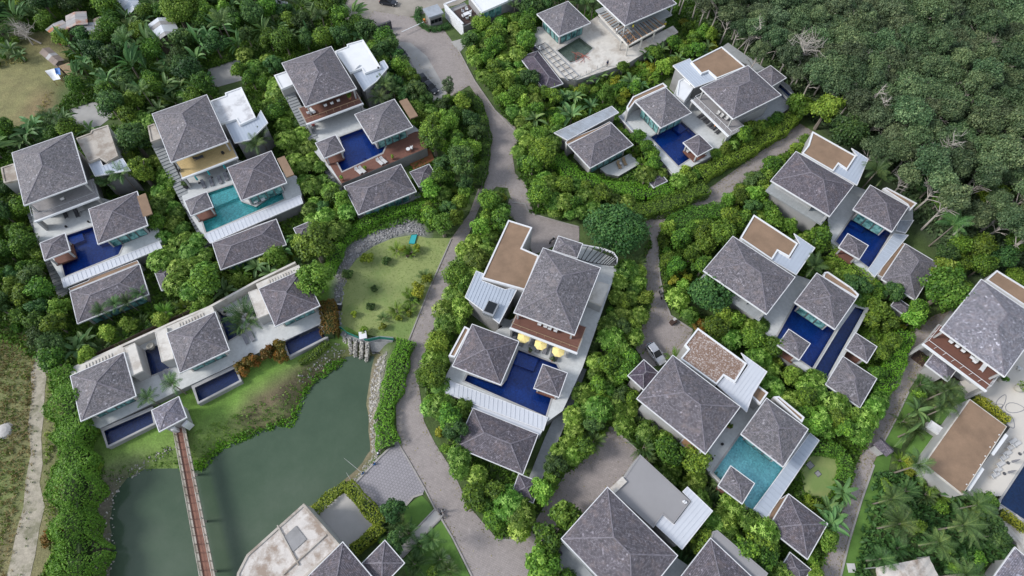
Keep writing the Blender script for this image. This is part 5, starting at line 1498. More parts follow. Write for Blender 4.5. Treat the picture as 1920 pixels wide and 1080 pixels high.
for k in range(2):
    kind(f'dark{k}', 'dark_tree', 'tree', ('dense dark tree', 'broad shady tree')[k], 2.2 + .5 * k, 4.2 + .5 * k,
         [('crown', crown_mesh('dark crown', 50 + k, 2.3 + .5 * k, 4.1 + .5 * k, 2.0, 28, 3000 + 600 * k, .30, MAT['leaf_dark'])), ('trunk', trunk_mesh('dark trunk', 4.2, .19, 'bark', 5, 30 + k, 1.4))])
for k in range(2):
    kind(f'shrub{k}', 'leafy_shrub', 'shrub', ('low bright shrub', 'small round shrub')[k], 1.0 + .2 * k, .95,
         [(None, crown_mesh('shrub leaves', 60 + k, 1.1 + .25 * k, .85, .8, 10, 750, .27, MAT['leaf_lush' if k else 'leaf_bright']))])
for k in range(2):
    kind(f'yellow{k}', 'golden_shrub', 'shrub', ('small golden shrub', 'golden green shrub')[k], 1.0 + .3 * k, 1.2,
         [(None, crown_mesh('golden leaves', 70 + k, 1.05 + .3 * k, 1.05, .95, 11, 800, .28, MAT['leaf_yellow']))])
kind('rust0', 'rusty_shrub', 'shrub', 'rusty round shrub', 1.3, 1.5, [(None, crown_mesh('rusty leaves', 80, 1.35, 1.35, 1.35, 16, 1500, .24, MAT['leaf_rust'], lobe_r=.36))])
kind('topiary0', 'round_shrub', 'shrub', 'clipped dark shrub', .8, .7, [(None, crown_mesh('topiary leaves', 81, .95, .7, .75, 20, 900, .2, MAT['leaf_dark'], lobe_r=.34))])
for k in range(2):
    kind(f'palm{k}', 'feather_palm', 'palm', ('drooping feather palm', 'spreading feather palm')[k], 1.6, 5.6 + k,
         [('crown', frond_mesh('palm crown', 90 + k, 15 + 3 * k, 3.1 + .3 * k, 1.6, 5.4 + k, MAT['leaf_palm'])), ('trunk', trunk_mesh('palm trunk', (5.5 + k) / .7, .14, 'bark', 0, 40 + k))])
for k in range(2):
    kind(f'areca{k}', 'clump_palm', 'palm', ('bushy clump palm', 'fresh green clump palm')[k], 1.2, 2.2,
         [('crown', frond_mesh('clump palm fronds', 95 + k, 22, 2.5, 1.5, .4, MAT['leaf_palm' if k == 0 else 'leaf_bright'], 18, .30, (45, 86), .35)), ('stem', trunk_mesh('clump palm stem', 1.3, .10, 'bark', 3, 50 + k, .5))])
for k in range(2):
    kind(f'banana{k}', 'banana_plant', 'plant', ('broad banana plant', 'tall banana plant')[k], 1.3, 3.0,
         [('leaves', paddle_mesh('banana leaves', 100 + k, 11, 2.7, .72, 2.0, MAT['leaf_banana'])), ('stem', trunk_mesh('banana stem', 2.9, .16, 'bark', 0, 60 + k))])
for k in range(2):
    kind(f'fan{k}', 'traveller_palm', 'palm', ('fan shaped palm', 'paddle leaved palm')[k], 1.6, 4.6,
         [('leaves', paddle_mesh('fan leaves', 105 + k, 15, 2.9, .62, 2.6, MAT['leaf_banana'], fan=.7 + 1.4 * k, droop=.7)), ('trunk', trunk_mesh('fan trunk', 3.8, .2, 'bark', 0, 65 + k))])
def forest_crown(seed, r, zc, rz, n, mat):
    return crown_mesh('forest crown', seed, r, zc, rz, 46, n, .28, MAT[mat], lobe_r=.27, jitter=.8, up=.25, tvar=.24)
def forest_branches(seed, h, r, mat='bark_pale'):
    g = random.Random(seed); mb = MB()
    mb.tube([(0, 0, -.2), (g.uniform(-.3, .3), g.uniform(-.3, .3), h * .45), (g.uniform(-.4, .4), g.uniform(-.4, .4), h * .75)], [.2, .15, .1], 6)
    for i in range(9):
        a = g.uniform(0, 6.28); z = h * g.uniform(.45, .75); l = r * g.uniform(.7, 1.05)
        p0 = (0, 0, z); p1 = (math.cos(a) * l * .5, math.sin(a) * l * .5, z + l * .55); p2 = (math.cos(a + .2) * l, math.sin(a + .2) * l, z + l * .8 + .2)
        mb.tube([p0, p1, p2], [.09, .06, .025], 5)
        for q in range(2):
            b = a + g.uniform(-.9, .9); mb.tube([p1, (p1[0] + math.cos(b) * l * .5, p1[1] + math.sin(b) * l * .5, p1[2] + l * .4)], [.045, .015], 4)
    return mb.mesh('forest limbs', MAT[mat])
for k in range(5):
    r_ = (3.0, 3.5, 3.9, 3.3, 2.8)[k]
    kind(f'forest{k}', 'forest_tree', 'tree', ('olive forest tree', 'greyish forest tree', 'broad forest tree', 'green forest tree', 'small forest tree')[k], r_, 7.5 + .4 * k,
         [('crown', forest_crown(110 + k, r_, 7.3 + .4 * k, 1.8, 6500, ('leaf_olive', 'leaf_olive', 'leaf_wood', 'leaf_wood', 'leaf_wood')[k])), ('trunk', forest_branches(120 + k, 8.4, r_))])

# ---- scattering
PLANT_N = {}
KO_PACK = [(np.array(p), m) for p, m in KEEP_OUT]
def free_of(P, rad, scale=1.0):
    ok = np.ones(len(P), bool)
    for poly, m in KO_PACK:
        lo, hi = poly.min(0) - 3, poly.max(0) + 3
        c = ok & (P[:, 0] > lo[0]) & (P[:, 0] < hi[0]) & (P[:, 1] > lo[1]) & (P[:, 1] < hi[1])
        if not c.any(): continue
        i = np.nonzero(c)[0]
        bad = pip(P[i], poly) | (pdist(P[i], poly) < m * scale * np.minimum(1.6, rad[i] * .55))
        ok[i[bad]] = False
    return ok

PROTO = {}
GRID = {}
def plant(key, x, y, scale, rz, label, group, z=None):
    K = KINDS[key]
    z = gz(x, y) if z is None else z
    PLANT_N[K['name']] = PLANT_N.get(K['name'], 0) + 1
    if key not in PROTO:
        if len(K['meshes']) == 1:
            o = link(K['name'], K['meshes'][0][1]); tag(o, label, K['cat'], group)
        else:
            o = thing(K['name'], label, K['cat'], (0, 0, 0), 0, group)
            for nm, me in K['meshes']: link(nm, me, o, False)
        PROTO[key] = o
    else:
        o = PROTO[key].copy(); col.objects.link(o); tag(o, label, K['cat'], group)
        for ch in PROTO[key].children:
            c = ch.copy(); col.objects.link(c); c.parent = o
    o.location = (x, y, z); o.rotation_euler = (0, 0, rz); o.scale = (scale, scale, scale * random.uniform(.9, 1.12))
    return o

def grow(region, poly_px, mix, spacing, seed, scale=(.72, 1.18), zref=2.4, overlap=1.0, keep=1.0):
    """fill a planting bed; mix: {kind prefix: weight}"""
    g = np.random.default_rng(seed)
    poly = np.array(ccw(pxy(poly_px, zref)))
    lo, hi = poly.min(0), poly.max(0)
    keys = list(mix); w = np.array([mix[k] for k in keys], float); w /= w.sum()
    n = int((hi - lo).prod() / spacing ** 2 * 9) + 20
    P = g.uniform(lo, hi, (n, 2)); P = P[pip(P, poly)]
    kk = g.choice(len(keys), len(P), p=w); sc = g.uniform(*scale, len(P))
    rad = np.array([KINDS[keys[k]]['r'] for k in kk]) * sc
    ok = free_of(P, rad, keep); P, kk, sc, rad = P[ok], kk[ok], sc[ok], rad[ok]
    for p, k, s, r in zip(P, kk, sc, rad):
        dmin = spacing * (r / 1.9) ** .6
        cx, cy = int(p[0] // 6), int(p[1] // 6)
        near = [q for i in (-1, 0, 1) for j in (-1, 0, 1) for q in GRID.get((cx + i, cy + j), ())]
        if any((p[0] - q[0]) ** 2 + (p[1] - q[1]) ** 2 < ((dmin + q[2]) / 2 * overlap) ** 2 for q in near): continue
        GRID.setdefault((cx, cy), []).append((p[0], p[1], dmin))
        K = KINDS[keys[k]]
        o = plant(keys[k], p[0], p[1], s, g.uniform(0, 6.28), f"{K['adj']} {region}", f"{K['name'].replace('_', ' ')}s {region}")
        o['_bed'] = 1; o['_adj'] = K['adj']; o['_reg'] = region
# ------------------------------------------------------------------ single plants and clipped hedges first (they keep their ground)
PLANT_SCALE = 1.0
def solo(key, px, label, scale=1.0, rz=0.0, group=None, zref=None):
    K = KINDS[key]
    p = at(*px, K['zc'] * scale if zref is None else zref)
    GRID.setdefault((int(p.x // 6), int(p.y // 6)), []).append((p.x, p.y, K['r'] * scale * 1.6))
    return plant(key, p.x, p.y, scale, rz, label, group)

def hedge(label, line_px, w, h, mat='leaf_hedge', dens=20, leaf=.26, seed=1, name='clipped_hedge', cat='hedge', lump=.12, z=0.0, keep=True):
    g = np.random.default_rng(seed)
    pts = np.array([at(x, y, z + h).to_2d()[:] for x, y in line_px])
    seg = np.linalg.norm(np.diff(pts, axis=0), axis=1); cum = np.concatenate([[0], np.cumsum(seg)]); L = cum[-1]
    n = int(L * (w + 2 * h) * dens * 1.7)
    s = g.uniform(0, L, n); k = np.clip(np.searchsorted(cum, s) - 1, 0, len(seg) - 1)
    t = ((s - cum[k]) / seg[k])[:, None]
    c = pts[k] * (1 - t) + pts[k + 1] * t
    d = (pts[k + 1] - pts[k]) / seg[k][:, None]; nn = np.stack([-d[:, 1], d[:, 0]], 1)
    a = g.uniform(-1, 1, n)                     # round the section: -1 left foot, 0 top, 1 right foot
    ww = w / 2 * (1 + lump * np.sin(s * 1.3 + seed) + lump * np.sin(s * .53 + 2 * seed)); hh = h * (1 + lump * .8 * np.sin(s * .9 + 3 * seed))
    fl = w / (w + 2 * h)
    top = np.abs(a) < fl
    off = np.where(top, a / fl, np.sign(a)) * ww
    zz = np.where(top, hh, hh * (1 - (np.abs(a) - fl) / (1 - fl)))
    edge = np.clip(np.abs(a / fl), 0, 1) ** 4
    zz = zz - np.where(top, edge * h * .12, 0) + g.normal(0, .06, n)
    P = np.column_stack([c + nn * (off + g.normal(0, .06, n))[:, None], zz])
    P[:, 2] += ground_z(P[:, :2]) if z == 0 else z
    N3 = np.column_stack([nn * np.where(top, .2 * a, np.sign(a) * .9)[:, None], np.where(top, 1, .45)])
    N3 = unit(N3 + g.normal(0, .5, (n, 3)))
    tint = .45 + .13 * np.sin(s * 2.1) * np.sin(off * 3) + g.normal(0, .17, n)
    o = thing(name, label, cat, (pts[0][0], pts[0][1], z))
    lf = leaf * g.uniform(.7, 1.3, n)
    link('foliage', leaf_mesh('hedge foliage', P, N3, g.normal(size=(n, 3)), lf * 1.2, lf * .7, tint, MAT[mat]), o)
    core = MB()
    for i in range(len(pts) - 1):
        A, B = Vector((*pts[i], 0)), Vector((*pts[i + 1], 0)); A.z = B.z = z + h * .42 + (min(gz(*pts[i]), gz(*pts[i + 1])) if z == 0 else 0)
        core.bar(A, B, w * max(.35, .78 - 1.7 * lump) - .01 * (i % 2), h * .70)
    core.build('twigs', MAT['core'], o)
    if keep:
        nrm = []
        for i in range(len(pts)):
            dd = pts[min(i + 1, len(pts) - 1)] - pts[max(i - 1, 0)]; dd = dd / np.linalg.norm(dd); nrm.append((-dd[1], dd[0]))
        nrm = np.array(nrm) * w / 2
        KEEP_OUT.append((ccw([tuple(p) for p in np.vstack([pts + nrm, (pts - nrm)[::-1]])]), .5)); KO_PACK.append((np.array(KEEP_OUT[-1][0]), .5))
    return o

hedge('bright green clipped hedge between the pond shore and the brick road', [(762, 636), (748, 672), (737, 720), (724, 755), (716, 785), (722, 815), (726, 836)], 3.4, 1.7, seed=2)
hedge('long green hedge curving over the stone band above the round lawn', [(616, 505), (636, 455), (668, 424), (712, 401), (765, 388), (812, 382), (850, 380)], 2.2, 1.5, seed=3)
hedge('yellow green square hedge round the pale gravel court', [(584, 955), (616, 925), (645, 902), (682, 943), (716, 985), (690, 1008), (660, 1032)], 1.9, 1.8, 'leaf_yellow', seed=4)
hedge('tall feathery bamboo hedge along the sandy track', [(112, 690), (120, 745), (126, 800), (128, 860), (124, 920), (122, 980), (126, 1040), (120, 1120)], 4.6, 4.4, 'leaf_bamboo', 26, .3, 5, 'bamboo_hedge', lump=.22)
hedge('rusty green croton hedge beside the pond row house and weir', [(612, 560), (616, 600), (614, 625)], 2.6, 2.6, 'leaf_rust', 26, seed=6)
hedge('low hedge ring round the guard house island', [(787, 12), (780, 28), (790, 44), (808, 52), (828, 50), (842, 44)], 1.3, 1.0, 'leaf_dark', 24, .22, 7)
hedge('clipped box hedge along the lower edge of the pool bar lawn', [(1880, 958), (1900, 973), (1925, 992)], 1.6, 1.0, 'leaf_yellow', 24, .22, 8, z=.9)
hedge('green hedge bank below the forest villa and the twin pool pavilions', [(1650, 740), (1672, 700), (1692, 655), (1700, 620)], 3.2, 2.2, 'leaf_hedge', 20, seed=9)
hedge('clipped hedge round the lawn of the square guest house', [(1520, 838), (1550, 835), (1585, 850), (1594, 880), (1582, 905)], 2.2, 1.8, 'leaf_lush', 22, seed=10)
hedge('broad hedge slope above the hill road junction', [(1180, 395), (1230, 385), (1280, 368), (1325, 345)], 3.6, 2.6, 'leaf_lush', 22, seed=11)
hedge('broad flat topped hedge in the fork of the hill road', [(1258, 425), (1290, 405), (1330, 395), (1362, 392)], 4.2, 2.4, 'leaf_lush', 22, seed=12)
hedge('long bright hedge under the orange parasol villa terrace', [(1310, 325), (1345, 306), (1385, 285), (1425, 262), (1460, 240), (1490, 215)], 3.2, 2.4, 'leaf_bright', 22, seed=13)
hedge('sweeping hedge round the striped roof guest house', [(1042, 290), (1075, 325), (1120, 345), (1170, 352), (1210, 358), (1265, 350)], 3.6, 2.4, 'leaf_hedge', 20, seed=14)
hedge('narrow hedge between the building site lane and the striped roof', [(1010, 215), (1060, 205), (1110, 185), (1160, 160), (1205, 140)], 2.0, 1.4, 'leaf_lush', 22, seed=15)
hedge('leafy hedge between the forest villa and the gravel wing villa', [(1455, 352), (1500, 385), (1540, 425), (1560, 470), (1600, 500), (1640, 540)], 3.4, 2.6, 'leaf_bright', 20, seed=16)
hedge('reddish flower hedge in front of the pool bar', [(1828, 742), (1860, 760), (1895, 788)], 1.5, 1.2, 'leaf_yellow', 22, seed=17, z=.9, keep=False)
hedge('low ground hedge edging the narrow pool beside the weir', [(560, 680), (590, 662), (615, 640)], 1.2, .9, 'leaf_bright', 24, .22, 18)
hedge('leafy green hedge between the visitor parking end and the main road', [(842, 190), (868, 176), (886, 178), (903, 208), (911, 255), (908, 300), (895, 345)], 2.2, 1.6, 'leaf_lush', 22, seed=21)
KEEP_OUT.append((ccw(pxy([(622, 612), (618, 520), (640, 460), (690, 425), (770, 400), (800, 410), (800, 450), (770, 445), (700, 470), (650, 520), (642, 612)], 2.5)), .2))
KO_PACK = [(np.array(p), m) for p, m in KEEP_OUT]

# great trees
def great_tree(label, px, r, rz, zc, mat, leaves, lobes, seed, size=.42, name='great_tree', lobe_r=.3):
    p = at(*px, zc)
    o = thing(name, label, 'tree', (p.x, p.y, 0))
    link('crown', crown_mesh('great crown', seed, r, zc, rz, lobes, leaves, size, MAT[mat], lobe_r=lobe_r, jitter=.6), o, False)
    link('trunk', trunk_mesh('great trunk', zc + rz * .3, .4, 'bark', 7, seed, r * .6), o, False)
    GRID.setdefault((int(p.x // 6), int(p.y // 6)), []).append((p.x, p.y, r * 1.7)); KO_PACK.append((np.array([(p.x + r * .7 * math.cos(a), p.y + r * .7 * math.sin(a)) for a in np.linspace(0, 6.28, 9)[:-1]]), .1))
    return o
great_tree('huge dark round tree at the hill road junction, the widest crown in the estate', (1157, 432), 6.4, 3.6, 5.0, 'leaf_dark', 11000, 60, 201, .40)
great_tree('big bright green tree beside the red balcony villa roof', (1775, 545), 4.6, 3.0, 6.0, 'leaf_bright', 5200, 40, 202)
great_tree('big fresh green tree between the pond row end house and the stone band', (588, 520), 3.7, 3.0, 5.5, 'leaf_bright', 4600, 38, 203)
great_tree('second fresh green tree by the stone band, above the first', (590, 462), 3.5, 2.6, 5.5, 'leaf_lush', 4200, 34, 204)
great_tree('tall bright tree standing alone before the forest by the hill road end', (1552, 205), 3.6, 3.2, 6.0, 'leaf_bright', 4400, 34, 205)
great_tree('dark leafy tree below the bright lone tree at the forest edge', (1590, 250), 4.2, 3.0, 6.0, 'leaf_dark', 4600, 36, 206)
great_tree('blue green spreading tree on the bend of the hill road', (1335, 545), 4.6, 3.0, 5.0, 'leaf_dark', 5600, 44, 207)
great_tree('bright round tree at the very lower edge, on the cul de sac bend', (1018, 1065), 3.0, 2.4, 4.0, 'leaf_bright', 3600, 30, 208)
great_tree('round tree on the corner before the pale stone path', (738, 955), 2.1, 1.8, 3.2, 'leaf_dark', 2600, 26, 209, .32)
great_tree('bright round tree on the cul de sac corner by the grey roof villa', (1062, 968), 2.6, 2.2, 3.6, 'leaf_bright', 3000, 26, 210)
great_tree('round green tree against the hip roof of the grey roof villa', (1035, 1012), 2.8, 2.2, 3.8, 'leaf_lush', 3000, 26, 211)

great_tree('tall leafy tree between the end villa flat roof and the turquoise pool villa', (247, 258), 3.4, 3.2, 6.0, 'leaf_dark', 4200, 34, 212, .34)
great_tree('tall feathery tree below the tall leafy one, beside the end villa wing', (262, 318), 2.8, 2.6, 5.2, 'leaf_lush', 3600, 30, 213, .32)
great_tree('round dark tree by the jungle lane behind the end villa', (205, 195), 3.2, 2.4, 5.0, 'leaf_dark', 3800, 30, 214, .34)
great_tree('large fresh green tree beside the white tin house at the frame top', (330, 18), 4.2, 2.8, 6.0, 'leaf_bright', 4800, 36, 215, .36)
great_tree('tall shady tree by the road bend, above the round lawn hedge', (868, 300), 3.4, 3.0, 6.0, 'leaf_dark', 4400, 34, 216, .34)
great_tree('tall olive tree at the parking end of the timber deck villa', (812, 255), 3.2, 2.8, 6.0, 'leaf_lush', 4200, 32, 217, .34)
great_tree('airy young tree at the end of the visitor parking', (840, 160), 1.9, 1.9, 4.2, 'leaf_olive', 1500, 22, 218, .26)
great_tree('pale young tree on the road corner of the round lawn', (830, 420), 2.4, 1.8, 4.2, 'leaf_bright', 2000, 26, 219, .28)

# the round lawn's shrubs, each on its own spot
for i, (px, s) in enumerate((((723, 490), 1.15), ((702, 542), .85), ((696, 574), 1.0))):
    solo('topiary0', px, ('largest clipped dark shrub on the round lawn, nearest the golden row', 'smallest clipped dark shrub in the middle of the round lawn', 'clipped dark egg shaped shrub nearest the weir on the round lawn')[i], s, i, 'clipped shrubs on the round lawn')
solo('topiary0', (653, 513), 'dark shrub tucked against the stone band of the round lawn', 1.3, 2)
for i, px in enumerate(((742, 464), (757, 468), (770, 468), (782, 464))):
    solo('yellow0' if i % 2 else 'areca1', px, ('pale bushy palm at the lawn row start beside the bench', 'golden shrub behind the bench on the round lawn', 'pale bushy palm beside the teal cover', 'golden shrub at the road end of the lawn row')[i], .85, i, 'row behind the bench')
solo('yellow1', (688, 482), 'loose pale yellow shrub on the upper left of the round lawn', .9, 1)
for i, (px, k, s) in enumerate((((795, 515), 'areca0', .75), ((800, 522), 'yellow1', .8), ((782, 545), 'yellow1', 1.1), ((770, 555), 'areca1', .9), ((776, 562), 'topiary0', 1.0), ((764, 547), 'areca1', .6), ((766, 578), 'areca1', .75), ((742, 578), 'areca1', .85), ((747, 596), 'yellow0', .65), ((767, 588), 'yellow0', .6), ((717, 594), 'areca0', .6), ((718, 612), 'yellow0', .75), ((664, 588), 'yellow0', .65), ((682, 620), 'shrub0', .9))):
    solo(k, px, ('small palm at the road edge of the round lawn', 'golden shrub under the small road edge palm', 'largest golden shrub in the lawn cluster', 'bushy palm in the golden lawn cluster', 'dark round shrub in the golden lawn cluster', 'small palm beside the largest golden shrub', 'little palm below the golden lawn cluster', 'pale star shaped palm in the lower round lawn', 'tiny golden ball shrub under the pale star palm', 'tiny golden ball shrub by the road edge', 'small dark palm above the yellow ball shrub', 'round yellow ball shrub near the weir', 'round pale shrub near the stone band', 'low green shrub on the weir crest')[i], s, i * 1.3)
for i, (px, s) in enumerate((((453, 690), 1.05), ((470, 676), 1.1), ((503, 662), 1.15), ((524, 650), 1.1), ((527, 668), 1.0))):
    solo('rust0', px, ('first rusty round shrub from the bridge end of the pond row', 'second rusty round shrub in the pond row line', 'third rusty round shrub in the pond row line', 'rusty round shrub nearest the pond row end house', 'rusty round shrub touching the last narrow pool')[i], s, i, 'rusty round shrubs along the pond row')
# special palms
solo('palm0', (328, 724), 'dark feather palm between the two narrow pools, taller one', .85, .4, zref=4.0)
solo('palm1', (281, 748), 'dark feather palm behind the gate pavilion, shorter one', .62, 1.4, zref=3.4)
solo('areca0', (452, 585), 'big dark palm clump in the navy courtyard pool', 1.7, .4, zref=3.6)
solo('areca0', (450, 602), 'dark palm clump at the front of the courtyard pool', 1.3, 2.4, zref=3.4)
solo('palm1', (1785, 425), 'large pale fan palm leaning out of the forest edge', 1.05, .3)
solo('palm1', (1640, 325), 'feather palm by the metal roof at the forest villa', 1.0, 1.0)
solo('palm0', (1655, 335), 'second feather palm at the forest villa', .9, 2.0)
solo('palm0', (1527, 500), 'feather palm beside the gravel wing villa', 1.0, 2.0)
for i, px in enumerate(((700, 165), (722, 160), (738, 168), (712, 180))): solo('palm1' if i % 2 else 'palm0', px, f'feather palm beside the white roofed wing of the timber deck villa', .85, i * 1.2, 'palms beside the white wing')
for i, px in enumerate(((470, 255), (492, 262), (482, 275))): solo('palm0' if i % 2 else 'palm1', px, 'feather palm beside the metal roof of the turquoise pool villa', .85, i * 1.2, 'palms beside the turquoise pool villa wing')
for i, px in enumerate(((190, 325), (215, 335), (232, 330), (205, 345))): solo('palm0' if i % 2 else 'palm1', px, 'feather palm beside the flat roof of the end villa', .85, i * 1.2, 'palms beside the end villa wing')
for i, px in enumerate(((215, 570), (190, 585), (238, 565), (262, 548))): solo('palm0', px, 'dark palm overhanging the end villa guest house eave', .7, i * 1.2, 'palms over the low guest house eave')
for i, px in enumerate(((1098, 12), (1085, 8), (1112, 14))): solo('palm0', px, 'slender palm between the two building site roofs', .9, i * 1.2, 'slender palms on the building site')

for _c in ([(15, 45), (95, 45), (120, 20), (200, 15), (212, 72), (190, 82), (128, 60), (112, 90), (132, 115), (155, 135), (118, 155), (80, 155), (40, 225), (-80, 235), (-80, 125), (40, 100)], [(205, -30), (280, -30), (285, 28), (240, 40), (212, 25)], [(265, 38), (345, 36), (352, 72), (300, 92), (270, 75)], [(392, 128), (448, 110), (452, 158), (405, 168)], [(140, 205), (178, 190), (205, 220), (165, 245)], [(500, -20), (545, -20), (545, 20), (500, 20)]):
    KO_PACK.append((np.array(ccw(pxy(_c, 2.4))), .0))
FR = {'frang0': 4, 'frang1': 4, 'frang2': 2}
def mx(**k): return k
LUSH = {'lush0': 1.5, 'lush1': 1.2, 'lush2': .5, 'shrub1': 1.0}
def both(*ds, **more):
    o = {}
    for d in ds:
        for k, v in d.items(): o[k] = o.get(k, 0) + v
    o.update(more); return o
grow('in the dense belt left of the end villa', [(-60, 345), (20, 345), (60, 400), (85, 500), (120, 560), (140, 640), (130, 690), (95, 690), (60, 630), (0, 610), (-60, 600)], both(LUSH, dark0=2, dark1=1, bright0=1), 2.6, 1)
grow('between the end villa and the turquoise pool villa', [(205, 215), (280, 205), (300, 260), (350, 380), (400, 470), (420, 505), (400, 545), (325, 560), (330, 520), (290, 480), (300, 420), (280, 370), (240, 300)], both(FR, LUSH, dark0=1, shrub0=1), 2.2, 2)
grow('between turquoise pool villa and timber deck villa', [(430, 90), (520, 110), (520, 160), (560, 210), (600, 300), (640, 370), (672, 410), (650, 440), (590, 440), (560, 400), (580, 370), (545, 290), (505, 210), (470, 150)], both(FR, LUSH, dark0=1, bright0=1), 2.2, 3)
grow('on the slope above the pond row wall', [(140, 645), (250, 600), (330, 560), (420, 510), (520, 470), (560, 440), (620, 430), (560, 490), (480, 520), (390, 570), (260, 625), (145, 685)], both({'areca0': 2, 'areca1': 3}, {'bright0': 2, 'shrub0': 1, 'banana0': 1}), 1.9, 4, (.75, 1.05))
grow('between the guest house stores above the pond row', [(400, 500), (550, 445), (620, 420), (630, 440), (560, 490), (470, 510), (410, 545)], both(FR, LUSH), 2.1, 5)
grow('along the parking behind the timber deck villa', [(690, 70), (735, 80), (760, 130), (800, 170), (830, 185), (850, 170), (880, 200), (912, 240), (914, 290), (895, 350), (850, 400), (800, 420), (790, 390), (810, 350), (815, 300), (790, 240), (745, 180), (715, 120)], both(LUSH, {'dark0': 2, 'bright0': 1, 'bright1': 1, 'frang0': 1}), 2.3, 6)
grow('on the lawn side verge of the main road', [(790, 395), (860, 375), (870, 400), (850, 440), (800, 440)], both(LUSH, bright0=1), 2.2, 7)
grow('in the jungle round the tin shacks', [(-80, -60), (500, -60), (560, -10), (690, 20), (690, 60), (640, 90), (540, 90), (450, 80), (440, 140), (380, 190), (250, 215), (200, 235), (150, 205), (140, 150), (40, 60), (-80, 40)],
     both({'fan0': 2, 'fan1': 2, 'banana0': 2, 'banana1': 1, 'dark0': 3, 'dark1': 2, 'lush2': 2, 'lush1': 2, 'palm0': 1, 'bright0': 1}), 2.9, 8, (.85, 1.25))
grow('below the jungle lane by the upper row', [(-60, 235), (60, 240), (120, 215), (180, 225), (175, 250), (60, 262), (10, 285), (-60, 300)], both({'fan0': 1, 'banana0': 2, 'lush1': 2, 'areca0': 2, 'palm0': 1}), 2.3, 9)
grow('by the lane behind the turquoise pool villa', [(215, 195), (300, 185), (380, 150), (420, 110), (470, 105), (470, 150), (400, 175), (290, 210), (220, 235)], both(LUSH, {'bright0': 1, 'dark0': 1, 'frang0': 1}), 2.2, 10)
grow('at the edge of the sandy clearing', [(-60, 40), (40, 60), (60, 120), (30, 150), (-60, 140)], {'banana0': 2, 'areca1': 1, 'shrub0': 2, 'fan0': 1}, 2.8, 11)
grow('right of the main road below the slatted house', [(868, 85), (880, 55), (950, 30), (1000, 40), (1000, 90), (985, 115), (1005, 170), (1015, 185), (980, 235), (960, 232), (925, 190), (890, 140)], both(FR, LUSH, {'bright0': 2, 'bright1': 1, 'dark0': 1}), 2.2, 12)
grow('between the slatted house and the building site', [(900, 35), (1000, -40), (1120, -60), (1110, 0), (1060, 0), (1000, 30), (985, 60), (940, 50)], {'palm0': 1, 'dark0': 3, 'lush1': 2, 'fan0': 1}, 2.5, 13)
grow('on the bank between building site and striped roof', [(1000, 180), (1080, 155), (1180, 120), (1268, 65), (1290, 30), (1340, 60), (1345, 85), (1265, 120), (1180, 175), (1040, 235), (985, 245)], both({'shrub0': 2, 'bright0': 1, 'banana1': 2, 'lush0': 2, 'areca1': 2, 'yellow1': 1}), 2.0, 14, (.75, 1.1))
grow('at the road corner before the striped roof', [(968, 235), (1005, 185), (1040, 200), (1060, 235), (1042, 262), (1035, 300), (990, 320), (966, 300)], both(FR, LUSH), 2.1, 15)
grow('round the guest house with the striped roof', [(962, 300), (1035, 295), (1075, 330), (1130, 340), (1200, 345), (1215, 300), (1225, 290), (1262, 335), (1300, 320), (1310, 350), (1225, 395), (1180, 400), (1085, 405), (1000, 395), (985, 340)], both(FR, LUSH, bright0=2, shrub0=2), 2.1, 16)
grow('beside the strip roof of the navy pool', [(1150, 230), (1165, 225), (1222, 285), (1212, 330), (1195, 300)], both({'shrub0': 2, 'areca1': 1, 'lush0': 1}), 1.7, 17, (.7, .95))
grow('along the orange parasol villa forest side', [(1270, 320), (1360, 275), (1440, 225), (1500, 185), (1515, 215), (1470, 245), (1390, 300), (1310, 340)], both({'bright0': 2, 'lush0': 2, 'frang0': 1}), 2.0, 18)
grow('round the dark giant tree at the junction', [(985, 395), (1080, 395), (1095, 420), (1060, 420), (1000, 405)], both({'frang0': 1, 'shrub0': 2, 'lush0': 1, 'areca1': 1}), 1.9, 19)
grow('between brick road and yellow parasol villa', [(930, 352), (955, 372), (940, 420), (905, 500), (870, 560), (868, 600), (832, 660), (830, 720), (868, 770), (855, 830), (900, 895), (975, 930), (1000, 960), (990, 1000), (935, 1005), (880, 940), (852, 880), (818, 825), (790, 770), (786, 690), (822, 590), (870, 450)], both(FR, LUSH, {'bright0': 2, 'bright1': 1, 'dark0': 1, 'yellow0': .6}), 2.05, 20)
grow('right of the yellow parasol villa terrace', [(1160, 500), (1222, 470), (1205, 530), (1218, 575), (1198, 615), (1190, 650), (1180, 690), (1170, 740), (1145, 800), (1105, 850), (1060, 885), (1027, 935), (1008, 915), (1025, 880), (1070, 790), (1100, 695), (1145, 590)], both(FR, LUSH, {'bright0': 2, 'dark0': 1, 'areca0': .7}), 2.05, 21)
grow('in the fork above the small road', [(1238, 440), (1262, 405), (1350, 385), (1400, 340), (1440, 335), (1420, 390), (1375, 435), (1318, 505), (1330, 540), (1260, 590), (1247, 550), (1238, 500)], both(LUSH, {'frang0': 1, 'bright0': 2, 'dark0': 2, 'yellow0': .5}), 2.1, 22)
grow('between gravel wing villa and light blue pool villa', [(1260, 590), (1330, 540), (1425, 595), (1440, 640), (1460, 670), (1530, 715), (1545, 745), (1440, 740), (1400, 655), (1310, 612)], both(FR, LUSH, {'bright0': 1, 'rust0': .6, 'areca1': .6, 'shrub0': 1}), 2.0, 23)
grow('between the hill road and the forest villa', [(1365, 370), (1440, 285), (1500, 245), (1525, 250), (1495, 285), (1440, 340), (1400, 400)], both(LUSH, {'bright0': 1, 'shrub0': 1}), 2.1, 24)
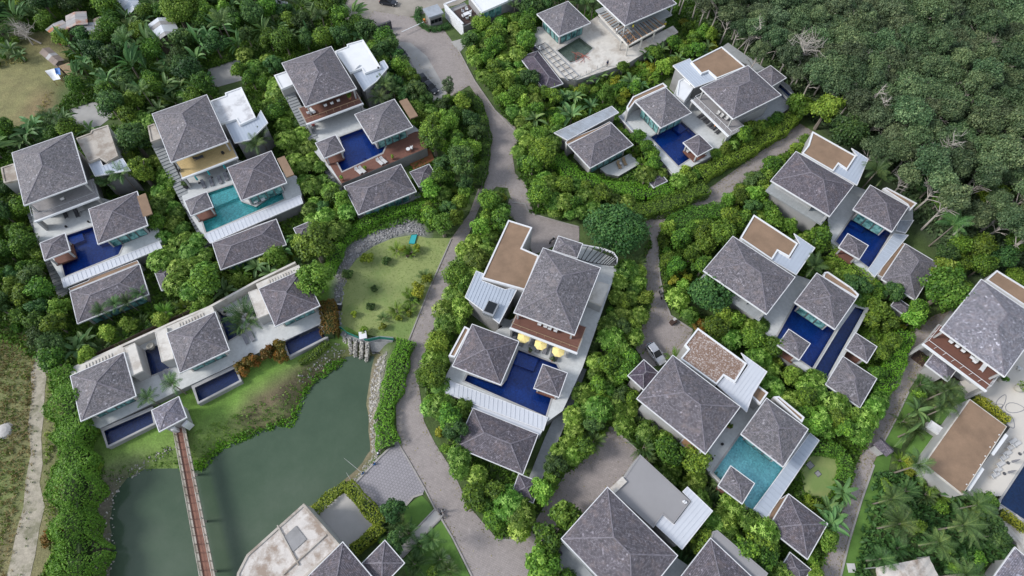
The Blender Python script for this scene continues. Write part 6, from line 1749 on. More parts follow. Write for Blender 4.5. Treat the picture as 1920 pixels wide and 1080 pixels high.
grow('between forest villa and twin pool villa', [(1400, 395), (1445, 345), (1500, 375), (1550, 412), (1565, 465), (1625, 515), (1680, 560), (1690, 605), (1640, 625), (1610, 570), (1555, 505), (1530, 470), (1500, 450), (1420, 405)], both({'bright0': 2, 'frang0': 1, 'lush0': 2, 'shrub0': 1, 'dark0': 1}), 2.0, 25)
grow('below the forest guest house', [(1690, 560), (1720, 570), (1760, 500), (1800, 510), (1810, 560), (1790, 590), (1740, 605), (1700, 640), (1655, 720), (1640, 700), (1650, 640)], both(LUSH, {'bright0': 2, 'rust0': .5, 'yellow1': .5, 'dark0': 1}), 2.1, 26)
grow('between twin pool villa and square guest house', [(1440, 690), (1520, 730), (1620, 770), (1650, 745), (1640, 790), (1608, 840), (1600, 870), (1570, 850), (1540, 825), (1510, 790), (1460, 745)], both(FR, {'bright0': 2, 'lush0': 2, 'yellow1': 1, 'rust0': .5}), 2.0, 27)
grow('on the bank below light blue pool villa', [(1150, 790), (1185, 735), (1240, 800), (1320, 880), (1400, 960), (1450, 1010), (1470, 1090), (1420, 1090), (1340, 1000), (1290, 935), (1205, 850)], both(FR, LUSH, {'bright0': 1, 'areca0': .5}), 2.0, 28)
grow('round the square guest house lawn', [(1510, 930), (1560, 920), (1595, 900), (1592, 935), (1562, 990), (1540, 1090), (1515, 1090), (1550, 985)], both({'bright0': 2, 'yellow1': 1.5, 'shrub0': 2, 'banana0': 1, 'areca1': 1}), 1.9, 29, (.75, 1.0))
grow('in the palm garden by the garden road', [(1640, 890), (1690, 870), (1740, 885), (1800, 935), (1870, 970), (1890, 1020), (1880, 1090), (1780, 1090), (1750, 1040), (1640, 1060), (1605, 1060), (1620, 990)], {'palm0': 2, 'palm1': 2, 'areca0': 2, 'banana1': 1, 'dark0': 1, 'shrub1': 1.5, 'areca1': .7}, 3.5, 30, (.8, 1.05))
grow('in the palm bed beside the sunken lawns', [(1700, 715), (1770, 715), (1790, 735), (1745, 790), (1725, 805), (1700, 835), (1692, 800), (1688, 760)], {'palm0': 2, 'fan0': 1, 'banana0': 1, 'areca0': 2, 'shrub1': 1}, 2.3, 31, (.75, 1.0))
grow('along the lower wall of the pool bar', [(1690, 850), (1735, 870), (1800, 930), (1850, 940), (1880, 965), (1850, 975), (1780, 935), (1700, 880)], {'areca1': 2, 'yellow1': 2, 'bright0': 1, 'banana0': 1}, 1.9, 32, (.7, .95))
grow('at the cul de sac edge of the grey roof villa', [(1010, 1030), (1060, 960), (1095, 955), (1090, 970), (1050, 1010), (1045, 1040), (1070, 1090), (995, 1095)], both({'bright0': 2, 'lush0': 1, 'areca0': 1}), 2.0, 33)
grow('between the grey roof villa and its annex', [(1230, 1040), (1290, 1035), (1345, 985), (1350, 1000), (1310, 1040), (1270, 1080)], {'palm0': 1, 'areca0': 2, 'lush0': 1}, 2.0, 34)
grow('in the entrance garden of the pond house', [(700, 985), (740, 960), (765, 985), (775, 1000), (735, 1030), (700, 1010)], {'areca0': 2, 'shrub1': 2, 'dark0': .5}, 1.9, 35, (.7, .9))
grow('in the path corner garden', [(758, 1050), (800, 1000), (830, 1030), (850, 1090), (760, 1095)], {'palm0': 1, 'areca0': 2, 'shrub1': 1}, 2.8, 36, (.7, .95))
grow('along the inner side of the bamboo hedge', [(150, 790), (172, 800), (175, 880), (155, 900), (145, 850)], {'banana0': 2, 'shrub0': 1}, 1.8, 37, (.6, .8))
grow('by the track end of the bamboo hedge', [(75, 1000), (105, 990), (110, 1090), (70, 1095)], {'shrub1': 2, 'rust0': 1}, 2.2, 38)
grow('beside the speckled gravel wing and silver car', [(1255, 655), (1285, 650), (1280, 668), (1262, 672)], {'yellow1': 2, 'areca1': 1}, 1.6, 40, (.8, 1.0))
grow('against the forest behind the pool bar road', [(1760, 480), (1840, 500), (1835, 520), (1800, 515)], {'dark0': 1, 'lush1': 1}, 2.6, 41)
# the forest
FZ = 7.5
grow('at the forest edge behind the orange parasol villa', [(1290, -60), (1420, -60), (1440, 60), (1500, 130), (1530, 170), (1480, 150), (1400, 80), (1330, 40), (1280, 10)], {'forest0': 1, 'forest1': 2, 'forest3': 1, 'forest4': 1}, 2.35, 50, (.85, 1.15), FZ)
grow('in the upper forest along the frame top', [(1410, -70), (1980, -70), (1980, 100), (1700, 110), (1450, 70)], {'forest0': 2, 'forest1': 2, 'forest2': 2, 'forest3': 1, 'forest4': 1}, 2.35, 51, (.85, 1.2), FZ)
grow('in the middle forest above the forest villa', [(1440, 60), (1700, 100), (1720, 300), (1650, 280), (1560, 230), (1510, 170)], {'forest0': 2, 'forest1': 1, 'forest2': 2, 'forest3': 2}, 2.35, 52, (.85, 1.2), FZ)
grow('in the forest towards the right frame edge', [(1700, 100), (1980, 90), (1980, 330), (1720, 320)], {'forest0': 1, 'forest1': 1, 'forest2': 2, 'forest3': 2, 'forest4': 2}, 2.35, 53, (.85, 1.2), FZ)
grow('in the lower forest behind the red balcony villa', [(1650, 285), (1720, 315), (1980, 320), (1980, 540), (1860, 500), (1800, 460), (1740, 400), (1700, 350)], {'forest3': 3, 'forest4': 3, 'lush2': 2, 'bright1': .8, 'dark1': 2}, 2.7, 54, (.85, 1.15), 6.0)
print('PLANTS', PLANT_N)
# ================================================================== POND EDGE, WEIR, FOOTBRIDGE
def rock_mesh(name, seed, mat):
    g = np.random.default_rng(seed)
    t = (1 + 5 ** .5) / 2
    V = unit(np.array([(-1, t, 0), (1, t, 0), (-1, -t, 0), (1, -t, 0), (0, -1, t), (0, 1, t), (0, -1, -t), (0, 1, -t), (t, 0, -1), (t, 0, 1), (-t, 0, -1), (-t, 0, 1)], float))
    F = [(0, 11, 5), (0, 5, 1), (0, 1, 7), (0, 7, 10), (0, 10, 11), (1, 5, 9), (5, 11, 4), (11, 10, 2), (10, 7, 6), (7, 1, 8), (3, 9, 4), (3, 4, 2), (3, 2, 6), (3, 6, 8), (3, 8, 9), (4, 9, 5), (2, 4, 11), (6, 2, 10), (8, 6, 7), (9, 8, 1)]
    return V * g.uniform(.72, 1.2, (12, 1)), np.array(F)

def rock_field(name, poly_px, dens, size, mat, seed, z=0.0, label=None):
    """loose stones nobody could count: one object"""
    g = np.random.default_rng(seed); poly = np.array(ccw(pxy(poly_px, z)))
    n = int(abs(area2(list(map(tuple, poly)))) / 2 * dens)
    lo, hi = poly.min(0), poly.max(0); P = g.uniform(lo, hi, (n * 3, 2)); P = P[pip(P, poly)][:n]; n = len(P)
    Z = ground_z(P)
    vs, fs = [], []
    protos = [rock_mesh('r', seed + k, None) for k in range(6)]
    for i in range(n):
        V, F = protos[i % 6]; s = size * g.uniform(.5, 1.4) * np.array([1, g.uniform(.6, 1), g.uniform(.5, .8)]); a = g.uniform(0, 6.28)
        c, sn = math.cos(a), math.sin(a); W = V * s; W = np.column_stack([W[:, 0] * c - W[:, 1] * sn, W[:, 0] * sn + W[:, 1] * c, W[:, 2]])
        fs.append(F + 12 * i); vs.append(W + np.array([P[i, 0], P[i, 1], Z[i] + s[2] * .35 + .03]))
    me = bpy.data.meshes.new(name); me.from_pydata(np.vstack(vs).tolist(), [], np.vstack(fs).tolist()); me.materials.append(MAT[mat]); me.update()
    return tag(link(name, me), kind='stuff')

def tuft_field(name, poly_px, dens, size, mat, seed, z=0.0, hvar=1.0, lift=.1, blades=4, avoid=True):
    """grass or ground cover: one object of upright leaf cards following the ground"""
    g = np.random.default_rng(seed); poly = np.array(ccw(pxy(poly_px, z)))
    n = int(abs(area2(list(map(tuple, poly)))) / 2 * dens)
    lo, hi = poly.min(0), poly.max(0); P = g.uniform(lo, hi, (n * 3, 2)); P = P[pip(P, poly)][:n]
    if avoid: P = P[free_of(P, np.zeros(len(P)))]
    if not len(P): return
    P = np.repeat(P, blades, 0) + g.normal(0, size * .5, (len(P) * blades, 2)); n = len(P)
    h = size * g.uniform(.6, 1.4, n) * hvar
    C = np.column_stack([P, ground_z(P) + lift + h * .35])
    T = np.column_stack([g.normal(0, .5, n), g.normal(0, .5, n), np.ones(n) * 1.1]); N = g.normal(size=(n, 3)) + np.array([0, 0, .7])
    patch = np.sin(P[:, 0] * .35 + seed) * np.sin(P[:, 1] * .31) * .18
    me = leaf_mesh(name, C, N, T, h * 1.3, h * .5, .42 + patch + g.normal(0, .18, n), MAT[mat])
    return tag(link(name, me), kind='stuff')

rock_field('riprap_gravel', [(628, 612), (626, 560), (629, 520), (640, 485), (660, 460), (690, 438), (730, 420), (765, 413), (790, 420), (800, 442), (782, 440), (760, 436), (735, 445), (700, 460), (672, 482), (655, 505), (645, 545), (640, 612)], 16, .19, 'rock', 1)
rock_field('shore_gravel', [(703, 668), (727, 655), (722, 690), (712, 725), (707, 760), (712, 800), (716, 838), (700, 855), (693, 845), (690, 800), (687, 750), (695, 700)], 14, .19, 'rock_pale', 2)
rock_field('shore_gravel', [(693, 850), (714, 845), (690, 880), (665, 905), (650, 905), (668, 884)], 16, .13, 'rock_pale', 3)
rock_field('shore_gravel', [(210, 1080), (160, 1080), (165, 960), (205, 900), (250, 868), (300, 846), (330, 834), (334, 842), (275, 868), (232, 900), (214, 940), (210, 1000)], 5, .15, 'rock_pale', 4, -.5)
rock_field('bank_gravel', [(630, 640), (648, 648), (640, 660), (600, 690), (560, 715), (555, 705), (600, 670)], 7, .17, 'rock_pale', 5)
tuft_field('bank_grass', [(150, 850), (200, 880), (300, 848), (400, 800), (470, 765), (520, 742), (560, 700), (640, 655), (655, 668), (630, 690), (600, 708), (570, 738), (556, 768), (543, 795), (510, 800), (470, 813), (415, 838), (390, 866), (375, 880), (270, 880), (238, 895), (190, 920), (160, 910)], 6, .30, 'grass', 6, -.8)
tuft_field('waterside_grass', [(335, 884), (376, 884), (396, 866), (418, 842), (472, 818), (512, 804), (548, 798), (562, 770), (575, 738), (604, 708), (650, 672), (640, 668), (596, 700), (562, 735), (550, 762), (535, 785), (470, 802), (405, 832), (380, 860), (330, 868)], 26, .44, 'leaf_hedge', 7, -1.4, avoid=False)
tuft_field('meadow_grass', [(-60, 600), (50, 630), (66, 690), (55, 760), (48, 850), (30, 960), (0, 1080), (-60, 1080)], 3.2, .32, 'grass_dry', 8)
tuft_field('meadow_grass', [(-60, 600), (50, 630), (66, 690), (55, 760), (48, 850), (30, 960), (0, 1080), (-60, 1080)], 2.2, .34, 'grass', 9)
tuft_field('track_grass', [(74, 640), (79, 660), (78, 700), (72, 760), (70, 800), (69, 860), (62, 920), (60, 980), (45, 1080), (36, 1080), (52, 970), (57, 920), (63, 860), (66, 800), (66, 760), (73, 700)], 7, .24, 'grass', 14, avoid=False)
tuft_field('track_grass', [(60, 640), (66, 640), (64, 700), (66, 740), (60, 800), (64, 850), (54, 900), (50, 950), (35, 1000), (25, 1080), (5, 1080), (30, 960), (45, 860), (52, 760), (55, 700)], 8, .28, 'grass_dry', 15, avoid=False)
tuft_field('verge_grass', [(88, 650), (105, 690), (112, 780), (112, 900), (105, 990), (85, 980), (84, 860), (90, 760)], 10, .36, 'grass', 10)
tuft_field('clearing_grass', [(-60, 130), (60, 100), (120, 110), (100, 180), (70, 230), (-60, 235)], 2.5, .4, 'grass_dry', 11)
tuft_field('clearing_grass', [(30, 90), (100, 100), (95, 170), (40, 160)], 5, .4, 'grass', 12)
tuft_field('lawn_grass', [(645, 560), (652, 515), (672, 485), (702, 462), (737, 449), (776, 442), (843, 449), (803, 540), (762, 636), (735, 632), (700, 627), (668, 620), (640, 604)], 9, .11, 'grass', 13, blades=2, lift=.03, avoid=False)
for i, (pp, d_) in enumerate((([(1270, -60), (1980, -60), (1980, 545), (1830, 520), (1720, 420), (1640, 290), (1520, 230), (1440, 120), (1290, 40)], 2.2), ([(1640, 890), (1740, 885), (1890, 970), (1890, 1090), (1600, 1090)], 4))):
    tuft_field('undergrowth', pp, d_, .75, 'leaf_wood' if i == 0 else 'leaf_dark', 20 + i, 0, lift=.1, blades=4)
tuft_field('undergrowth', [(-80, -60), (700, -60), (690, 60), (600, 110), (560, 210), (680, 420), (560, 500), (390, 570), (140, 690), (90, 690), (-60, 600), (-60, 240), (100, 215), (150, 150), (40, 40)], 6.5, .55, 'leaf_lush', 24)
tuft_field('undergrowth', [(700, 60), (840, 180), (920, 260), (890, 360), (800, 440), (650, 450), (780, 380), (740, 180)], 7, .5, 'leaf_lush', 25)
tuft_field('undergrowth', [(860, 60), (1340, -20), (1345, 90), (1160, 200), (1510, 190), (1440, 280), (1200, 410), (985, 400), (960, 250)], 7, .5, 'leaf_bright', 26)
tuft_field('undergrowth', [(780, 700), (940, 350), (960, 400), (870, 600), (860, 830), (1000, 900), (1090, 690), (1225, 440), (1220, 620), (1145, 800), (1027, 937), (985, 1005), (930, 1008)], 8, .5, 'leaf_lush', 27)
tuft_field('undergrowth', [(1235, 420), (1440, 290), (1530, 250), (1700, 560), (1810, 500), (1800, 590), (1600, 880), (1540, 1090), (1420, 1090), (1150, 790), (1190, 730), (1440, 740), (1240, 560)], 8, .5, 'leaf_bright', 28)

def litter_field(name, polys, n, seed, z):
    g = np.random.default_rng(seed); out = []
    for pp in polys:
        poly = pxy(pp, 0); lo, hi = np.array(poly).min(0), np.array(poly).max(0)
        P = g.uniform(lo, hi, (n, 2)); P = P[pip(P, poly)]; d_ = pdist(P, poly); P = P[g.random(len(P)) < np.exp(-d_ / .55)]; out.append(P)
    P = np.vstack(out); m = len(P)
    me = leaf_mesh(name, np.column_stack([P, np.full(m, z) + g.uniform(.01, .04, m)]), np.array([0, 0, 1.0]) + g.normal(0, .2, (m, 3)), g.normal(size=(m, 3)), g.uniform(.12, .32, m), g.uniform(.08, .16, m), g.normal(.5, .25, m), MAT['grass_dry'])
    return tag(link(name, me), kind='stuff')
litter_field('fallen_leaves', [ROAD, [(1205, 412), (1323, 358), (1440, 275), (1500, 232), (1532, 250), (1400, 335), (1250, 412), (1235, 480), (1258, 592), (1300, 620), (1244, 682), (1190, 650), (1222, 575), (1206, 495), (1216, 430)], [(1753, 590), (1795, 580), (1744, 645), (1703, 733), (1637, 870), (1570, 1100), (1530, 1100), (1601, 880), (1668, 720), (1701, 628)]], 60000, 77, .08)

# weir: stone buttresses, back wall, green net fence, sluice box
def stone_body(name, pts, w, mat, parent, seed):
    """a sloping stone buttress: coursed rough blocks along a falling line"""
    g = random.Random(seed); mb = MB()
    a, b = Vector(pts[0]), Vector(pts[1]); n = 12
    for i in range(n):
        t0, t1 = i / n, (i + 1) / n
        p = a.lerp(b, (t0 + t1) / 2); zb = -3.0
        mb.box((p.x + g.uniform(-.07, .07), p.y + g.uniform(-.05, .05), (p.z + zb) / 2), w * g.uniform(.85, 1.12), (b - a).to_2d().length / n * 1.1, p.z - zb + g.uniform(-.1, .15), math.atan2((b - a).y, (b - a).x) - math.pi / 2)
    return mb.build(name, MAT[mat], parent)
tops = [((645, 628), (648, 652)), ((655, 634), (659, 664)), ((666, 638), (666, 669)), ((678, 641), (677, 673)), ((689, 641), (687, 677))]
for i, (a, b) in enumerate(tops):
    pa, pb = at(*a, .5), at(*b, -1.9)
    o = thing('stone_buttress', ('stone weir buttress nearest the rusty hedge', 'second stone weir buttress from the rusty hedge', 'middle stone weir buttress below the net fence', 'fourth stone weir buttress, beside the last one', 'stone weir buttress nearest the clipped hedge, longest')[i], 'buttress', (pa.x, pa.y, -2), 0, 'weir buttresses')
    stone_body('stone_body', (pa, pb), .6, 'rock_pale', o, i)
    g = np.random.default_rng(i); vs, fs = [], []
    for k in range(90):
        t = g.random(); p = pa.lerp(pb, t); V, F = rock_mesh('r', k, None); s = g.uniform(.1, .2)
        vs.append(V * s * np.array([1, 1, .7]) + np.array([p.x + g.uniform(-.27, .27), p.y + g.uniform(-.2, .2), p.z + .05])); fs.append(F + 12 * k)
    me = bpy.data.meshes.new('rubble'); me.from_pydata(np.vstack(vs).tolist(), [], np.vstack(fs).tolist()); me.materials.append(MAT['rock_pale']); tag(link('rubble', me, o), kind='stuff')
wl = thing('weir_wall', 'dark stone weir wall holding the round lawn above the pond', 'wall', at(690, 640, 0))
line = [(640, 624), (655, 630), (672, 636), (690, 638), (712, 634), (737, 636)]
pts = [at(x, y, .3) for x, y in line]
for i in range(5):
    a, b = pts[i].copy(), pts[i + 1].copy(); a.z = b.z = -1.35; MB().bar(a, b, .9, 3.3 + .004 * i).build('wall_panel', MAT['rock'], wl)
fn = thing('net_fence', 'green net fence along the weir crest', 'fence', at(690, 636, .3))
fl = [(629, 612), (640, 614), (650, 623), (672, 632), (688, 637), (712, 632), (738, 635)]
fp = [at(x, y, 1.2) for x, y in fl]
for i in range(6):
    a, b = fp[i].copy(), fp[i + 1].copy(); a.z = b.z = .85; MB().bar(a, b, .03, .9).build('net_panel', MAT['net_green'], fn)
    MB().bar((a.x, a.y, .2), (a.x, a.y, 1.4), .08).build('post', MAT['net_green'], fn)
    a.z = b.z = 1.34; MB().bar(a, b, .07).build('top_rail', MAT['net_green'], fn)
sx = thing('sluice_box', 'white concrete sluice box on the weir crest', 'box', at(680, 632, .3))
add_box(sx, 'box_body', (680, 629), .2, 1.2, 1.3, 1.1, .25, 'white_worn'); add_box(sx, 'box_lid', (680, 628), 1.32, 1.35, 1.45, .1, .25, 'fascia')
wd = thing('stone_apron', 'sloping rough stone apron below the weir by the clipped hedge', 'stone apron', at(710, 650, -1))
mb = MB(); A, B, C2, D2_ = at(692, 641, .2), at(735, 639, .2), at(732, 664, -1.9), at(698, 664, -1.9)
mb.face(facing([A, B, C2, D2_], Vector((0, -1, 1)))); mb.build('stone_face', MAT['rock'], wd)
pp_ = thing('pipe', 'long dark pipe lying across the stone apron', 'pipe', at(715, 662, -1.5)); MB().tube([at(698, 660, -1.6), at(715, 663, -1.5), at(733, 661, -1.2), at(742, 650, .2)], .12).build('pipe_run', MAT['black'], pp_)

# the footbridge
fb = thing('footbridge', 'long straight footbridge with red brown deck and pale railings across the pond', 'bridge', at(366, 940, .9))
ZB = .9
l0, l1, r0, r1 = at(329, 803, ZB), at(387, 1120, ZB), at(346, 799, ZB), at(411, 1120, ZB)
MB().prism(ccw([l0[:2], r0[:2], r1[:2], l1[:2]]), ZB - .3, ZB).build('deck', MAT['bridge'], fb)
L = (l1 - l0).length; n = int(L / 1.25)
post = MB().box((0, 0, .55), .14, .14, 1.1).mesh('post', MAT['concrete'])
for s, (a, b) in enumerate(((l0, l1), (r0, r1))):
    e = MB(); d_ = Vector((0, 0, .1)); e.bar(a + d_, b + d_, .2, .2); e.build('kerb_beam', MAT['concrete'], fb)
    for zz, w_ in ((1.06, .09), (.62, .05)): u = Vector((0, 0, zz + .002 * s)); MB().bar(a + u, b + u, w_, .08).build('handrail', MAT['concrete'], fb)
    for i in range(n + 1):
        p = a.lerp(b, i / n); o = link('post', post, fb, False); o.location = p - fb.location; o.rotation_euler = (0, 0, .18)
        if i % 6 == 0 and s == 0:
            p = l0.lerp(l1, i / n).lerp(r0.lerp(r1, i / n), .5); MB().bar((p.x, p.y, -3.4), (p.x, p.y, ZB - .3), .35).build('pile', MAT['concrete'], fb)
for i in range(int(L / 2.4)):
    t = (i + .5) / int(L / 2.4); MB().bar(l0.lerp(l1, t) + Vector((0, 0, -.36)), r0.lerp(r1, t) + Vector((0, 0, -.36)), .2, .14).build('joist', MAT['wood_dark'], fb)
fy = thing('footbridge_landing', 'white portal where the footbridge leaves the gate pavilion', 'portal', at(338, 800, .9))
for a, b in (((322, 806), (330, 803)), ((344, 800), (354, 790))): p, q_ = at(*a, 2.2), at(*b, 2.2); MB().bar((p.x, p.y, 1.5), (q_.x, q_.y, 1.5), .5, 2.2).build('side_wall', MAT['fascia'], fy)

# ================================================================== VEHICLES
def car(label, px, ang, paint, L=4.4, W=1.78, suv=False, pickup=False):
    p = at(*px, .9)
    r = thing('parked_car', label, 'car', (p.x, p.y, .07), ang)
    h = L / 2
    def loft(name, secs, mat, parent=r):
        mb = MB()
        ring = []
        for x, w, z0, z1 in secs: ring.append([(x, -w, z0), (x, -w * 1.0, (z0 + z1) / 2), (x, -w * .9, z1), (x, w * .9, z1), (x, w, (z0 + z1) / 2), (x, w, z0)])
        for a, b in zip(ring[:-1], ring[1:]):
            for k in range(6): mb.quad(a[k], a[(k + 1) % 6], b[(k + 1) % 6], b[k])
        mb.face(ring[0][::-1]); mb.face(ring[-1])
        me = mb.mesh(name, MAT[mat], None, False)
        return link(name, me, parent, False)
    top = .95
    body = loft('body', [(-h, W * .40, .45, .72), (-h * .93, W * .48, .26, .86), (-h * .5, W / 2, .22, top), (h * .35, W / 2, .22, top), (h * .72, W * .49, .24, .86), (h * .95, W * .44, .3, .70), (h, W * .36, .42, .6)], paint)
    xr, xf = (-h * .88, h * .38) if not pickup else (-h * .1, h * .45)
    zt = 1.48 if not suv else 1.65
    cab = loft('cabin', [(xr, W * .42, top - .01, top + .1), (xr + .35, W * .43, top - .01, zt - .03), (xf - 1.25, W * .43, top - .01, zt), (xf - .9, W * .43, top - .01, zt - .06), (xf, W * .43, top - .01, top + .06)], 'glass_dark')
    loft('roof', [(xr + .25, W * .36, zt - .05, zt + .0), (xr + .5, W * .39, zt - .04, zt + .04), (xf - 1.3, W * .39, zt - .04, zt + .045), (xf - 1.02, W * .37, zt - .08, zt + .0)], paint)
    for s in (-1, 1):
        for x0, x1 in ((xf, xf - .98), ((xr + xf) / 2 - .15, (xr + xf) / 2 - .15), (xr, xr + .4)):
            MB().bar((x0, s * W * .425, top), (x1, s * W * .385, zt), .09).build('pillar', MAT[paint], r, world_verts=False)
        MB().box((xf - .35, s * (W / 2 + .1), 1.0), .16, .2, .13).build('mirror', MAT[paint], r, world_verts=False)
        MB().box((h * .93, s * W * .33, .68), .22, .34, .14).build('headlight', MAT['cushion_pale'], r, world_verts=False)
        MB().box((-h * .965, s * W * .36, .76), .1, .26, .15).build('tail_light', MAT['tarp_red'], r, world_verts=False)
        for x in (-h * .62, h * .64):
            mb = MB(); k = 14
            for sgn in (-1, 1):
                mb.face([(x + .33 * math.cos(2 * math.pi * i / k), s * (W / 2 - .1) + sgn * .11, .33 + .33 * math.sin(2 * math.pi * i / k)) for i in range(k)][::sgn])
            for i in range(k):
                a0, a1 = 2 * math.pi * i / k, 2 * math.pi * (i + 1) / k
                mb.quad(*[(x + .33 * math.cos(a), s * (W / 2 - .1) + y, .33 + .33 * math.sin(a)) for a, y in ((a0, -.11), (a1, -.11), (a1, .11), (a0, .11))])
            wo = mb.build('wheel', MAT['rubber'], r, world_verts=False)
            MB().box((x, s * (W / 2 + .015), .33), .3, .02, .3).build('rim', MAT['steel'], wo, world_verts=False)
    if pickup:
        MB().box((-h * .55, 0, top + .03), h * .75, W * .72, .05).build('load_bed', MAT['black'], r, world_verts=False)
    return r
car('silver hatchback parked on the paved turning place', (1230, 662), heading((1217, 645), (1243, 680)), 'car_silver', 4.6, 1.85)
car('white double cab pickup beside the brown gravel wing', (1386, 112), heading((1373, 101), (1400, 125)), 'car_white', 5.0, 1.85, True, True)
car('dark car half hidden under the trees at the visitor parking entrance', (752, 98), heading((744, 92), (757, 104)), 'car_dark')
car('dark car under the trees halfway along the visitor parking', (795, 150), heading((788, 142), (800, 158)), 'car_dark')
car('dark car at the lower end of the visitor parking', (808, 163), heading((800, 157), (815, 170)), 'car_dark')
car('grey pickup under the jungle trees at the upper frame edge', (520, 8), heading((505, 10), (540, 4)), 'car_silver', 5.0, 1.85, True, True)
car('dark blue vehicle on the sandy road at the upper frame edge', (728, 2), heading((718, 0), (742, 4)), 'car_dark', 4.6, 1.8, True)

def motorbike(label, px, ang, mat='black'):
    p = at(*px, .6); r = thing('motorbike', label, 'motorbike', (p.x, p.y, .07), ang)
    def W(x):
        mb = MB(); k = 12
        for i in range(k):
            a0, a1 = 2 * math.pi * i / k, 2 * math.pi * (i + 1) / k
            mb.quad(*[(x + q * math.cos(a), y, .3 + q * math.sin(a)) for a, y, q in ((a0, -.06, .3), (a1, -.06, .3), (a1, .06, .3), (a0, .06, .3))])
            for y in (-.06, .06): mb.quad(*[(x + q * math.cos(a), y, .3 + q * math.sin(a)) for a, q in ((a0, .2), (a1, .2), (a1, .3), (a0, .3))])
        mb.build('wheel', MAT['rubber'], r, world_verts=False)
    W(-.62); W(.66)
    MB().tube([(-.75, 0, .66), (-.3, 0, .68), (.1, 0, .5), (.42, 0, .62), (.52, 0, .9)], [.1, .2, .17, .15, .09]).build('body', MAT[mat], r, world_verts=False)
    MB().box((-.38, 0, .84), .75, .26, .1).build('seat', MAT['cushion_dark'], r, world_verts=False)
    MB().tube([(.42, -.36, 1.06), (.5, 0, 1.0), (.42, .36, 1.06)], .03).build('handlebar', MAT['steel'], r, world_verts=False)
    MB().tube([(.5, 0, .95), (.66, 0, .3)], .04).build('fork', MAT['steel'], r, world_verts=False)
    MB().box((.56, 0, .88), .14, .2, .16).build('headlight', MAT['cushion_pale'], r, world_verts=False)
    return r
motorbike('dark motorbike parked at the kerb of the small hill road', (1239, 552), heading((1237, 544), (1242, 560)))
motorbike('motorbike beside the round garage corner of the parasol villa', (1035, 450), heading((1030, 455), (1040, 444)))
motorbike('motorbike standing ahead of the white pickup', (1368, 91), heading((1364, 88), (1372, 94)))
motorbike('motorbike stopped at the end of the pale stone path', (826, 962), heading((822, 955), (830, 972)))

# ================================================================== PEOPLE
def person_mesh(name, pose, top, legs):
    """one skinned body; pose: stand, sit or ride. returns a mesh with shirt, trousers and skin"""
    P = {}
    if pose == 'stand':
        hip, kn, an, toe = .92, .50, .08, .05
        J = [(0, 0, .95), (0, 0, 1.18), (0, 0, 1.42), (.02, 0, 1.54), (.03, 0, 1.66),
             (0, .10, .9), (.03, .11, .5), (-.01, .12, .09), (.13, .13, .04), (0, -.10, .9), (.05, -.11, .5), (.03, -.12, .09), (.17, -.13, .04),
             (0, .19, 1.4), (.05, .25, 1.14), (.22, .22, .98), (.3, .2, .97), (0, -.19, 1.4), (.06, -.25, 1.14), (.24, -.2, 1.02), (.32, -.18, 1.03)]
    else:
        J = [(0, 0, .47), (.03, 0, .70), (.08, 0, .94), (.12, 0, 1.05), (.16, 0, 1.17),
             (.05, .11, .46), (.45, .15, .52), (.40, .15, .09), (.53, .16, .04), (.05, -.11, .46), (.45, -.15, .52), (.42, -.15, .09), (.55, -.16, .04),
             (.07, .19, .92), (.18, .24, .68), (.38, .14, .64), (.46, .10, .66), (.07, -.19, .92), (.18, -.24, .68), (.38, -.14, .64), (.46, -.10, .66)]
    E = [(0, 1), (1, 2), (2, 3), (3, 4), (0, 5), (5, 6), (6, 7), (7, 8), (0, 9), (9, 10), (10, 11), (11, 12), (2, 13), (13, 14), (14, 15), (15, 16), (2, 17), (17, 18), (18, 19), (19, 20)]
    rad = [.15, .13, .15, .06, .105, .10, .07, .045, .04, .10, .07, .045, .04, .065, .05, .036, .04, .065, .05, .036, .04]
    me = bpy.data.meshes.new('skeleton'); me.from_pydata(J, E, [])
    o = bpy.data.objects.new('skeleton', me); col.objects.link(o)
    sk = o.modifiers.new('skin', 'SKIN'); sk.use_smooth_shade = True
    for v, r in zip(me.skin_vertices[0].data, rad): v.radius = (r, r)
    me.skin_vertices[0].data[0].use_root = True
    o.modifiers.new('sub', 'SUBSURF').levels = 1; o.modifiers['sub'].render_levels = 1
    dg = bpy.context.evaluated_depsgraph_get(); dg.update()
    out = bpy.data.meshes.new_from_object(o.evaluated_get(dg)); out.name = name
    bpy.data.objects.remove(o)
    out.materials.clear()
    for m in (top, legs, 'skin'): out.materials.append(MAT[m])
    Jv = [Vector(j) for j in J]; grp = [0, 0, 0, 2, 2, 1, 1, 1, 1, 1, 1, 1, 1, 0, 0, 2, 2, 0, 0, 2, 2]
    for p in out.polygons:
        k = min(range(len(Jv)), key=lambda i: (Jv[i] - p.center).length - rad[i])
        p.material_index = grp[k]
    return out
def person(label, px, z, ang, pose, top, legs, hat=None, rod=None):
    p = at(px[0], px[1], z + (1.0 if pose == 'stand' else .6))
    r = thing('person', label, 'person', (p.x, p.y, z), ang)
    link('body', person_mesh('body', pose, top, legs), r, False)
    hz, hx = (1.70, .03) if pose == 'stand' else (1.21, .16)
    if hat: MB().lathe([(.17, 0), (.12, .03), (.11, .1), (.05, .14)], (hx, 0, hz), 10).build('hat', MAT[hat], r, world_verts=False)
    else: MB().lathe([(.105, -.06), (.118, 0), (.09, .07), (.03, .1)], (hx - .02, 0, hz), 10).build('hair', MAT['hair'], r, world_verts=False)
    return r
def rod(label, p0, p1, z0, z1):
    a, b = at(*p0, z0), at(*p1, z1); r = thing('fishing_rod', label, 'fishing rod', a)
    MB().tube([a, a.lerp(b, .5) + Vector((0, 0, .2)), b], [.035, .028, .014], 5).build('pole', MAT['cushion_pale'], r)
ZS = -.35
ANG = heading((690, 890), (650, 860))
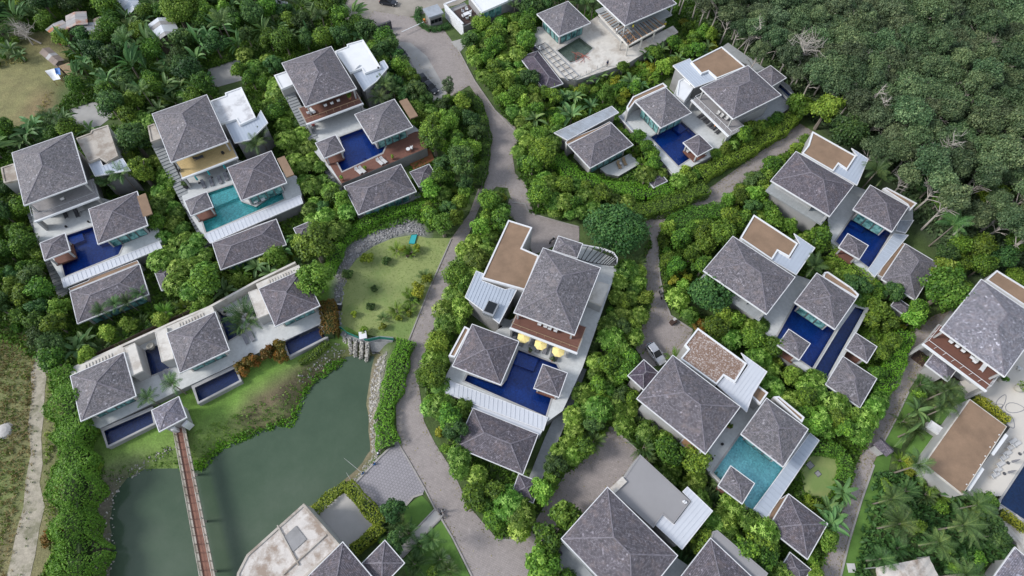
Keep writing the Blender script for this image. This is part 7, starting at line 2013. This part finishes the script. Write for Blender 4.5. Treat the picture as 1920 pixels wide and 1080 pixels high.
person('angler in dark blue sitting nearest the yellow green hedge', (664, 905), gz(*at(664, 905, -.3)[:2]), ANG, 'sit', 'cloth_navy', 'cloth_grey')
person('angler in light blue shirt standing with the longer rod', (681, 888), gz(*at(681, 888, -.3)[:2]), ANG, 'stand', 'cloth_blue', 'cloth_white')
person('angler in blue and white sitting third along the stony shore', (703, 871), gz(*at(703, 871, -.3)[:2]), ANG, 'sit', 'cloth_blue', 'cloth_white')
person('angler in dark clothes and white cap nearest the bright clipped hedge', (711, 852), gz(*at(711, 852, -.3)[:2]), ANG, 'sit', 'cloth_navy', 'cloth_navy', 'cloth_white')
rod('long fishing rod held out over the pond by the standing angler', (678, 886), (645, 859), .6, 1.4)
rod('short fishing rod by the yellow green hedge', (660, 903), (649, 886), .2, .8)
person('rider in white shirt and dark helmet by the motorbike at the stone path', (831, 957), .07, heading((822, 955), (830, 972)), 'stand', 'cloth_white', 'cloth_navy', 'hair')
person('worker in yellow shirt by the glass front on the building site balcony', (1187, 50), 6.1, 2.2, 'stand', 'cloth_yellow', 'cloth_grey')
person('worker in yellow shirt at the pale block of the building site', (1247, 46), 3.0, 1.2, 'stand', 'cloth_yellow', 'cloth_grey', 'cloth_white')
person('worker in pale shirt among the bare joists', (1156, 57), 6.1, .4, 'stand', 'cloth_white', 'cloth_grey')
person('worker in dark clothes with white helmet at the pergola frame', (1003, 90), 3.0, .4, 'stand', 'cloth_navy', 'cloth_navy', 'cloth_white')
person('worker in white beside the dark one at the pergola frame', (1012, 92), 3.0, 2.4, 'stand', 'cloth_white', 'cloth_grey', 'cloth_white')
person('worker in black at the scaffold edge below the drained pool', (1139, 118), 3.0, -1.4, 'stand', 'cloth_navy', 'hair')

# ================================================================== TERRACE FURNITURE
def make_lounger(mat, fmat):
    r = thing('sun_lounger', 'x', 'sun lounger')
    MB().box((-.25, 0, .30), 1.35, .62, .09).build('mattress', MAT[mat], r, world_verts=False)
    MB().bar((.40, 0, .31), (.98, 0, .68), .62, .09).build('backrest', MAT[mat], r, world_verts=False)
    f = MB()
    for s in (-1, 1): f.bar((-.95, s * .32, .23), (.95, s * .32, .23), .05, .07)
    f.build('frame', MAT[fmat], r, world_verts=False)
    lg = MB().box((0, 0, .1), .06, .06, .2).mesh('leg', MAT[fmat])
    for x in (-.85, .8):
        for s in (-1, 1): o = link('leg', lg, r, False); o.location = (x, s * .31, 0)
    return r
LOUNG = {}
def lounger(label, px, z, ang, mat='cushion', fmat='frame', group=None):
    p = at(*px, z + .35)
    k = (mat, fmat)
    if k not in LOUNG: LOUNG[k] = make_lounger(mat, fmat); o = LOUNG[k]; o.location = (p.x, p.y, z); o.rotation_euler = (0, 0, ang); o['label'] = label
    else: o = dup(LOUNG[k], (p.x, p.y, z), ang, label)
    if group: o['group'] = group
    return o
def umbrella(label, px, ztop, z, r, mat, group=None):
    p = at(*px, ztop - .25); o = thing('parasol', label, 'parasol', (p.x, p.y, z), 0, group); H = ztop - z
    mb = MB(); n = 8
    for i in range(n):
        a0, a1 = 2 * math.pi * i / n + .2, 2 * math.pi * (i + 1) / n + .2
        P0, P1 = (r * math.cos(a0), r * math.sin(a0), H - .36), (r * math.cos(a1), r * math.sin(a1), H - .36)
        am = (a0 + a1) / 2; Mx = (r * .90 * math.cos(am), r * .90 * math.sin(am), H - .37)
        mb.face([(0, 0, H), P0, Mx]); mb.face([(0, 0, H), Mx, P1])
    mb.build('canopy', MAT[mat], o, world_verts=False)
    MB().tube([(0, 0, 0), (0, 0, H + .08)], .03).build('pole', MAT['steel'], o, world_verts=False)
    for i in range(n):
        a0 = 2 * math.pi * i / n + .2; MB().bar((0, 0, H - .1), (r * .97 * math.cos(a0), r * .97 * math.sin(a0), H - .42), .025).build('rib', MAT['steel'], o, world_verts=False)
    MB().lathe([(.3, 0), (.3, .06), (.1, .1)], k=10).build('base', MAT['cushion_dark'], o, world_verts=False)
def closed_umbrella(label, foot, top, z, mat, group=None):
    p = at(*foot, z); o = thing('closed_parasol', label, 'parasol', (p.x, p.y, z), 0, group)
    MB().tube([(0, 0, 0), (0, 0, 2.7)], .03).build('pole', MAT['steel'], o, world_verts=False)
    MB().lathe([(.10, .9), (.2, 1.0), (.17, 1.8), (.08, 2.5), (.02, 2.65)], k=8).build('canopy', MAT[mat], o, world_verts=False)
    MB().lathe([(.28, 0), (.28, .06), (.08, .1)], k=10).build('base', MAT['cushion_dark'], o, world_verts=False)
def pot(label, px, z, s=1.0, mat='urn', shrub=None, group=None, cat='pot', name='plant_pot'):
    p = at(*px, z + .3 * s); o = thing(name, label, cat, (p.x, p.y, z), 0, group)
    MB().lathe([(.22 * s, 0), (.36 * s, .25 * s), (.4 * s, .5 * s), (.32 * s, .7 * s), (.36 * s, .76 * s), (.28 * s, .76 * s), (.24 * s, .6 * s)], k=14).build('vessel', MAT[mat], o, smooth=True, world_verts=False)
    if shrub:
        c = link('foliage', crown_mesh('potted leaves', int(px[0]), .62 * s, 1.05 * s, .5 * s, 8, 320, .2, MAT[shrub]), o, False)
    else: MB().lathe([(.24 * s, .58 * s), (.02, .6 * s)], k=14).build('soil', MAT['black'], o, world_verts=False)
CH = None
def chair(label, px, z, ang, mat='cloth_white', group=None):
    global CH
    p = at(*px, z + .45)
    if CH is None: CH = {}
    if mat not in CH:
        r = thing('terrace_chair', label, 'chair')
        MB().box((0, 0, .42), .62, .62, .12).build('seat', MAT[mat], r, world_verts=False); MB().box((-.29, 0, .68), .1, .62, .5).build('backrest', MAT[mat], r, world_verts=False)
        for s in (-1, 1): MB().box((.02, s * .31, .58), .55, .08, .08).build('armrest', MAT[mat], r, world_verts=False)
        lg = MB().box((0, 0, .18), .06, .06, .36).mesh('leg', MAT['frame'])
        for x in (-.27, .27):
            for s in (-1, 1): o = link('leg', lg, r, False); o.location = (x, s * .27, 0)
        CH[mat] = r; r.location = (p.x, p.y, z); r.rotation_euler = (0, 0, ang)
        if group: r['group'] = group
        return r
    o = dup(CH[mat], (p.x, p.y, z), ang, label)
    if group: o['group'] = group
    return o
def table(label, px, z, ang, l=1.4, w=.8, mat='cloth_white', h=.74, round_=False):
    p = at(*px, z + h); r = thing('terrace_table', label, 'table', (p.x, p.y, z), ang)
    if round_: MB().lathe([(l / 2, h - .05), (l / 2, h), (.01, h)], k=16).build('table_top', MAT[mat], r, world_verts=False)
    else: MB().box((0, 0, h - .03), l, w, .06).build('table_top', MAT[mat], r, world_verts=False)
    for x in (-1, 1):
        for s in (-1, 1): MB().box((x * l * .33, s * w * .36, (h - .06) / 2), .06, .06, h - .06).build('leg', MAT['frame'], r, world_verts=False)
ORD = ('first', 'second', 'third', 'fourth', 'fifth', 'sixth', 'seventh', 'eighth')
# yellow parasol terrace
aC = heading((1000, 660), (1012, 628), 3)
for i, px in enumerate(((982, 632), (1014, 645), (1047, 658))): umbrella(('open yellow parasol nearest the pool house', 'middle open yellow parasol of the three', 'open yellow parasol nearest the garden strip')[i], px, 5.8, 3.06, 1.15, 'yellow', 'yellow parasols')
for i, px in enumerate(((966, 627), (979, 640), (998, 640), (1009, 652), (1023, 655), (1036, 664), (1043, 668))): lounger(f'{ORD[i]} grey lounger from the pool house under the yellow parasols', px, 3.02, aC, 'cushion', 'frame', 'grey loungers under the yellow parasols')
pot('small round potted shrub at the pool edge below the middle yellow parasol', (1036, 675), 3.02, .8, 'terracotta', 'leaf_olive'); pot('round potted shrub at the pool edge below the first yellow parasol', (993, 659), 3.02, .7, 'terracotta', 'leaf_olive')
for i, px in enumerate(((1012, 607), (1023, 611), (1031, 615), (1042, 619))): chair(f'{ORD[i]} white armchair on the parasol villa balcony', px, 6.04, aC, 'cloth_white', 'white armchairs on the parasol villa balcony')
# turquoise terrace
a2 = heading((405, 335), (398, 318), 3)
for i, px in enumerate(((381, 345), (396, 341), (412, 337), (424, 331))): lounger(f'{ORD[i]} grey lounger in the row above the turquoise pool', px, 3.02, a2, 'cushion', 'frame', 'grey loungers above the turquoise pool')
for i, px in enumerate(((374, 343), (397, 333), (426, 321))): closed_umbrella(('closed teal parasol nearest the stair', 'middle closed teal parasol by the turquoise pool', 'closed teal parasol nearest the pool house')[i], px, None, 3.02, 'teal', 'closed teal parasols')
pot('big dark pot with a spiky plant at the turquoise terrace corner', (349, 350), 3.02, 1.3, 'black', 'leaf_palm')
lounger('dark day bed on the yellow sandstone balcony', (372, 295), 6.04, a2 + 1.57, 'cushion_dark'); pot('dark round pot at the near corner of the sandstone balcony', (335, 320), 6.04, .8, 'black'); pot('dark round pot at the far corner of the sandstone balcony', (418, 287), 6.04, .8, 'black')
for i, px in enumerate(((478, 375), (492, 371))): table(('white table in the glass corner of the turquoise pool house', 'second white table in the glass corner')[i], px, 3.02, a2)
# timber deck villa
a3 = heading((605, 215), (598, 200), 6)
for i, px in enumerate(((610, 197), (622, 193), (634, 188))): chair(f'{ORD[i]} white lounge chair on the red timber balcony', px, 6.04, a3, 'cloth_white', 'white lounge chairs on the red timber balcony')
table('white dining table at the corner of the red timber balcony', (583, 206), 6.04, a3 + .3); chair('white dining chair nearest the balcony corner', (578, 211), 6.04, a3, 'cloth_white'); chair('white dining chair beside the balcony rail', (588, 210), 6.04, a3 + .2, 'cloth_white')
pot('potted palm at the end of the red timber balcony', (656, 184), 6.04, 1.0, 'terracotta', 'leaf_bright')
for i, px in enumerate(((672, 320), (679, 318), (712, 303), (719, 300))): lounger(f'{ORD[i]} pale grey lounger on the red pool deck', px, 3.05, a3 + .35, 'cushion_pale', 'fascia', 'pale grey loungers on the red pool deck')
table('round white table on the red deck by the pool house glass', (765, 279), 3.05, 0, .9, .9, 'cloth_white', .74, True); chair('white chair beside the round white table', (771, 277), 3.05, 3.1, 'cloth_white')
for i, px in enumerate(((736, 297), (686, 317), (642, 337))): pot(('potted green plant at the pool corner of the red deck', 'potted green plant between the two lounger pairs', 'potted green plant at the red deck outer corner')[i], px, 3.05, .8, 'terracotta', 'leaf_bright')
chair('red patio chair under the red timber balcony', (587, 234), 3.02, a3, 'tarp_red')
# end villa
a1 = heading((120, 405), (112, 385), 3)
table('white square table under the silvered balcony of the end villa', (150, 388), 3.02, a1, 2.0, 1.1, 'cushion_pale'); lounger('dark day bed on the end villa terrace', (143, 400), 3.02, a1, 'cushion_dark'); lounger('second dark day bed on the end villa terrace', (122, 402), 3.02, a1, 'cushion_dark')
for i, px in enumerate(((124, 425), (166, 416))): pot(('square black planter at the end villa pool corner', 'square black planter before the end villa pool house')[i], px, 3.02, .55, 'black')
chair('pale chair on the silvered balcony of the end villa', (117, 372), 6.04, a1, 'cushion_pale')
# pond row
aW = heading((455, 640), (448, 625), 1.4)
for i, px in enumerate(((460, 636), (471, 631), (304, 708), (314, 702))): lounger(('grey lounger nearest the courtyard palms on the pond row terrace', 'second grey lounger beside the courtyard palms', 'grey lounger before the courtyard urn', 'second grey lounger before the courtyard urn')[i], px, 1.42, aW, 'cushion', 'fascia')
pot('big round pale urn standing in the dark courtyard pool', (285, 651), .5, 1.7, 'urn', name='garden_urn', cat='urn'); pot('big round pale urn beside the courtyard palms', (423, 588), .5, 1.5, 'urn', name='garden_urn', cat='urn')
pot('white round urn by the stone path at the pond house', (753, 1002), .05, 1.4, 'urn', name='garden_urn', cat='urn'); pot('pale round urn at the cul de sac foot of the grey roof villa', (1050, 1038), 3.0, .9, 'cushion_dark', name='garden_urn', cat='urn')
fnt = thing('stone_basin', 'small round stone basin on the lawn by the road', 'basin', at(838, 1048, .05)); MB().lathe([(.5, 0), (.62, .25), (.6, .32), (.45, .3), (.3, .24)], (0, 0, 0), 16).build('bowl', MAT['rock'], fnt, world_verts=False); MB().lathe([(.28, .24), (.02, .26)], k=12).build('stone', MAT['rock_pale'], fnt, world_verts=False)
# light blue pool
for i, px in enumerate(((1354, 833), (1335, 860))): pot(('square black planter nearer the light blue pool head', 'square black planter nearer the light blue pool foot')[i], px, 2.62, .6, 'black')
pot('round green potted shrub at the head of the light blue pool', (1367, 800), 2.62, .9, 'terracotta', 'leaf_lush')
# orange parasols
aI = heading((1330, 225), (1318, 235), 2.6)
for i, px in enumerate(((1314, 216), (1327, 226), (1340, 238), (1347, 245), (1322, 221), (1333, 233))): lounger(f'{ORD[i]} dark lounger on the orange parasol terrace', px, 2.62, aI + 3.1, 'cushion_dark', 'frame', 'dark loungers on the orange parasol terrace')
for i, px in enumerate(((1322, 223), (1338, 242))): closed_umbrella(('closed orange parasol nearer the white wing', 'closed orange parasol nearer the small pavilion')[i], px, None, 2.62, 'orange', 'closed orange parasols')
for i, px in enumerate(((1161, 309), (1171, 303))): lounger(('tan lounger on the striped roof guest house terrace, nearer the hedge', 'tan lounger on the striped roof guest house terrace, nearer the pool')[i], px, .92, heading((1161, 309), (1156, 298), .9), 'rattan', 'wood_tan')
table('small round white table between the two tan loungers', (1164, 306), .92, 0, .6, .6, 'cloth_white', .5, True)
for i, px in enumerate(((1346, 212), (1353, 217), (1362, 222))): chair(f'{ORD[i]} pale chair on the grey balcony of the orange parasol villa', px, 5.44, aI, 'cushion_pale', 'pale chairs on the grey balcony')
# red balcony villa
aH = heading((1800, 668), (1812, 652), 5.4)
for i, px in enumerate(((1783, 640), (1795, 648), (1806, 657), (1823, 670), (1828, 677))): chair(f'{ORD[i]} white armchair along the long red balcony', px, 5.44, aH, 'cloth_white', 'white armchairs along the red balcony')
table('white table in the middle of the long red balcony', (1833, 672), 5.44, aH); lounger('white bench at the end of the long red balcony', (1845, 688), 5.44, aH, 'cloth_white', 'fascia')
for i, px in enumerate(((1838, 708), (1876, 712), (1910, 728))): pot(('potted shrub at the end of the red balcony', 'potted shrub on the plaza below the roof corner', 'largest potted shrub on the cream plaza')[i], px, .92, (1.0, 1.3, 1.9)[i], 'urn', 'leaf_lush')
chair('white lattice chair on the plaza by the villa corner', (1912, 690), .92, 1.0, 'cloth_white')
aP = heading((1890, 870), (1874, 880), .9)
for i, px in enumerate(((1900, 828), (1896, 838), (1888, 850), (1882, 858), (1876, 870), (1870, 882), (1866, 890), (1906, 832))): lounger(f'{ORD[i]} pale wave shaped lounger on the cream plaza', px, .92, aP, 'cushion_pale', 'fascia', 'pale loungers on the cream plaza')
for i, px in enumerate(((1912, 851), (1890, 868), (1883, 888))): closed_umbrella(f'{ORD[i]} closed grey parasol beside the plaza loungers', px, None, .92, 'cushion', 'closed grey parasols on the plaza')
st = thing('plaza_steps', 'long pale steps descending from the plaza corner', 'steps', at(1905, 1000, .5))
for i in range(7): MB().bar(at(1874 + i * 5.5, 968 + i * 0, .5) if False else at(1878 + i * 4, 985 - i * 3.2, .8), at(1930 + i * 4, 1040 - i * 3.2, .8), .5, .3 + .05 * i).build('step', MAT['plaza' if i % 2 else 'concrete_pale'], st)
# slatted house terrace
table('white table with chairs on the dark terrace of the slatted house', (875, 25), 3.02, .6, 1.6, 1.1)
for i, (dx, dy, an) in enumerate(((-7, -4, 0), (-6, 5, .7), (6, 4, 3.4), (7, -3, 3), (0, -8, -1.2), (1, 9, 1.8))): chair(f'{ORD[i]} white chair round the table on the slatted house terrace', (875 + dx, 25 + dy), 3.02, an, 'cloth_white', 'white chairs on the slatted house terrace')
# round lawn
bn = thing('park_bench', 'dark park bench before the golden row on the round lawn', 'bench', at(770, 481, 0), heading((762, 482), (778, 481)))
MB().box((0, 0, .42), 1.7, .5, .06).build('seat', MAT['wood_dark'], bn, world_verts=False); MB().box((0, .27, .68), 1.7, .06, .4).build('backrest', MAT['wood_dark'], bn, world_verts=False)
for x in (-.75, .75): MB().box((x, 0, .2), .09, .5, .4).build('leg', MAT['fascia'], bn, world_verts=False)
tc = thing('lawn_cover', 'teal oblong cover sheet lying on the round lawn', 'cover', at(773, 450, 0)); mb = MB().prism(ccw(pxy([(767, 456), (772, 441), (782, 440), (777, 457)], .3)), .05, .3); mb.build('cover_sheet', MAT['teal'], tc)
MB().ring(ccw(pxy([(766, 457), (771, 440), (783, 439), (778, 458)], .1)), .12, .03, .12).build('edge_frame', MAT['net_green'], tc)
pl = thing('pump_box', 'small dark pump box on the stone band of the round lawn', 'box', at(635, 575, .05)); add_box(pl, 'box_body', (635, 574), .05, 1.0, 1.2, .7, 0, 'black'); add_box(pl, 'box_lid', (635, 570), .76, 1.05, .3, .06, 0, 'white_worn')
cb = thing('crate', 'red brown crate with pale lid at the turning place kerb', 'crate', at(1263, 601, .07)); add_box(cb, 'crate_body', (1263, 602), .07, 1.1, .8, .8, .6, 'wood_dark'); add_box(cb, 'crate_lid', (1265, 598), .88, .6, .5, .06, .6, 'cushion_pale')
for i, px in enumerate(((1519, 872), (1534, 888))): o = thing('manhole_cover', ('larger square stone cover on the square guest house lawn', 'smaller square stone cover on the square guest house lawn')[i], 'cover', at(*px, .05)); add_box(o, 'stone_lid', px, .05, 1.0 - .25 * i, .9 - .2 * i, .08, .6, 'rock'); add_box(o, 'lid_frame', px, .04, 1.2 - .25 * i, 1.1 - .2 * i, .04, .6, 'cushion_dark')
for i, px in enumerate(((1597, 1065), (1775, 1020), (1803, 1062))): o = thing('stone_slab', ('pale square slab on the verge of the garden road', 'pale stone slab in the palm garden', 'stone slab in the palm garden by the lower lodge')[i], 'slab', at(*px, .05)); add_box(o, 'slab_top', px, .06, 1.2, 1.3, .12, .5 * i, 'cushion_pale' if i == 0 else 'rock')
wp = thing('sand_heap', 'pale heap of sand on the meadow at the frame edge', 'heap', at(8, 808, 0)); p = at(8, 808, 0)
mb = MB(); mb.lathe([(1.5, -.05), (1.2, .25), (.7, .5), (.1, .62)], (p.x, p.y, 0), 14); mb.build('sand', MAT['gravel_pale'], wp)
# skylight spots and vents on the flat roofs
for i, (px, zz) in enumerate((((709, 126), 7.4), ((670, 125), 7.4), ((1283, 940), 6.8), ((1286, 942), 6.8))): o = thing('roof_vent', ('small dark vent at the white wing corner', 'thin pipe lying on the white wing', 'white vent on the plain grey flat roof', 'second white vent on the plain grey flat roof')[i], 'vent', at(*px, zz)); add_box(o, 'vent_body', px, zz, .35 if i != 1 else .12, .3 if i != 1 else 1.8, .3, .3 if i != 1 else -.5, 'black' if i == 0 else 'fascia'); add_box(o, 'vent_base', px, zz, .45 if i != 1 else .16, .4 if i != 1 else .3, .05, .3, 'steel')

# ================================================================== BARE TREES
def bare_tree(label, foot, tip, h, seed, spread=2.2, mat='bark_pale', n=9):
    g = random.Random(seed); a, b = at(*foot, 0), at(*tip, h)
    o = thing('bare_tree', label, 'tree', a)
    mb = MB(); mid = a.lerp(b, .5) + Vector((g.uniform(-.5, .5), g.uniform(-.5, .5), 0))
    mb.tube([a, mid, b], [.2, .15, .07], 6); mb.build('trunk', MAT[mat], o)
    br = MB()
    for i in range(n):
        t = g.uniform(.45, 1.0); p0 = a.lerp(mid, t * 2) if t < .5 else mid.lerp(b, t * 2 - 1)
        d_ = Vector((g.uniform(-1, 1), g.uniform(-1, 1), g.uniform(.2, 1))).normalized() * spread * g.uniform(.6, 1.2); p1 = p0 + d_
        br.tube([p0, p0 + d_ * .5 + Vector((0, 0, .15)), p1], [.08, .055, .02], 5)
        for k in range(6):
            e = Vector((g.uniform(-1, 1), g.uniform(-1, 1), g.uniform(-.1, 1))).normalized() * spread * .55; q = p0 + d_ * g.uniform(.3, 1); br.tube([q, q + e * .5, q + e + Vector((0, 0, .1))], [.04, .028, .012], 4)
    br.build('branches', MAT[mat], o)
bare_tree('bleached bare tree standing above the orange parasol villa', (1480, 140), (1512, 80), 13, 1, 4.2, n=24)
bare_tree('second thin bleached tree leaning beside the bare one', (1486, 142), (1545, 105), 10, 2, 2.0, n=8)
bare_tree('pale leaning trunk by the lane above the white pickup', (1384, 93), (1428, 52), 11, 3, 2.0, n=7)
bare_tree('group of pale bare stems leaning in the forest gap, tallest', (1606, 232), (1652, 168), 11.5, 4, 1.6, n=9)
bare_tree('shorter pale bare stem in the forest gap', (1614, 236), (1660, 190), 10.5, 5, 1.5, n=8)
bare_tree('pale bare tree leaning low in the middle forest', (1652, 256), (1728, 203), 11.5, 6, 2.2, n=10)
bare_tree('bleached branchy tree lying over the forest canopy', (1742, 290), (1792, 268), 11.5, 7, 2.8, n=16)
bare_tree('dark dead tree in the upper forest near the frame edge', (1838, 104), (1862, 78), 12, 8, 2.2, 'bark', 12)
bare_tree('dead tree with tangled pale branches in the jungle clearing', (62, 84), (40, 50), 5, 9, 3.0, n=16)
bare_tree('fallen pale branch cluster by the rusty shack', (78, 82), (30, 58), 2.5, 10, 2.2, n=10)
KO_DONE = True

# ================================================================== tell alike plants apart: count along each bed from the top of the view
LANDMARK = [((115, 45), 'rusty patched shack'), ((245, 8), 'white tin roof house'), ((310, 58), 'tin house among palms'), ((420, 140), 'jungle lane'), ((108, 133), 'blue tarp'), ((500, 60), 'timber deck villa roof'), ((440, 205), 'stained white wing'), ((722, 60), 'entrance sign'),
            ((640, 40), 'upper road'), ((520, 8), 'grey pickup'), ((752, 98), 'first dark parked car'), ((808, 163), 'last dark parked car'), ((800, 300), 'red patio'), ((880, 250), 'main road bend'), ((45, 315), 'end villa roof'), ((75, 460), 'leftmost pavilion'), ((130, 640), 'sandy track head'),
            ((240, 290), 'concrete flat roof'), ((320, 430), 'turquoise pool stair'), ((310, 530), 'leftmost store'), ((590, 280), 'timber deck stair'), ((560, 430), 'second store'), ((850, 450), 'round lawn'), ((800, 640), 'weir hedge'), ((840, 770), 'metal strip roof'), ((930, 950), 'cul de sac tip'),
            ((1155, 435), 'huge dark tree'), ((1190, 620), 'small hill road'), ((1120, 800), 'cul de sac head'), ((1230, 662), 'silver car'), ((1320, 510), 'gravel wing villa'), ((1400, 600), 'twin pool terrace'), ((1520, 480), 'gravel wing villa palm'), ((1640, 600), 'lawn pavilion'), ((1630, 800), 'gabled kiosk'),
            ((1500, 110), 'bleached bare tree'), ((1386, 112), 'white pickup'), ((1552, 205), 'lone bright tree'), ((1630, 200), 'pale bare stems'), ((1690, 230), 'low leaning bare tree'), ((1770, 280), 'branchy bleached tree'), ((1850, 90), 'dark dead tree'), ((1650, 370), 'forest pool house'), ((1785, 425), 'leaning fan palm'),
            ((1900, 505), 'red balcony villa wing'), ((1600, 20), 'upper edge middle'), ((1760, 15), 'upper right edge'), ((1900, 15), 'upper right corner'), ((1905, 250), 'right edge'), ((1905, 400), 'lower right forest edge'), ((1450, 30), 'forest edge top'), ((1600, 100), 'upper middle canopy'), ((1720, 120), 'open upper canopy'),
            ((990, 60), 'building site'), ((900, 130), 'gate road'), ((1050, 225), 'striped roof'), ((1120, 360), 'two tan loungers'), ((1270, 340), 'navy pool corner'), ((1700, 950), 'palm garden middle'), ((1830, 1000), 'plaza steps'), ((1650, 1040), 'fabric roof'), ((1400, 960), 'light blue pool'), ((1250, 860), 'grey flat roof'), ((1560, 900), 'square guest house lawn')]
LMP = [(at(px[0], px[1], 3.0), nm) for px, nm in LANDMARK]
def finish_labels():
    def sets_of(os_):
        d_ = {}
        for o in os_: d_.setdefault(o['label'], []).append(o)
        return d_
    beds = [o for o in scene.objects if o.get('_bed')]
    for lab, os_ in sets_of(beds).items():
        if len(os_) > 8:
            for o in os_:
                o['_reg'] = 'nearest the ' + min(LMP, key=lambda l: (l[0].x - o.location.x) ** 2 + (l[0].y - o.location.y) ** 2)[1]
                o['label'] = f"{o['_adj']} {o['_reg']}"
    for lab, os_ in sets_of(beds).items():
        if len(os_) > 8:
            for o in os_:
                r_ = sorted(LMP, key=lambda l: (l[0].x - o.location.x) ** 2 + (l[0].y - o.location.y) ** 2)
                o['_reg'] = f"by {r_[0][1]} and {r_[1][1]}"; o['label'] = f"{o['_adj']} {o['_reg']}"
    words_ = ORD + ('ninth', 'tenth', 'eleventh', 'twelfth', 'thirteenth', 'fourteenth', 'fifteenth', 'sixteenth')
    every = [o for o in scene.objects if o.parent is None and o.get('label')]
    for lab, os_ in sets_of(every).items():
        if 1 < len(os_) <= 16:
            os_.sort(key=lambda o: -o.location.y)
            for i, o in enumerate(os_):
                adj = o.get('_adj'); body = f"{adj} from the top {o['_reg']}" if adj and len((adj + ' ' + o['_reg']).split()) <= 12 else lab
                o['label'] = f"{words_[i]} {body}"
    for o in beds:
        for k in ('_bed', '_adj', '_reg'): del o[k]
finish_labels()
